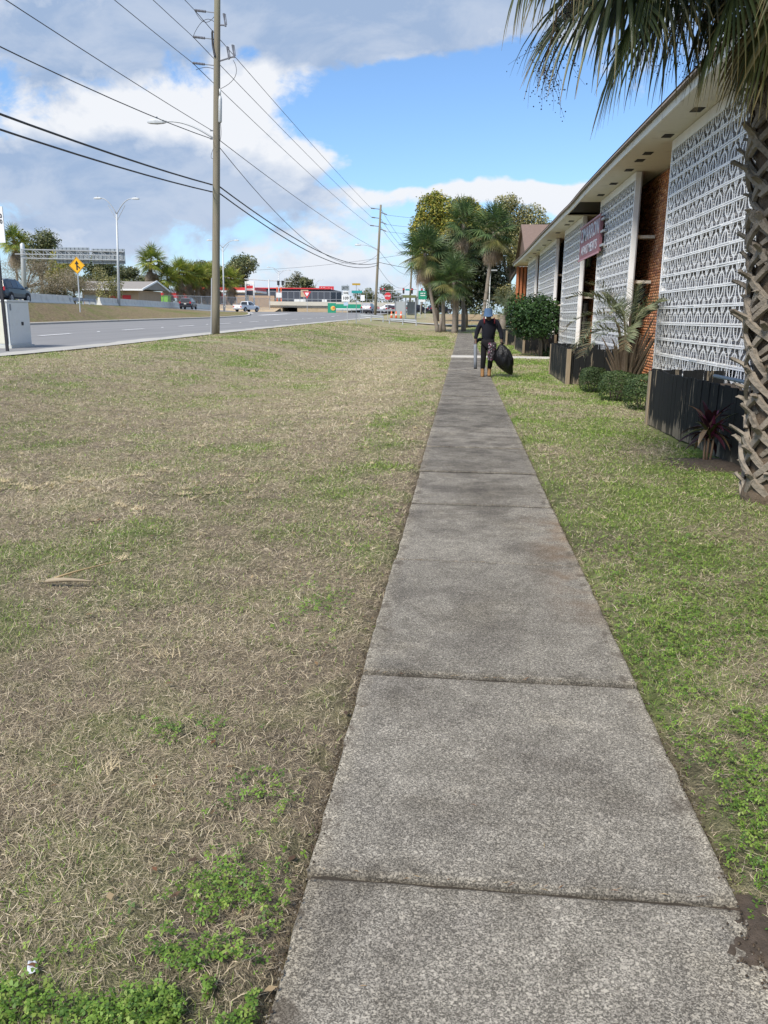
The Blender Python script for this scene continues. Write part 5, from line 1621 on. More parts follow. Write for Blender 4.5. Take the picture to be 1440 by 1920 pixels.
wire(PT(9.3) + Vector((.1, 0, 0)), PF(9.75), 3.0, .018, 'deeply sagging thin cable between the near pole and the second pole')
wire(PT(7.55) + Vector((.1, 0, 0)), PF(8.6), 1.4, .034, 'upper thick black cable sagging between the near pole and the second pole')
wire(PT(7.25) + Vector((.1, 0, 0)), PF(8.3), 1.5, .032, 'lower thick black cable sagging between the near pole and the second pole')
for i, (z0, z1, sg, lb) in enumerate(((15.6, 15.8, .5, 'highest cable running on beyond the second pole towards the palms'), (14.4, 15.0, .6, 'second cable running on beyond the second pole towards the palms'), (13.4, 14.0, .6, 'third cable running on beyond the second pole towards the palms'), (10.3, 10.6, 1.0, 'cable from the second lamp arm running on to the farthest pole'), (8.2, 9.0, 2.0, 'deeply sagging cable from the second pole to the farthest pole'))):
    wire(PF(z0), (-12.0, 186, z1), sg, .022, lb)
wire(PF(14.8) + Vector((.9, -.2, -.1)), (16, 128, 15.2), .5, .018, 'upper cable leaving the second pole sideways behind the palms')
wire(PF(13.6) + Vector((.9, -.2, -.1)), (16, 128, 14.0), .5, .018, 'middle cable leaving the second pole sideways behind the palms')
wire(PF(12.7) + Vector((.9, -.2, -.1)), (16, 128, 13.0), .5, .018, 'lower cable leaving the second pole sideways behind the palms')
wire(PF(8.7), (6, 122, 8.0), .7, .032, 'thick cable leaving the second pole sideways to the palm clump')
wire((-80, 260, 15), (-5, 200, 17.5), 1.4, .035, 'long cable crossing the far street above the dark shop')

# ------------------------------------------------------------------ left edge: cabinet and sign
cb = thing('control_cabinet', (-15.3, 26.2, .3), 'pale grey roadside control cabinet at the left edge of the photo', 'cabinet')
mb = MB(); mb.box(-15.95, -14.74, 25.55, 27.02, .05, .50); wp(mb, 'plinth', plain('plinth', (.55, .56, .52), .8, .1, 3), cb)
mb = MB(); mb.box(-15.9, -14.80, 25.6, 26.95, .502, 1.90); wp(mb, 'body', M['cab'], cb)
mb = MB(); mb.box(-15.94, -14.76, 25.56, 26.99, 1.902, 1.955); wp(mb, 'lid', M['cab'], cb)
mb = MB(); mb.box(-14.797, -14.775, 25.66, 26.89, .55, 1.87); d1 = wp(mb, 'door', M['cab'], cb)
mb = MB(); mb.box(-15.85, -14.85, 25.575, 25.597, .55, 1.87); wp(mb, 'door', M['cab_side'], cb)
mb = MB(); mb.box(-14.772, -14.75, 26.36, 26.46, 1.14, 1.25); wp(mb, 'latch', M['black_metal'], cb, d1)
mb = MB(); mb.box(-14.772, -14.762, 25.72, 25.79, 1.62, 1.82); wp(mb, 'label_plate', M['galv_dark'], cb, d1)

sp = thing('route_notice_sign', (-13.99, 24, .25), 'white sign plate on a dark post before the control cabinet at the left edge', 'sign')
mb = MB(); mb.box(-14.03, -13.95, 23.97, 24.03, .1, 4.6); wp(mb, 'post', M['black_metal'], sp)
mb = MB(); mb.box(-14.30, -13.68, 23.93, 23.965, 3.58, 4.60); wp(mb, 'sign_panel', M['sign_white'], sp)
for (tx, z) in (('50', 4.33), ('10', 4.17)):
    ob = lettering(tx, .17, M['sign_black'], sp, (.20, -.075, z - .25), sx=.95, bold=.004)

# ------------------------------------------------------------------ upper road: barrier, rails, lamps, gantry, merge sign
br = thing('concrete_barrier', (-38, 75, 2.3), 'long concrete safety barrier along the upper road', 'barrier')
prof_b = [(-.30, -.25), (-.30, .08), (-.17, .30), (-.09, .82), (.09, .82), (.17, .30), (.30, .08), (.30, -.25)]
mb = MB(); mb.prism([(x, -1.8, z) for x, z in prof_b], (0, 0, 0), (0, 3.56, 0)); segm = mb.mesh('segment', M['barrier'])
yv = 40.0
while yv < 152:
    if not (58.5 < yv < 66 or 78.5 < yv < 83.5):
        a = Vector((XB(yv - 1.8), yv - 1.8, ZB(yv))); c = Vector((XB(yv + 1.8), yv + 1.8, ZB(yv)))
        ob = link('segment', segm, br, ((a + c) / 2) - br.location); ob.rotation_euler = (0, 0, math.atan2(c.y - a.y, c.x - a.x) - PI / 2)
    yv += 3.6


def guardrail(path, h, label, group, wood=False, postw=.12, end=False):
    a0 = Vector(path[0]); t = thing('guard_rail', a0, label, 'guard rail', group)
    for a, bq in zip(path[:-1], path[1:]):
        a, bq = Vector(a), Vector(bq); d = (bq - a).normalized(); n = max(1, round((bq - a).length / 2))
        mb = MB(); sd_ = Vector((-d.y, d.x, 0)); rings = []
        for p in (a, bq):
            rings.append([p + sd_ * s + Vector((0, 0, h + z)) for s, z in ((.05, .16), (.11, .10), (.04, .03), (.04, -.03), (.11, -.10), (.05, -.16), (.02, -.16), (.07, -.10), (0, -.03), (0, .03), (.07, .10), (.02, .16))])
        mb.loft(rings); wp(mb, 'rail', M['galv'], t)
        for i in range(n + 1):
            p = a.lerp(bq, i / n); mb = MB(); mb.box(p.x - postw / 2, p.x + postw / 2, p.y - postw / 2, p.y + postw / 2, p.z - .3, p.z + h + .1); wp(mb, 'post', M['galv'], t)
    return t


GG = 'galvanised guard rails'
guardrail([(-36.6, 57.5, 2.3), (-37.5, 67, 2.3)], .55, 'guard rail closing the barrier gap just right of the parked dark blue car', GG)
guardrail([(-38.0, 77, 2.3), (-38.7, 84, 2.3)], .55, 'guard rail closing the barrier gap behind the yellow merge sign', GG)
guardrail([(-11.3, 89.5, 1.05), (-8.55, 88.2, .93)], .58, 'bent guard rail at the street corner left of the other low rail', GG)
guardrail([(-7.6, 85.2, .70), (-4.75, 84.2, .60)], .55, 'low guard rail between the street corner and the palm clump', GG)
guardrail([(-24, 152, 2.0), (-17, 150, 2.0), (-9, 151, 2.1)], .6, 'long guard rail behind the green ground sign and the silver car', GG)


def double_lamp(base, j, l, r, label, k=1.0, single=False):
    t = thing('street_lamp', base, label, 'street lamp', 'tall twin arm street lamps')
    mb = MB(); mb.smooth = True; mb.tube([Vector(base) - Vector((0, 0, .3)), j], [.16 * k, .09 * k], 10); wp(mb, 'pole', M['steel_pole'], t)
    for hd in (l, r):
        cobra(t, j, hd, .3, .06 * k); mb = MB(); jj = Vector(j) - Vector((0, 0, .7)); hv = Vector(hd); mb.tube([jj, jj.lerp(hv, .55) + Vector((0, 0, .35))], .035 * k, 5); wp(mb, 'brace', M['galv'], t)
    return t


double_lamp((-38.95, 90.6, 2.3), (-38.55, 90.6, 12.2), (-40.2, 90.6, 13.85), (-36.7, 90.6, 13.8), 'nearest twin arm street lamp, right of the sign gantry')
double_lamp((-44.4, 138, 2.2), (-44.2, 138, 12.3), (-45.9, 138, 13.6), (-42.6, 138, 13.6), 'twin arm street lamp just right of the near utility pole') if False else double_lamp((-40.75, 138.0, 2.2), (-40.6, 138, 12.4), (-42.5, 138, 13.6), (-38.6, 138, 13.6), 'twin arm street lamp seen just right of the near utility pole')
double_lamp((-46.4, 205, 1.9), (-46.2, 205, 12.0), (-48.4, 205, 13.1), (-44.0, 205, 12.4), 'twin arm street lamp in front of the dark shop')
double_lamp((-53.0, 290, 2), (-52.9, 290, 10.9), (-55.0, 290, 13.8), (-50.3, 290, 13.8), 'farthest twin arm street lamp above the bridge')

gt = thing('sign_gantry', (-52.5, 95, 2.2), 'overhead steel truss with two big sign boards seen from behind', 'sign gantry')
mb = MB(); mb.smooth = True; mb.tube([(-52.6, 95, 1.8), (-52.25, 95, 8.6), (-52.25, 95, 9.3), (-52.24, 95, 9.5)], [.30, .26, .26, .1], 12); wp(mb, 'column', M['steel_pole'], gt)
ch = [((-52.2, 94.6, 8.75), (-40.0, 94.6, 8.55)), ((-52.2, 95.4, 8.75), (-40.0, 95.4, 8.55)), ((-52.2, 94.6, 7.75), (-40.0, 94.6, 7.6)), ((-52.2, 95.4, 7.75), (-40.0, 95.4, 7.6)), ((-53, 94.55, 8.2), (-40.0, 94.55, 8.1))]
mb = MB()
for a, c in ch: mb.tube([a, c], .055, 6)
wp(mb, 'chord', M['galv'], gt)
mb = MB()
for i in range(9):
    t0, t1 = i / 9, (i + .5) / 9
    for (p, r) in ((0, 2), (1, 3)):
        a = Vector(ch[p][0]).lerp(Vector(ch[p][1]), t0); c = Vector(ch[r][0]).lerp(Vector(ch[r][1]), t0 + 1 / 9); mb.tube([a, c], .03, 5)
        mb.tube([Vector(ch[p][0]).lerp(Vector(ch[p][1]), t0), Vector(ch[r][0]).lerp(Vector(ch[r][1]), t0)], .03, 5)
wp(mb, 'lattice', M['galv'], gt)
for (xa, xb, za, zb) in ((-48.45, -44.35, 7.25, 9.05), (-44.05, -40.0, 7.2, 8.92)):
    mb = MB(); mb.box(xa, xb, 95.62, 95.7, za, zb); pn = wp(mb, 'sign_board', M['sign_back'], gt)
    mb = MB()
    for k in range(8):
        x = xa + (xb - xa) * (k + .5) / 8; mb.box(x - .03, x + .03, 95.54, 95.618, za, zb)
    for z in (za + .3, zb - .3): mb.box(xa, xb, 95.48, 95.538, z - .05, z + .05)
    wp(mb, 'stiffener', M['galv_dark'], gt, pn)

ms = thing('merge_sign', (-29.82, 62, 1.7), 'yellow diamond sign with a black merging arrow on the median bank', 'road sign')
mb = MB(); mb.bar((-29.84, 62, 1.6), (-29.80, 62, 4.7), .07); wp(mb, 'post', M['galv'], ms)
MC = Vector((-29.79, 61.93, 5.10)); hd = .64
mb = MB(); mb.prism([MC + Vector(v) * hd for v in ((0, 0, 1), (1, 0, 0), (0, 0, -1), (-1, 0, 0))], (0, 0, 0), (0, .02, 0)); pl = wp(mb, 'sign_panel', M['sign_yellow'], ms)
mb = MB()
for i in range(4):
    vv = [Vector(v) for v in ((0, 0, 1), (1, 0, 0), (0, 0, -1), (-1, 0, 0))]; a, c = MC + vv[i] * hd * .93 + Vector((0, -.006, 0)), MC + vv[(i + 1) % 4] * hd * .93 + Vector((0, -.006, 0)); mb.bar(a, c, .022, .006)
wp(mb, 'border', M['sign_black'], ms, pl)
mb = MB(); y_ = -.010
for poly in ([(-.055, -.34), (.055, -.34), (.055, .12), (-.055, .12)], [(-.17, .10), (.17, .10), (0, .37)], [(.054, .02), (.054, -.09), (.20, -.25), (.265, -.18)]):
    mb.prism([MC + Vector((x, y_, z)) for x, z in poly], (0, 0, 0), (0, .005, 0)); y_ -= .0012
wp(mb, 'arrow_symbol', M['sign_black'], ms, pl)

# ------------------------------------------------------------------ vehicles
WHEEL = {}


def wheel_meshes(r):
    if r not in WHEEL:
        mb = MB(); mb.smooth = True
        ringz = []
        for (y_, rr) in ((-.11, r * .62), (-.12, r * .9), (-.09, r), (.09, r), (.12, r * .9), (.11, r * .62)):
            ringz.append([(math.cos(a) * rr, y_, math.sin(a) * rr) for a in [2 * PI * k / 18 for k in range(18)]])
        mb.loft(ringz); me1 = mb.mesh('wheel', M['tyre'])
        mb = MB()
        mb.loft([[(math.cos(a) * rr, y_, math.sin(a) * rr) for a in [2 * PI * k / 10 for k in range(10)]] for (y_, rr) in ((.10, r * .60), (.125, r * .58), (.105, r * .25), (.12, r * .1))])
        for k in range(5):
            a = 2 * PI * k / 5; mb.bar((0, .118, 0), (math.cos(a) * r * .57, .124, math.sin(a) * r * .57), .05, .02)
        WHEEL[r] = (me1, mb.mesh('rim', M['rim']))
    return WHEEL[r]


def section(x, zb, zt, w, round_=.12):
    r = round_; return [(x, -w * .92, zb), (x, w * .92, zb), (x, w, zb + r), (x, w, (zb + zt) / 2), (x, w * .965, zt - r * .5), (x, w * .86, zt), (x, -w * .86, zt), (x, -w * .965, zt - r * .5), (x, -w, (zb + zt) / 2), (x, -w, zb + r)]


def vehicle(kind, loc, heading, paint, label, s=1.0, group='cars on the roads'):
    t = thing({'suv': 'sport_utility_vehicle', 'truck': 'pickup_truck', 'sedan': 'sedan_car', 'van': 'minivan'}[kind], loc, label, {'truck': 'pickup truck'}.get(kind, 'car'), group, heading)
    if kind in ('suv', 'van'):
        body = [(-2.36, .55, .90, .80), (-2.30, .40, 1.02, .90), (-1.7, .33, 1.10, .945), (0, .30, 1.08, .955), (1.2, .32, 1.04, .945), (2.05, .36, .96, .90), (2.30, .42, .86, .80)]
        cabn = [(-2.27, 1.03, 1.06, .86, .82), (-2.02, 1.05, 1.62, .88, .68), (-1.3, 1.07, 1.72, .90, .68), (.1, 1.06, 1.71, .90, .67), (.62, 1.05, 1.60, .89, .66), (1.38, 1.02, 1.06, .86, .80)]
        wins = ((-1.85, -1.02), (-.94, -.06), (.02, .95)); axles = (-1.42, 1.42); wr = .37
        rear = (-2.245, 1.10, -2.045, 1.56); front = (.66, 1.56, 1.34, 1.09)
    elif kind == 'sedan':
        body = [(-2.36, .55, .92, .78), (-2.28, .36, 1.0, .86), (-1.5, .28, 1.0, .91), (0, .26, .96, .92), (1.2, .27, .93, .91), (2.05, .32, .82, .86), (2.32, .40, .68, .74)]
        cabn = [(-1.85, .96, 1.0, .84, .80), (-1.1, .97, 1.40, .84, .62), (-.2, .95, 1.46, .85, .62), (.35, .94, 1.40, .85, .62), (1.25, .90, .94, .82, .78)]
        wins = ((-1.25, -.45), (-.38, .75)); axles = (-1.4, 1.4); wr = .33; rear = (-1.80, 1.02, -1.16, 1.36); front = (.42, 1.35, 1.2, .96)
    else:
        body = [(-2.85, .60, 1.02, .90), (-2.80, .50, 1.10, .95), (-.72, .45, 1.12, .98), (-.7, .42, 1.14, .99), (.8, .42, 1.16, .99), (1.5, .44, 1.18, .98), (2.5, .46, 1.10, .95), (2.85, .52, .95, .86)]
        cabn = [(-.85, 1.10, 1.14, .90, .86), (-.66, 1.12, 1.86, .92, .72), (.2, 1.14, 1.93, .93, .72), (.75, 1.14, 1.84, .93, .70), (1.45, 1.15, 1.19, .90, .84)]
        wins = ((-.55, .12), (.2, 1.02)); axles = (-1.75, 1.8); wr = .41; rear = (-.832, 1.22, -.69, 1.78); front = (.80, 1.79, 1.40, 1.24)
    if kind == 'van': cabn[1] = (-2.12, 1.05, 1.66, .88, .70)
    mb = MB(); mb.smooth = False; mb.loft([section(*q_) for q_ in body]); bd = mb.build('body', paint, t)
    mb = MB()
    mb.loft([[(x, -wl, zl), (x, wl, zl), (x, wl * .35 + wt * .65, zl * .3 + zt * .7), (x, wt, zt), (x, -wt, zt), (x, -(wl * .35 + wt * .65), zl * .3 + zt * .7)] for (x, zl, zt, wl, wt) in cabn]); cn = mb.build('cabin', paint, t)
    def cab_at(x):
        xs_ = [c[0] for c in cabn]; return [np.interp(x, xs_, [c[k] for c in cabn]) for k in range(1, 5)]
    for (xa, xb) in wins:
        for sg in (-1, 1):
            P_ = []
            for x, lo in ((xa, True), (xb, True), (xb, False), (xa, False)):
                zl, zt, wl, wt = cab_at(x); f = .10 if lo else .82; f = f if zt - zl > .35 else f * .9
                z = zl + (zt - zl) * f; w = wl + ((wl * .35 + wt * .65) - wl) * min(1, f / .7) + (0 if f < .7 else (wt - (wl * .35 + wt * .65)) * (f - .7) / .3)
                P_.append(Vector((x, sg * (w + .006), z)))
            mb = MB(); mb.prism(P_, (0, 0, 0), (0, sg * .006, 0)); mb.build('window', M['dark_glass'], t)
    for (x0, z0, x1, z1), nm in ((rear, 'rear_window'), (front, 'windscreen')):
        w0, w1 = (.74, .60) if nm == 'rear_window' else (.60, .74)
        off = Vector((-.02 if nm == 'rear_window' else .02, 0, .012))
        mb = MB(); mb.prism([Vector((x0, -w0, z0)) + off, Vector((x0, w0, z0)) + off, Vector((x1, w1, z1)) + off, Vector((x1, -w1, z1)) + off], (0, 0, 0), off * .5); mb.build(nm, M['dark_glass'], t)
    w1, w2 = wheel_meshes(wr); hw = body[3][3]
    for ax in axles:
        for sg in (-1, 1):
            ob = link('wheel', w1, t, (ax, sg * (hw - .10), wr)); ob.rotation_euler = (0, 0, 0 if sg > 0 else PI); link('rim', w2, ob)
            mb = MB(); mb.loft([[(ax + math.cos(a) * wr * rr, sg * (hw + e), wr + math.sin(a) * wr * rr) for a in [PI * k / 12 - .25 + .5 * 0 for k in range(-1, 15)]] for rr, e in ((1.03, -.06), (1.03, .012), (1.20, .012))], closed=False); mb.build('wheel_arch', M['black_metal'], t)
    xb = body[0][0]; zl = 1.0 if kind != 'sedan' else .82
    for sg in (-1, 1):
        mb = MB(); mb.box(xb - .03, xb + .14, sg * .80 - .11, sg * .80 + .12, zl - .12 - (.10 if kind == 'truck' else 0), zl + .14 - (.10 if kind == 'truck' else 0)); mb.build('tail_light', M['tail'], t)
        xf = body[-1][0]; mb = MB(); mb.box(xf - .16, xf + .01, sg * .62 - .14, sg * .62 + .14, .68, .84); mb.build('headlight', M['chrome'], t)
        x_m = front[2] - .22; mb = MB(); mb.box(x_m - .08, x_m + .06, sg * (hw + .06) - .09, sg * (hw + .06) + .09, 1.06, 1.22); mb.build('mirror', paint, t)
    mb = MB(); mb.box(xb - .06, xb + .12, -.86, .86, .42, .62); mb.build('bumper', M['black_metal'] if kind != 'truck' else M['chrome'], t)
    mb = MB(); mb.box(xb - .035, xb - .005, -.17, .17, .74 - (.0 if kind != 'truck' else .0), .88); mb.build('number_plate', M['plate'], t)
    if kind in ('suv', 'van'):
        for sg in (-1, 1):
            mb = MB(); mb.tube([(-1.7, sg * .62, 1.72), (-1.6, sg * .62, 1.765), (0, sg * .62, 1.765), (.1, sg * .62, 1.73)], .018, 5); mb.build('roof_rail', M['galv'], t)
    if kind == 'truck':
        mb = MB(); mb.box(-2.78, -.72, -.80, .80, 1.125, 1.135); mb.build('bed_liner', M['black_metal'], t)
        for sg in (-1, 1):
            mb = MB(); mb.box(-2.84, -.72, sg * .90 - .07, sg * .90 + .07, 1.10, 1.26); mb.build('bed_side', paint, t)
        mb = MB(); mb.box(-2.87, -2.80, -.82, .82, .68, 1.25); mb.build('tailgate', paint, t)
    t.scale = (s, s, s)
    return t


cp_blue = carpaint('dark_blue_paint', (.022, .034, .052)); cp_black = carpaint('black_paint', (.012, .013, .022)); cp_white = carpaint('white_car_paint', (.72, .74, .76)); cp_silver = carpaint('silver_paint', (.33, .34, .37)); cp_red = carpaint('wine_paint', (.09, .02, .03))
vehicle('suv', (-34.9, 60.6, 2.22), math.atan2(.985, -.10), cp_blue, 'dark blue car driving away on the upper road behind the control cabinet', 1.02)
vehicle('suv', (-39.5, 116, 2.2), math.atan2(.97, -.12), cp_black, 'black car driving away on the upper road left of the near utility pole', .92)
vehicle('truck', (-38.9, 146, 2.02), math.atan2(.93, .36), cp_white, 'white pickup truck joining the road right of the near utility pole', .98)
vehicle('van', (-16.7, 146, 2.0), math.atan2(.99, .12), cp_silver, 'silver car seen from behind left of the second utility pole')
vehicle('sedan', (-13.6, 158, 2.15), math.atan2(.2, .98), cp_white, 'white car crossing behind the stop sign', 1.15)
vehicle('sedan', (-13.1, 154, 2.1), math.atan2(.98, .1), cp_red, 'dark red car beside the bus shelter', 1.0)
vehicle('suv', (-9.2, 168, 2.2), math.atan2(.1, 1), cp_black, 'black parked car right of the bus shelter')
vehicle('suv', (-4.6, 166, 2.2), math.atan2(.5, 1), cp_black, 'black parked car behind the left palm trunks')

# ------------------------------------------------------------------ signs and shelter in the middle distance
def post(t, x, y_, z0, z1, w=.06, mat=None):
    mb = MB(); mb.bar((x, y_, z0), (x, y_, z1), w); wp(mb, 'post', mat or M['galv'], t)


def panel(t, x, y_, z, w, h, mat, parent=None, name='sign_panel', d=.02):
    mb = MB(); mb.box(x - w / 2, x + w / 2, y_ - d, y_, z - h / 2, z + h / 2); return wp(mb, name, mat, t, parent)


def wtext(t, txt, size, mat, x, y_, z, sx=1.0, bold=0.0):
    L = t.location; ob = lettering(txt, size, mat, t, (x - L.x, y_ - L.y, z - L.z), sx=sx, bold=bold); return ob


rs = thing('route_sign', (-10.4, 75, .95), 'white junction route marker stack reading JCT 109 on one post', 'road sign')
post(rs, -10.58, 75, .6, 4.35)
panel(rs, -10.75, 74.95, 4.02, .72, .42, M['sign_back']); wtext(rs, 'JCT', .30, M['sign_black'], -10.75, 74.925, 4.02, 1.1, .006)
panel(rs, -10.73, 74.95, 3.60, .50, .34, M['sign_white'])
mb = MB(); mb.bar((-10.92, 74.92, 3.60), (-10.58, 74.92, 3.60), .05, .05); mb.prism([(-10.60, 74.90, 3.69), (-10.60, 74.90, 3.51), (-10.50, 74.90, 3.60)], (0, 0, 0), (0, .02, 0)); wp(mb, 'arrow_symbol', M['sign_black'], rs)
panel(rs, -10.72, 74.95, 3.12, .74, .58, M['sign_white']); wtext(rs, '109', .36, M['sign_black'], -10.72, 74.925, 3.12, 1.05, .008)
panel(rs, -10.70, 74.95, 2.62, .40, .30, plain('pale_blue_plate', (.40, .52, .66), .5, .05, 4))
ss = thing('street_name_sign', (-9.88, 76, .95), 'crossed street name plates, yellow over green, on a thin post', 'road sign')
post(ss, -9.88, 76, .6, 4.45, .06)
panel(ss, -9.88, 75.95, 4.40, .76, .17, plain('amber_plate', (.42, .27, .03), .5, .1, 5)); panel(ss, -9.82, 75.95, 3.72, .98, .24, M['sign_teal'])
wtext(ss, 'Dellwood Av', .15, M['sign_white'], -9.82, 75.925, 3.72, 1.0) if False else None
for i in range(5): pass
st = thing('stop_sign', (-8.68, 95, 1.05), 'red stop sign on a thin post before the bus shelter', 'road sign')
post(st, -8.68, 95, .8, 3.45, .06)
SC = Vector((-8.69, 94.93, 3.82))
mb = MB(); mb.prism([SC + Vector((math.cos(a) * .40, 0, math.sin(a) * .44)) for a in [PI / 8 + k * PI / 4 for k in range(8)]], (0, 0, 0), (0, .02, 0)); pn = wp(mb, 'sign_panel', M['sign_red'], st); wtext(st, 'STOP', .25, M['sign_white'], SC.x, SC.y - .02, SC.z, 1.0, .006)

bs = thing('bus_shelter', (-7.8, 110, 1.6), 'grey bus shelter with a flat roof and frosted panels', 'bus shelter')
for (x, y_) in ((-9.0, 109.2), (-9.0, 110.8), (-6.3, 109.2), (-6.3, 110.8), (-7.6, 109.2)):
    mb = MB(); mb.box(x - .07, x + .07, y_ - .07, y_ + .07, 1.3, 4.0); wp(mb, 'post', M['galv_dark'], bs)
mb = MB(); mb.box(-9.3, -6.1, 108.9, 111.2, 4.0, 4.14); wp(mb, 'roof', M['galv_dark'], bs)
m, q, b, o = new_mat('frosted_panel'); q.put(b.inputs['Base Color'], (.42, .45, .48)); b.inputs['Roughness'].default_value = .4; b.inputs['Alpha'].default_value = .82; M['frost'] = m
for (xa, xb, yv) in ((-8.92, -7.68, 109.2), (-7.5, -6.4, 110.8), (-8.9, -7.7, 110.8)):
    mb = MB(); mb.box(xa, xb, yv - .02, yv + .02, 1.75, 3.5); wp(mb, 'panel', M['frost'], bs)
mb = MB(); mb.box(-6.32, -6.28, 109.3, 110.7, 1.75, 3.5); wp(mb, 'panel', M['frost'], bs)
mb = MB(); mb.box(-7.4, -6.5, 110.2, 110.6, 1.95, 2.02); wp(mb, 'bench', M['galv_dark'], bs)
mb = MB(); mb.box(-8.0, -6.2, 108.86, 108.895, 3.98, 4.3); wp(mb, 'roof_sign', plain('olive_board', (.14, .16, .07), .6, .15, 4), bs)
for i, (x, y_, lb) in enumerate(((-9.1, 105, 'leftmost orange traffic cone by the bus shelter'), (-8.45, 104.2, 'middle and nearest orange traffic cone by the bus shelter'), (-7.85, 104.6, 'rightmost orange traffic cone by the bus shelter'))):
    t = thing('traffic_cone', (x, y_, 1.15), lb, 'traffic cone', 'orange traffic cones')
    mb = MB(); mb.smooth = True; mb.tube([(0, 0, .06), (0, 0, .5), (0, 0, 1.05)], [.17, .13, .07], 10); cn = mb.build('cone', M['orange'], t)
    mb = MB(); mb.tube([(0, 0, .55), (0, 0, .72)], [.130, .112], 10, cap=False); mb.build('band', M['sign_white'], cn); mb = MB(); mb.box(-.2, .2, -.2, .2, -.02, .06); mb.build('base', M['orange'], t)

gs = thing('green_ground_sign', (-23, 150, 1.9), 'long green ground sign with a white line of lettering and a coloured emblem', 'sign')
panel(gs, -24.0, 150, 2.85, 1.5, 1.9, M['sign_green'], d=.2); panel(gs, -20.9, 150, 3.15, 4.6, .95, M['sign_green'], d=.2)
mb = MB(); mb.smooth = True; mb.ball((-23.75, 149.75, 2.85), .45, .03, .42, 12, 8); wp(mb, 'emblem', plain('emblem_yellow', (.65, .45, .1), .5, .2, 3), gs)
mb = MB(); mb.smooth = True; mb.ball((-23.62, 149.72, 2.98), .22, .03, .2, 10, 6); wp(mb, 'emblem_dot', M['orange'], gs)
mb = MB(); mb.box(-23.2, -18.7, 149.77, 149.79, 2.70, 2.85); wp(mb, 'stripe', M['sign_white'], gs)

gd = thing('guide_sign', (-5.9, 120, 1.5), 'square green direction sign with white lines on two posts left of the palms', 'road sign')
post(gd, -6.2, 120, 1.2, 4.4, .08); post(gd, -5.5, 120, 1.2, 4.4, .08); panel(gd, -5.9, 119.9, 4.6, 1.25, 1.2, M['sign_green'])
for z in (4.85, 4.55): panel(gd, -5.88, 119.87, z, .7, .12, M['sign_white'], name='legend_line')
panel(gd, -5.9, 119.9, 3.8, .8, .32, M['sign_white'])
ys_ = thing('yield_sign', (-28.6, 150, 1.9), 'red and white yield triangle in front of a tan sign', 'road sign')
post(ys_, -28.6, 150, 1.5, 5.0, .07); YC = Vector((-28.6, 149.9, 5.3))
mb = MB(); mb.prism([YC + Vector(v) for v in ((-.75, 0, .5), (.75, 0, .5), (0, 0, -.78))], (0, 0, 0), (0, .03, 0)); pn = wp(mb, 'sign_panel', M['sign_red'], ys_)
mb = MB(); mb.prism([YC + Vector(v) + Vector((0, -.03, .02)) for v in ((-.40, 0, .27), (.40, 0, .27), (0, 0, -.40))], (0, 0, 0), (0, .015, 0)); wp(mb, 'centre', M['sign_white'], ys_, pn)
ts = thing('tan_sign', (-32.1, 165, 2), 'tan shop sign on a post behind the yield triangle', 'sign'); post(ts, -32.1, 165, 1.6, 6, .12); panel(ts, -31.95, 164.9, 5.85, 1.55, 1.35, M['tan_wall']); panel(ts, -31.9, 164.86, 6.2, .9, .22, M['sign_black'], name='legend_line')
wq = thing('small_white_sign', (-17.1, 140, 1.9), 'small white square sign on a post right of the red shop sign', 'road sign'); post(wq, -17.15, 140, 1.6, 4.9, .07); panel(wq, -17.1, 139.9, 4.55, .7, .95, M['sign_white'])

# signals
sg_ = thing('signal_mast', (-10.3, 185, 2.2), 'mast arm with traffic signals over the far junction', 'traffic signal')
mb = MB(); mb.smooth = True; mb.tube([(-10.3, 185, 2), (-10.3, 185, 11)], [.2, .13], 9); wp(mb, 'pole', M['steel_pole'], sg_)
mb = MB(); mb.tube([(-10.3, 185, 7.5), (-17.6, 185, 7.15)], [.1, .06], 7); wp(mb, 'mast_arm', M['steel_pole'], sg_)
for x in (-18.5, -17.7, -13.4, -11.5, -9.3):
    mb = MB(); mb.box(x - .2, x + .2, 184.7, 185.0, 6.5, 7.7); h_ = wp(mb, 'signal_head', M['black_metal'], sg_)
    mb = MB(); mb.tube([(x, 184.68, 7.45), (x, 184.62, 7.45)], .13, 9); wp(mb, 'lens', emis('red_lens', (.8, .03, .03), .9), sg_, h_)
panel(sg_, -12.5, 184.8, 7.35, .9, .36, M['sign_teal'], name='street_plate')
wpole = thing('white_pole', (-12.0, 196, 2.2), 'tall white pole beside the farthest utility pole', 'pole'); mb = MB(); mb.smooth = True; mb.tube([(-11.0, 200, 2), (-11.0, 200, 11.5)], [.16, .11], 8); wp(mb, 'pole', M['sign_white'], wpole)

# ------------------------------------------------------------------ bridge and bank in the distance
bg = thing('road_bridge', (-26, 162, 2), 'low concrete bridge with a dark opening beneath and a railing on top', 'bridge')
mb = MB(); mb.box(-38.2, -12.0, 160.5, 172, 3.05, 3.65); wp(mb, 'deck', M['concrete_far'], bg)
mb = MB(); mb.box(-38.2, -12.0, 160.2, 160.48, 3.4, 4.15); wp(mb, 'parapet', plain('pale_parapet', (.50, .47, .40), .8, .12, .5), bg)
mb = MB(); mb.box(-60, -35.6, 160.6, 168, 1.2, 3.04); wp(mb, 'abutment', M['tan_soil'], bg)
mb = MB(); mb.box(-32.6, -22.5, 160.6, 168, 1.2, 3.04); wp(mb, 'abutment', M['tan_soil'], bg)
mb = MB(); mb.box(-35.58, -32.62, 166, 166.2, 1.0, 3.04); wp(mb, 'opening', M['dark'], bg)  # solid dark sheet standing in for the shade under the deck
mb = MB(); mb.box(-22.4, -12, 166, 166.2, 1.0, 3.04); wp(mb, 'opening', M['dark'], bg)  # second dark sheet, again painted shade below the bridge
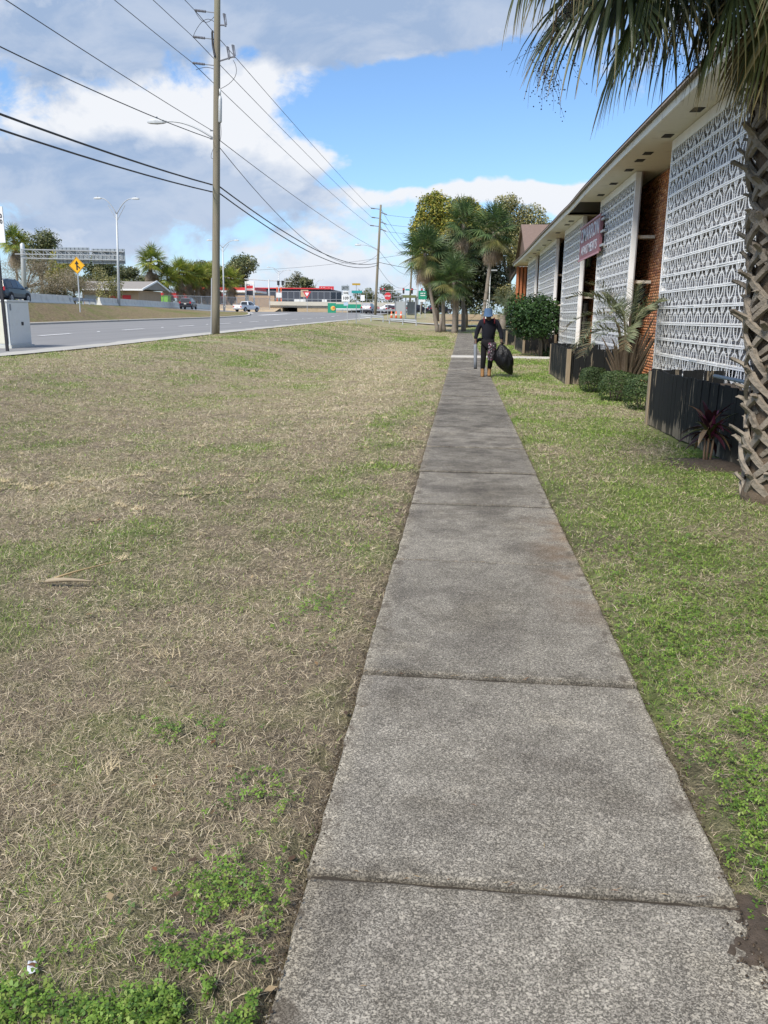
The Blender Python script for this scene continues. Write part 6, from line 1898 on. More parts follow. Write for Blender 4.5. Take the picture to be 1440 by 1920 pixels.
for k in range(22):
    x = -38 + k * 1.2; mb = MB(); mb.box(x - .04, x + .04, 160.3, 160.38, 4.152, 6.1); wp(mb, 'fence_post', M['galv_dark'], bg)
for z in (6.05, 4.6):
    mb = MB(); mb.box(-38.1, -12.2, 160.32, 160.36, z, z + .06); wp(mb, 'rail', M['galv'], bg)
# sloping tan bank beside the pickup
V = []; Q = []
for i, x in enumerate(np.linspace(-58, -36, 12)):
    z1 = 3.2 - .6 * sstep(-50, -38, x); V += [(x, 152 + .3 * math.sin(i * 2.1), 1.9), (x, 156, z1 - .2 + .2 * math.sin(i)), (x, 161, z1 + .3)]
    if i: k = 3 * i; Q += [(k - 3, k, k + 1, k - 2), (k - 2, k + 1, k + 2, k - 1)]
struct(link('tan_bank', np_mesh('tan_bank', V, None, Q, None, M['tan_soil'], True)))

# chain link fence
m, q, b, o = new_mat('chain_link')
P = q.n('ShaderNodeTexCoord').outputs['Object']; x, y, z = q.sep(P)
w1 = q.m('ABSOLUTE', q.m('SINE', q.mul(q.add(q.add(x, y), z), 42))); w2 = q.m('ABSOLUTE', q.m('SINE', q.mul(q.sub(q.add(x, y), z), 42)))
q.put(b.inputs['Base Color'], (.36, .38, .40)); q.put(b.inputs['Alpha'], q.ramp(q.m('MINIMUM', w1, w2), .22, .30, 1, 0)); M['chain'] = m
cf = thing('chain_link_fence', (-50, 143, 2.3), 'grey chain link fence behind the concrete barrier in front of the palms', 'fence')
fa, fb = Vector((-57, 134, 2.6)), Vector((-37.5, 158, 2.6))
for k in range(13):
    p = fa.lerp(fb, k / 12); mb = MB(); mb.tube([p - Vector((0, 0, .6)), p + Vector((0, 0, 2.1))], .05, 6); wp(mb, 'post', M['galv'], cf)
mb = MB(); mb.tube([fa + Vector((0, 0, 2.08)), fb + Vector((0, 0, 2.08))], .04, 5); wp(mb, 'top_rail', M['galv'], cf)
mb = MB(); mb.add([fa, fb, fb + Vector((0, 0, 2.05)), fa + Vector((0, 0, 2.05))], [(0, 1, 2, 3)]); wp(mb, 'mesh', M['chain'], cf)

# ------------------------------------------------------------------ far buildings
hs_ = thing('low_house', (-57, 132, 2.5), 'low brick building with a grey gabled roof and pale trim behind the barrier', 'building')
mb = MB(); mb.box(-62, -52.5, 130, 140, 1.5, 5.2); wp(mb, 'wall', M['tan_wall'], hs_)
mb = MB(); mb.prism([(-63.5, 128.8, 5.35), (-63.5, 141, 5.35), (-63.5, 135, 6.75)], (0, 0, 0), (12.2, 0, 0)); wp(mb, 'roof', plain('grey_roof', (.27, .25, .23), .9, .15, 2), hs_)
mb = MB(); mb.box(-63.6, -51.2, 128.6, 128.78, 5.1, 5.36); wp(mb, 'fascia', M['sign_white'], hs_)
mb = MB(); mb.bar((-51.22, 128.7, 5.3), (-51.22, 135, 6.78), .18, .25); mb.bar((-51.22, 135, 6.78), (-51.22, 141, 5.3), .18, .25); wp(mb, 'gable_trim', M['sign_white'], hs_)
for (xa, xb, mt) in ((-61.6, -59.2, 'frost'), (-57.6, -55.4, 'red_paint'), (-55.2, -53.8, 'red_paint')):
    mb = MB(); mb.box(xa, xb, 129.9, 129.98, 2.6, 4.4); wp(mb, 'window', M[mt], hs_)
gl = thing('lime_skip', (-54.1, 145.5, 2.3), 'bright lime green container behind the chain link fence', 'container')
mb = MB(); mb.prism([(-55, 145, 2.3), (-53.3, 145, 2.3), (-53.1, 145, 4.6), (-55.2, 145, 4.6)], (0, 0, 0), (0, 1.5, 0)); wp(mb, 'body', M['lime'], gl); mb = MB(); mb.box(-55.25, -53.05, 144.95, 146.55, 4.602, 4.7); wp(mb, 'lid', M['lime'], gl)
fs = thing('filling_station', (-56, 190, 2.5), 'filling station with a red and white canopy behind the palms', 'building')
mb = MB(); mb.box(-66, -48.0, 188, 199, 7.0, 7.65); wp(mb, 'canopy', M['red_paint'], fs); mb = MB(); mb.box(-66.05, -47.95, 187.95, 199.05, 6.55, 6.998); wp(mb, 'canopy_stripe', M['sign_white'], fs)
for x in (-64, -58, -51): mb = MB(); mb.box(x - .25, x + .25, 192, 192.5, 2, 6.548); wp(mb, 'column', M['sign_white'], fs)
mb = MB(); mb.box(-72, -47, 203, 212, 2, 6.2); wp(mb, 'shop', M['tan_wall'], fs); mb = MB(); mb.box(-78, -60, 199.5, 202.8, 5.4, 6.6); wp(mb, 'fascia', M['red_paint'], fs)
for x in (-62, -56.5, -52.5): mb = MB(); mb.box(x - .5, x + .5, 191, 191.6, 2.0, 4.1); pmp = wp(mb, 'fuel_pump', M['sign_white'], fs); mb = MB(); mb.box(x - .42, x + .42, 190.93, 190.998, 3.2, 3.9); wp(mb, 'display', M['red_paint'], fs, pmp)
ps = thing('price_sign', (-44.6, 170, 2.4), 'tall white fuel price sign frame with red and blue panels', 'sign')
for x in (-45.4, -43.7): mb = MB(); mb.box(x - .14, x + .14, 169.9, 170.2, 2, 8.3); wp(mb, 'post', M['sign_white'], ps)
for (z, h_, mt) in ((8.05, .6, 'sign_white'), (7.2, .5, 'red_paint'), (6.7, .3, 'sign_white'), (6.0, .9, 'dark_siding'), (5.3, .12, 'sign_white'), (3.7, .8, 'frost')): panel(ps, -44.55, 170, z, 1.4, h_, M[mt])
ds = thing('dark_shop', (-48, 232, 2.5), 'long low dark grey shop building with a thin red roof edge', 'building')
mb = MB(); mb.box(-66, -37, 230, 250, 5.2, 8.7); mb.box(-48.0, -37, 229.97, 230.0, 2, 5.19); wp(mb, 'wall', M['dark_siding'], ds)
mb = MB(); mb.box(-66.1, -36.9, 229.6, 230, 8.702, 9.0); wp(mb, 'roof_trim', M['red_paint'], ds)
mb = MB(); mb.box(-66, -37.1, 232, 249.5, 1.8, 5.19); wp(mb, 'lower_wall', M['tan_wall'], ds)
for (xa, xb, mt) in ((-57, -53.5, 'red_paint'), (-52.5, -50.8, 'tan_wall'), (-50.5, -48.5, 'dark_glass'), (-47.5, -44.3, 'sign_white'), (-39.6, -38.2, 'sign_white')):
    mb = MB(); mb.box(xa, xb, 229.85, 229.96, 3.2 if mt != 'sign_white' else 4.4, 5.0 if mt != 'sign_white' else 5.9); wp(mb, 'display_panel', M[mt], ds)
fsn = thing('red_shop_sign', (-40, 240, 2.5), 'red rectangular shop sign with white lettering on two tall posts', 'sign')
for x in (-41.2, -38.6): mb = MB(); mb.box(x - .12, x + .12, 240, 240.2, 2, 9.0); wp(mb, 'post', M['galv_dark'], fsn)
panel(fsn, -39.95, 239.9, 9.2, 4.3, 1.3, M['sign_red'], d=.15); wtext(fsn, 'F Cantina', 1.0, M['sign_white'], -39.95, 239.72, 9.2, .86, .012)
bs2 = thing('billboard_sign', (-52, 200, 2.5), 'small white board on two orange posts in front of the dark shop', 'sign')
for x in (-45.6, -44.6): mb = MB(); mb.box(x - .12, x + .12, 200, 200.2, 2, 8.2); wp(mb, 'post', M['orange'], bs2)
panel(bs2, -45.1, 199.9, 6.3, 1.5, 1.2, M['sign_white']); 

# signal frame over the filling station exit
sf = thing('signal_mast', (-44, 200, 2.4), 'pale mast arm with two traffic signals in front of the filling station', 'traffic signal')
mb = MB(); mb.smooth = True; mb.tube([(-48.8, 205, 2), (-48.8, 205, 10.2)], [.22, .16], 8); wp(mb, 'pole', M['steel_pole'], sf)
mb = MB(); mb.tube([(-62, 205, 10.6), (-48.8, 205, 9.9), (-43, 205, 9.7)], .09, 6); wp(mb, 'mast_arm', M['steel_pole'], sf)
for x in (-46.3, -45.2): mb = MB(); mb.box(x - .28, x + .28, 204.6, 204.9, 8.8, 9.9); wp(mb, 'signal_head', M['black_metal'], sf)

# brick building with brown gable beyond the apartment house
gb = thing('gabled_house', (8, 67, .2), 'house with a steep brown gable roof beyond the apartment building', 'building')
mb = MB(); mb.box(4.55, 16, 61.6, 72.6, 0, 5.95); wp(mb, 'wall', plain('pale_house_wall', (.50, .47, .42), .85, .12, 2), gb)
mb = MB(); mb.prism([(4.50, 61.3, 5.96), (4.50, 72.9, 5.96), (4.50, 67.1, 8.42)], (0, 0, 0), (.14, 0, 0)); wp(mb, 'gable', plain('gable_siding', (.15, .105, .085), .9, .15, 2), gb)
mb = MB(); mb.add([(4.30, 61.0, 5.86), (16.4, 61.0, 5.86), (16.4, 67.1, 8.56), (4.30, 67.1, 8.56), (16.4, 73.2, 5.86), (4.30, 73.2, 5.86), (4.30, 61.0, 5.98), (16.4, 61.0, 5.98), (16.4, 67.1, 8.70), (4.30, 67.1, 8.70), (16.4, 73.2, 5.98), (4.30, 73.2, 5.98)],
  [(0, 1, 2, 3), (3, 2, 4, 5), (6, 9, 8, 7), (9, 11, 10, 8), (0, 6, 7, 1), (5, 4, 10, 11), (0, 3, 9, 6), (3, 5, 11, 9), (1, 7, 8, 2), (2, 8, 10, 4)]); wp(mb, 'roof', M['roof'], gb)
lp_ = thing('lamp_post', (3.55, 75, .3), 'slim white lamp post behind the shrub and the walking person', 'street lamp'); mb = MB(); mb.tube([(2.3, 75, .2), (2.3, 75, 5.6)], .05, 6); wp(mb, 'pole', M['sign_white'], lp_); mb = MB(); mb.box(2.0, 2.9, 74.85, 75.15, 5.602, 5.72); wp(mb, 'lamp_head', M['galv'], lp_)
bp_ = thing('white_post', (1.55, 68, .15), 'thin white upright post right behind the walking person', 'post'); mb = MB(); mb.tube([(1.75, 68, .1), (1.95, 68, 3.0)], .04, 6); wp(mb, 'post', M['sign_white'], bp_)

# ------------------------------------------------------------------ far trees
OAK = ((.10, .12, .055), (.14, .155, .07), (.08, .10, .05), (.19, .19, .09)); YEL = ((.29, .28, .055), (.22, .25, .05), (.38, .31, .06), (.15, .19, .05)); DRY = ((.30, .255, .20), (.24, .20, .15), (.36, .30, .23)); PALE = ((.25, .24, .10), (.31, .275, .12), (.18, .19, .085), (.36, .33, .18)); DK = ((.018, .026, .012), (.028, .038, .016), (.014, .02, .01)); GRN = ((.06, .10, .03), (.10, .15, .045), (.08, .12, .03))  # OAK tones lightened, distance haze is put into the leaf colour
GT = 'trees behind the palm clump'; GL = 'trees beyond the upper road'
def lumps(cx, cz, rx, rz, n, seed, ry=None, k=.42):
    r = random.Random(seed); out = [(cx, 0, cz, rx * .6, (ry or rx) * .6, rz * .62)]
    for i in range(n):
        a = r.uniform(0, 6.28); e = r.uniform(-.7, 1.3); s = r.uniform(.75, 1.25) * k
        out.append((cx + math.cos(a) * math.cos(e) * rx * .72, math.sin(a) * math.cos(e) * (ry or rx) * .72, cz + math.sin(e) * rz * .72, rx * s, (ry or rx) * s, rz * s * .9))
    return out


tree('broadleaf_tree', (-3.2, 100, .8), 15, [(-1.0, 0, 12.4, 1.7, 1.8, 2.4), (-1.3, 0, 8.6, 1.9, 1.8, 3.0), (1.3, 0, 10.2, 2.4, 2, 2.3), (3.6, .5, 10.3, 2.0, 2, 2.2), (1.5, .5, 7.5, 2.6, 2, 2.4), (-.4, 0, 14.0, .9, .9, 1.1), (4.6, 0, 8.4, 1.6, 1.8, 2.2), (2.6, 0, 12.6, 1.7, 1.3, 1.7), (.6, 0, 12.8, 1.6, 1.3, 1.7), (4.3, 0, 12.0, 1.5, 1.3, 1.6), (5.2, 0, 10.8, 1.4, 1.2, 1.7), (-2.0, 0, 10.6, 1.5, 1.3, 2.2), (3.4, 0, 13.2, 1.2, 1.1, 1.2)], 48000, .155, YEL, 'yellow green tree standing behind the palm clump', GT, 11, .3)
tree('broadleaf_tree', (4.8, 90, .7), 13, lumps(0, 8.2, 3.4, 3.2, 7, 12) + [(-1.0, 0, 11.8, 1.3, 1.2, 1.6), (-.2, 0, 12.6, .9, .9, 1.0), (2.6, 0, 9, 2, 1.5, 1.8), (2.2, 0, 10.8, 1.7, 1.4, 1.8), (3.8, 0, 9.2, 1.6, 1.4, 1.6), (.6, 0, 11, 1.6, 1.3, 1.7)], 24000, .125, PALE, 'pale olive tree with a tall top between the palms and the brown roof', GT, 12, .28, inner=.3)
tree('bare_tree', (7.6, 96, .7), 13, lumps(0, 9.2, 2.8, 3.0, 6, 13), 3500, .10, DRY, 'thin nearly bare tree above the apartment roof', GT, 13, .2, inner=.2)
tree('broadleaf_tree', (12.5, 92, .7), 12, lumps(0, 8, 3, 3, 5, 14), 4500, .15, PALE, 'pale tree just showing above the apartment roof edge', GT, 14, .25, inner=.3)
tree('broadleaf_tree', (0.2, 84, .6), 8, [(-1.6, 0, 6.2, 2.6, 1.6, 2.6), (1.2, 0, 6.6, 2.6, 1.6, 2.8), (-2.6, 0, 4.0, 1.6, 1.4, 2.2), (2.6, 0, 4.4, 1.8, 1.4, 2.4), (.2, 0, 3.6, 2.6, 1.4, 2.0), (-.6, 0, 8.4, 1.6, 1.4, 1.6)], 22000, .15, DK, 'dark dense tree filling the gaps between the palm trunks', GT, 15, .3, inner=.2)
tree('broadleaf_tree', (4.2, 84, .6), 6, lumps(0, 3.2, 2.6, 2.2, 6, 16), 4000, .13, PALE, 'pale brush below the brown roof', GT, 16, .15, inner=.2)
tree('broadleaf_tree', (-7.6, 150, 2.0), 8, lumps(1.8, 3.8, 1.6, 2.4, 4, 17), 1500, .2, ((.18, .19, .06), (.13, .15, .05)), 'small light green tree left of the palm trunks', GT, 17, .15)
# left side
tree('oak_tree', (-59.5, 212, 2.2), 15, lumps(0, 9.5, 6.3, 5.0, 12, 21), 12000, .27, OAK, 'round spreading oak behind the filling station canopy', GL, 21, .5)
tree('oak_tree', (-70, 222, 2.2), 13, lumps(0, 8.5, 5.5, 4.6, 8, 22), 8000, .3, OAK, 'second oak half hidden by the near utility pole', GL, 22, .45)
tree('oak_tree', (-54, 262, 2.2), 13, lumps(0, 8.8, 3.6, 3.6, 6, 23), 1500, .34, ((.17, .17, .12), (.21, .20, .14)), 'thin grey green tree above the dark shop', GL, 23, .25, inner=.2)
tree('oak_tree', (-49.3, 258, 2.2), 11, lumps(0, 7.8, 2.6, 3.0, 5, 24), 2000, .32, OAK, 'small dark round tree above the dark shop', GL, 24, .25)
tree('oak_tree', (-76.8, 170, 2.4), 11, lumps(0, 6.6, 4.6, 4.2, 9, 25), 7500, .23, OAK, 'dark green tree behind the grey roofed building, left of the nearest twin lamp', GL, 25, .3)
tree('oak_tree', (-77.5, 190, 2.4), 10, lumps(0, 6.5, 5, 3.2, 9, 26), 6500, .24, OAK, 'spreading tree right of the nearest twin lamp behind the grey roof', GL, 26, .3)
tree('oak_tree', (-91, 172, 2.4), 16, lumps(0, 10, 5.5, 6.0, 9, 27), 6000, .25, OAK, 'tall open tree behind the left end of the sign gantry', GL, 27, .35, inner=.3)
tree('bare_bush', (-55.5, 101, 2.4), 6, lumps(0, 3.2, 5.6, 3.4, 12, 28, 3), 14000, .11, DRY, 'big greyish leafless thicket behind the dark blue car', GL, 28, .12, cat='bush', inner=.2, aspect=.22)
tree('bare_bush', (-50.2, 103, 2.4), 5, lumps(0, 2.4, 3.4, 2.8, 8, 29, 3), 8000, .11, DRY, 'greyish leafless thicket right of the gantry column', GL, 29, .1, cat='bush', inner=.2, aspect=.22)
tree('broadleaf_bush', (-60.3, 121, 2.4), 8, lumps(0, 4.8, 2.8, 3.2, 8, 30), 6000, .15, YEL, 'golden yellow tree left of the merge sign', GL, 30, .12, cat='tree')
tree('broadleaf_bush', (-52.8, 104, 2.4), 4, lumps(0, 1.6, 2.0, 1.5, 5, 31), 1800, .12, GRN, 'fresh green bush below the golden tree', GL, 31, .08, cat='bush')
tree('broadleaf_bush', (-50.0, 112, 2.4), 5, lumps(0, 2.6, 2.2, 2.6, 6, 32), 2200, .13, PALE, 'olive bush directly behind the merge sign post', GL, 32, .1, cat='bush')
tree('oak_tree', (-31, 262, 2.2), 9, lumps(0, 4.8, 3.6, 3.2, 6, 34), 1500, .3, OAK, 'low dark tree right of the dark shop', GL, 34, .25)
tree('oak_tree', (-24, 275, 2.2), 11, lumps(0, 5.8, 4.2, 4.2, 7, 35), 1400, .32, ((.16, .16, .10), (.11, .12, .06)), 'thin hazy tree behind the junction route sign', GL, 35, .25, inner=.2)
# a far line of woods that closes the horizon
r = np.random.default_rng(77); V = []; L_ = []
for k in range(150):
    L_.append((r.uniform(-420, 330), r.uniform(300, 420), r.uniform(2.5, 6.5), r.uniform(7, 16), 8, r.uniform(3.5, 6.5)))
V, Q, C = leafcloud(L_, 26000, .9, OAK, 78, inner=.4)
wd = link('distant_woods', np_mesh('distant_woods', V, None, Q, C, M['leaf'])); wd['kind'] = 'stuff'

# row of palms across the road: crowns joined per palm
def far_palm(loc, h, label, seed, s=1.0, yel=.5):
    rr = random.Random(seed); t = thing('cabbage_palm', loc, label, 'palm tree', 'row of cabbage palms across the road')
    mb = MB(); palm_trunk(mb, (0, 0, -.3), (rr.uniform(-.3, .3), 0, h), .2, .17); mb.build('trunk', M['trunkwood'], t)
    for nm, cnt, es, src in (('crown', 52, ELEV, LIB), ('dead_fronds', 40, (-48, -64, -78), LIBD)):
        Vv = []; Qq = []; Cc = []; off = 0
        for i in range(cnt):
            e = es[min(len(es) - 1, int((i / cnt) * len(es)))]
            me = rr.choice(src[e]); n = len(me.vertices); co = np.empty(n * 3, np.float32); me.vertices.foreach_get('co', co); co = co.reshape(-1, 3).copy()
            a = i * 2.3999 + rr.uniform(-.3, .3); k = s * rr.uniform(.85, 1.1); ca, sa = math.cos(a) * k, math.sin(a) * k
            P_ = np.stack([co[:, 0] * ca - co[:, 1] * sa, co[:, 0] * sa + co[:, 1] * ca, co[:, 2] * k + h - (0 if nm == 'crown' else rr.uniform(0.1, 2.2))], -1)
            cl = np.empty(n * 4, np.float32); me.color_attributes['Col'].data.foreach_get('color', cl); cl = cl.reshape(-1, 4)[:, :3]
            if nm == 'crown':
                y_ = rr.random() < yel; cl = cl * np.array((3.2, 2.3, 1.1) if y_ else (1.7, 1.5, .95))
            q_ = np.array([tuple(p.vertices) for p in me.polygons])
            Vv.append(P_); Cc.append(cl); Qq.append(q_ + off); off += n
        link(nm, np_mesh(nm, np.concatenate(Vv), None, np.concatenate(Qq), np.concatenate(Cc), M['frond']), t)
    return t


far_palm((-57.8, 150, 2.4), 8.4, 'tallest cabbage palm, at the left end of the row across the road', 1, 1.75, .4)
for i, (x, y_, h, lb) in enumerate(((-55.6, 152, 5.4, 'second palm from the left in the row across the road, low and yellowish'), (-54.3, 155, 6.8, 'third palm from the left in the row across the road'), (-53.3, 158, 6.3, 'fourth palm from the left in the row across the road'), (-52.2, 160, 6.0, 'fifth palm from the left in the row across the road'), (-51.1, 162, 6.2, 'palm of the row just left of the near utility pole'), (-49.9, 164, 6.5, 'palm of the row directly behind the near utility pole'), (-47.4, 166, 6.0, 'last palm of the row, right of the near utility pole'))):
    far_palm((x, y_, 2.4), h, lb, 10 + i, 1.6, .65)
far_palm((-78.5, 140, 2.4), 11.0, 'lone tall palm at the far left beside the white sign', 30, 1.6, .6)

# ------------------------------------------------------------------ the walking person
def skinned(name, verts, edges, mat, parent, root=0, sub=1, inv=True):
    me = bpy.data.meshes.new(name + '_cage'); me.from_pydata([v[:3] for v in verts], edges, []); ob = bpy.data.objects.new(name + '_cage', me); COL.objects.link(ob)
    sk = ob.modifiers.new('skin', 'SKIN'); sk.use_smooth_shade = True
    for i, v in enumerate(verts):
        d = me.skin_vertices[0].data[i]; r = v[3] if len(v) > 3 else .05; d.radius = (r, v[4] if len(v) > 4 else r); d.use_root = (i == root)
    ss_ = ob.modifiers.new('sub', 'SUBSURF'); ss_.levels = sub; ss_.render_levels = sub
    bpy.context.view_layer.update(); dg = bpy.context.evaluated_depsgraph_get()
    m2 = bpy.data.meshes.new_from_object(ob.evaluated_get(dg)); m2.name = name; bpy.data.objects.remove(ob); m2.materials.clear(); m2.materials.append(mat)
    return link(name, m2, parent)


pr = thing('person', (.67, 22.4, 0), 'person walking on the sidewalk in dark clothes and blue cap, carrying a black bag', 'person')
SKIN_ = plain('skin', (.10, .055, .035), .55, .1, 10)
CLOTH = plain('navy_cloth', (.006, .0065, .013), .9, .3, 7, bmp=.4); TROU = plain('dark_trousers', (.006, .0055, .007), .9, .3, 9, bmp=.4)
bv = [(.03, 0, .97, .07), (.04, -.01, 1.2, .08), (.04, -.03, 1.42, .085), (.03, -.075, 1.545, .055), (.015, -.115, 1.61, .078, .085), (.005, -.14, 1.70, .085, .095), (0, -.145, 1.76, .07),
      (-.16, -.02, 1.46, .06), (-.27, .03, 1.19, .045), (-.305, -.05, .97, .032), (-.305, -.075, .90, .030, .040),
      (.245, -.02, 1.46, .06), (.36, .02, 1.19, .045), (.39, -.06, .97, .032), (.395, -.085, .90, .030, .040),
      (-.07, 0, .86, .06), (-.075, -.06, .52, .05), (-.085, .02, .11, .045), (-.095, -.13, .045, .035),
      (.13, 0, .86, .06), (.125, -.09, .54, .05), (.10, .15, .14, .045), (.11, .0, .06, .035)]
be = [(0, 1), (1, 2), (2, 3), (3, 4), (4, 5), (5, 6), (2, 7), (7, 8), (8, 9), (9, 10), (2, 11), (11, 12), (12, 13), (13, 14), (0, 15), (15, 16), (16, 17), (17, 18), (0, 19), (19, 20), (20, 21), (21, 22)]
for (hi, hx, sg) in ((10, -.305, 1), (14, .395, -1)):
    for k in range(4):
        y0 = -.115 + .022 * k; L = (.9, 1.05, 1.0, .8)[k]; i = len(bv)
        bv += [(hx - .018 * sg, y0, .862, .0092), (hx - .008 * sg, y0 - .002, .862 - .036 * L, .0088), (hx + .020 * sg, y0, .862 - .050 * L, .008)]; be += [(hi, i), (i, i + 1), (i + 1, i + 2)]
    i = len(bv); bv += [(hx + .020 * sg, -.125, .905, .011), (hx + .030 * sg, -.14, .872, .009)]; be += [(hi, i), (i, i + 1)]
skinned('body', bv, be, SKIN_, pr)
jv = [(.03, .01, .83, .165, .135), (.035, 0, 1.08, .175, .14), (.04, -.01, 1.25, .185, .145), (.04, -.03, 1.42, .19, .13), (.03, -.065, 1.53, .085), (-.17, -.02, 1.455, .085), (-.28, .03, 1.19, .070), (-.31, -.045, .985, .052), (.25, -.02, 1.455, .085), (.37, .02, 1.19, .070), (.395, -.055, .985, .052)]
skinned('jacket', jv, [(0, 1), (1, 2), (2, 3), (3, 4), (3, 5), (5, 6), (6, 7), (3, 8), (8, 9), (9, 10)], CLOTH, pr, 2)
tv = [(.03, .01, .93, .165, .125), (-.07, 0, .82, .105), (-.075, -.055, .52, .082), (-.085, .02, .17, .070), (.13, 0, .82, .105), (.125, -.085, .54, .082), (.10, .14, .20, .070)]
skinned('trousers', tv, [(0, 1), (1, 2), (2, 3), (0, 4), (4, 5), (5, 6)], TROU, pr)
mb = MB(); mb.smooth = True; mb.loft([[(.03 + math.cos(a) * w, .005 + math.sin(a) * d, z) for a in [2 * PI * k / 16 for k in range(16)]] for z, w, d in ((.74, .165, .115), (.82, .185, .135), (.92, .188, .145), (1.0, .17, .135))]); mb.build('waistband', TROU, pr)
BOOT = plain('tan_boot', (.23, .125, .05), .8, .25, 12, bmp=.3)
for x, y_, z, rot in ((-.085, .0, .0, 0), (.10, .12, .015, 0)):
    mb = MB(); mb.smooth = True
    mb.loft([[(x + math.cos(a) * w, y_ + cy + math.sin(a) * l, z + h_) for a in [2 * PI * k / 12 for k in range(12)]] for h_, w, l, cy in ((.0, .052, .145, -.06), (.03, .055, .15, -.06), (.075, .05, .12, -.045), (.12, .052, .075, .0), (.20, .056, .068, .015), (.235, .055, .066, .015))])
    mb.build('boot', BOOT, pr)
mb = MB(); mb.smooth = True
hc = Vector((.003, -.14, 1.70))
mb.loft([[hc + Vector((math.cos(a) * w, math.sin(a) * w * 1.08 - .06 * (z < -.03), z + (math.sin(a) * .035 if z < .02 else 0))) for a in [2 * PI * k / 16 for k in range(16)]] for z, w in ((-.075, .128), (-.068, .132), (-.045, .112), (.0, .112), (.085, .104), (.112, .088), (.118, .03))])
mb.build('cap', plain('blue_cap', (.055, .105, .19), .9, .2, 12, bmp=.3), pr)
mb = MB(); mb.smooth = True
for x in (-.10, .17): mb.tube([(x, .08, 1.50), (x, -.04, 1.565), (x + .005, -.13, 1.50), (x + .01, -.15, 1.42)], .020, 6)
mb.build('harness_strap', plain('red_strap', (.16, .012, .016), .7, .2, 9), pr)
m, q, b, o = new_mat('printed_cloth'); P = q.n('ShaderNodeTexCoord').outputs['Object']
n1 = q.noise(P, 24, 3, .6); n2 = q.noise(P, 17, 3, .6, .6)
c = q.mix(q.ramp(n1, .56, .62), (.02, .017, .022), (.36, .32, .35)); c = q.mix(q.ramp(n2, .57, .62), c, (.16, .045, .08)); q.put(b.inputs['Base Color'], c); b.inputs['Roughness'].default_value = .9
mb = MB(); mb.smooth = True
mb.loft([[(.13 + dx + math.cos(a) * w, -.055 + math.sin(a) * d, z) for a in [2 * PI * k / 14 for k in range(14)]] for z, w, d, dx in ((.92, .125, .135, .0), (.80, .128, .135, .01), (.68, .115, .125, .0), (.56, .10, .11, .0), (.46, .095, .105, .0), (.42, .06, .08, .0))])
mb.build('printed_cloth', m, pr)

lb = thing('leaf_blower', (.37, 22.33, .2), 'backpack leaf blower with its grey tube pointing down beside the walking person', 'leaf blower')
GT_ = plain('grey_tube', (.19, .205, .235), .45, .1, 6)
mb = MB(); mb.smooth = True; mb.tube([(.36, 22.33, .88), (.365, 22.31, .80), (.375, 22.27, .45), (.385, 22.24, .24)], [.040, .047, .046, .042], 14); wp(mb, 'tube', GT_, lb)
mb = MB(); mb.smooth = True; mb.tube([(.385, 22.243, .255), (.386, 22.236, .215)], [.045, .043], 14); wp(mb, 'nozzle', M['black_metal'], lb)
mb = MB(); mb.smooth = True; mb.tube([(.33, 22.33, .96), (.36, 22.32, .93), (.36, 22.33, .87)], [.016, .018, .018], 8); wp(mb, 'handle', M['black_metal'], lb)
mb = MB(); mb.smooth = True; mb.tube(curve3((.36, 22.34, .88), (.42, 22.55, 1.02), (.55, 22.66, .98)), [.045 + (.004 if i % 2 else 0) for i in range(11)], 10); wp(mb, 'hose', M['black_metal'], lb)
mb = MB(); mb.smooth = True; mb.loft([[(.71 + math.cos(a) * w, 22.68 + math.sin(a) * .10, z) for a in [2 * PI * k / 12 for k in range(12)]] for z, w in ((.92, .1), (.95, .17), (1.15, .19), (1.38, .18), (1.44, .1))]); wp(mb, 'backpack_unit', M['black_metal'], lb)

bag = thing('rubbish_bag', (1.13, 22.3, .06), 'full black plastic rubbish bag carried in the person\'s hand on the grass side', 'bag')
m, q, b, o = new_mat('black_plastic'); P = q.n('ShaderNodeTexCoord').outputs['Object']
n1 = q.noise(q.vmath('MULTIPLY', P, (1, 1, .45)), 9, 5, .6, .8); q.put(b.inputs['Base Color'], (.006, .006, .0075)); b.inputs['Roughness'].default_value = .34; b.inputs['Specular IOR Level'].default_value = .35; bump(q, b, n1, 1.0, .05)
mb = MB(); mb.smooth = True; rr = random.Random(5); rings = []
fold = lambda a, z: 1 + .075 * math.cos(5 * a + 9 * z) + .05 * math.sin(9 * a - 14 * z) + .03 * math.cos(14 * a + 25 * z)
prf = [(1.065, .925, .05), (1.06, .885, .028), (1.075, .85, .07), (1.10, .78, .125), (1.12, .66, .19), (1.125, .52, .225), (1.13, .40, .225), (1.165, .28, .19), (1.225, .18, .135), (1.28, .11, .08), (1.315, .075, .03)]
xs_, zs_, ws_ = [[p[k] for p in prf] for k in range(3)]
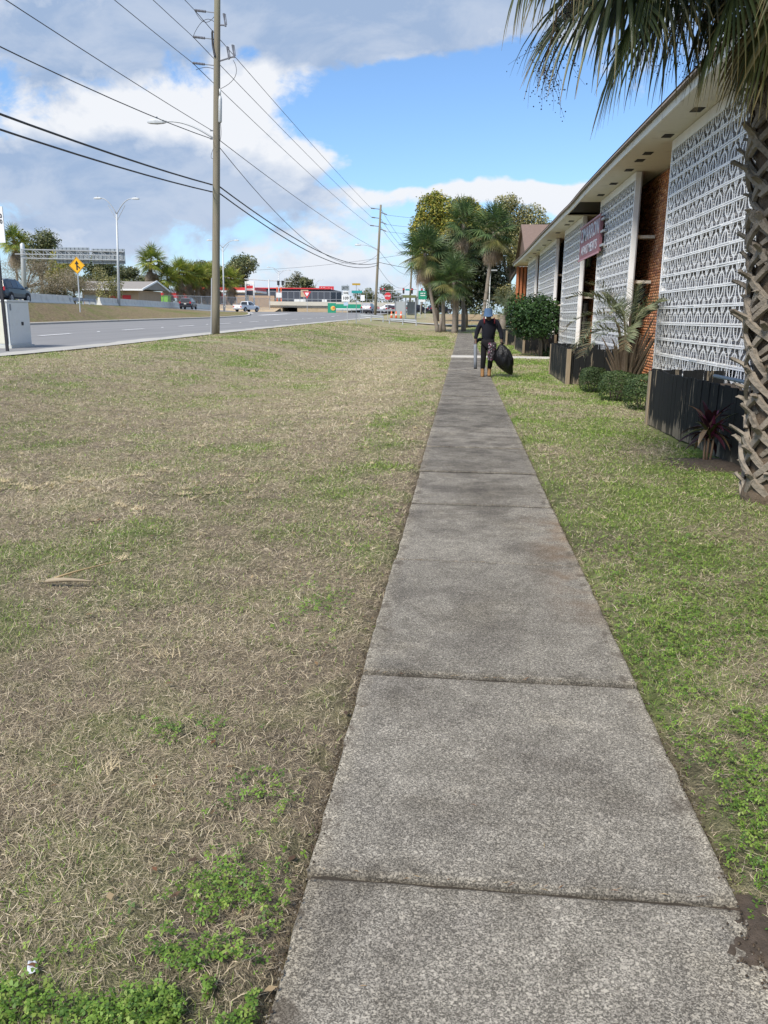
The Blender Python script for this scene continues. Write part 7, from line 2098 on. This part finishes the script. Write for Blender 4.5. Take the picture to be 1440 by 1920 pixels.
for k_ in range(34):
    t_ = k_ / 33 * (len(prf) - 1); x = float(np.interp(t_, range(len(prf)), xs_)); z = float(np.interp(t_, range(len(prf)), zs_)); w = float(np.interp(t_, range(len(prf)), ws_)) * 1.15
    rings.append([(x + .015 + math.cos(a) * w * fold(a, z), 22.3 + math.sin(a) * w * .9 * fold(a + 1, z), z + math.cos(a) * w * (-.28) + rr.uniform(-.004, .004)) for a in [2 * PI * k / 40 for k in range(40)]])
mb.loft(rings); wp(mb, 'bag', m, bag)


def scrap(loc, label, seed, s):
    r = np.random.default_rng(seed); n = 9
    X, Y = np.meshgrid(np.linspace(-1, 1, n), np.linspace(-.6, .6, n)); Z = .25 + .5 * (fbm(X * 2 + seed, Y * 2.5, seed, 3) - .3) + .2 * X * Y
    V = np.stack([X * (1 - .2 * Y ** 2), Y * (1 - .25 * X ** 2), Z], -1).reshape(-1, 3) * s; i = (np.arange(n - 1)[:, None] * n + np.arange(n - 1)[None]).ravel()
    t = link('plastic_scrap', np_mesh('plastic_scrap', V, None, np.stack([i, i + 1, i + n + 1, i + n], -1), None, M['scrap'], True), None, loc); t.rotation_euler = (0, 0, seed * .7)
    tag(t, label, 'litter')


M['scrap'] = plain('pale_plastic', (.55, .58, .64), .35, .12, 20)
scrap((-1.005, 1.565, .0), 'small crumpled clear plastic scrap in the grass at the lower left corner', 3, .020)
scrap((.905, 1.84, .0), 'pale blue plastic scrap on the soil at the lower right edge', 5, .045)
t = link('fallen_frond_stalk', None); bpy.data.objects.remove(t)
fs_ = thing('fallen_stalk', (-2.3, 4.6, 0), 'thin straw coloured palm stalks lying on the dry lawn at the left', 'twig')
mb = MB(); mb.smooth = True
z_ = float(lawn_z(-2.3, 4.6)) + .03
mb.tube(curve3((-2.42, 4.42, z_), (-2.3, 4.55, z_ + .03), (-2.12, 4.78, z_ + .02)), [.008 - .0006 * i for i in range(11)], 5); mb.build('stalk', plain('straw_stalk', (.38, .29, .16), .8, .2, 20), fs_, (2.3, -4.6, 0))
mb = MB(); mb.smooth = True; mb.tube(curve3((-2.44, 4.36, z_), (-2.33, 4.32, z_ + .04), (-2.14, 4.37, z_ + .01)), [.012, .014, .015, .015, .014, .013, .011, .010, .008, .006, .003], 5); mb.build('husk', plain('husk', (.33, .27, .19), .85, .2, 20), fs_, (2.3, -4.6, 0))
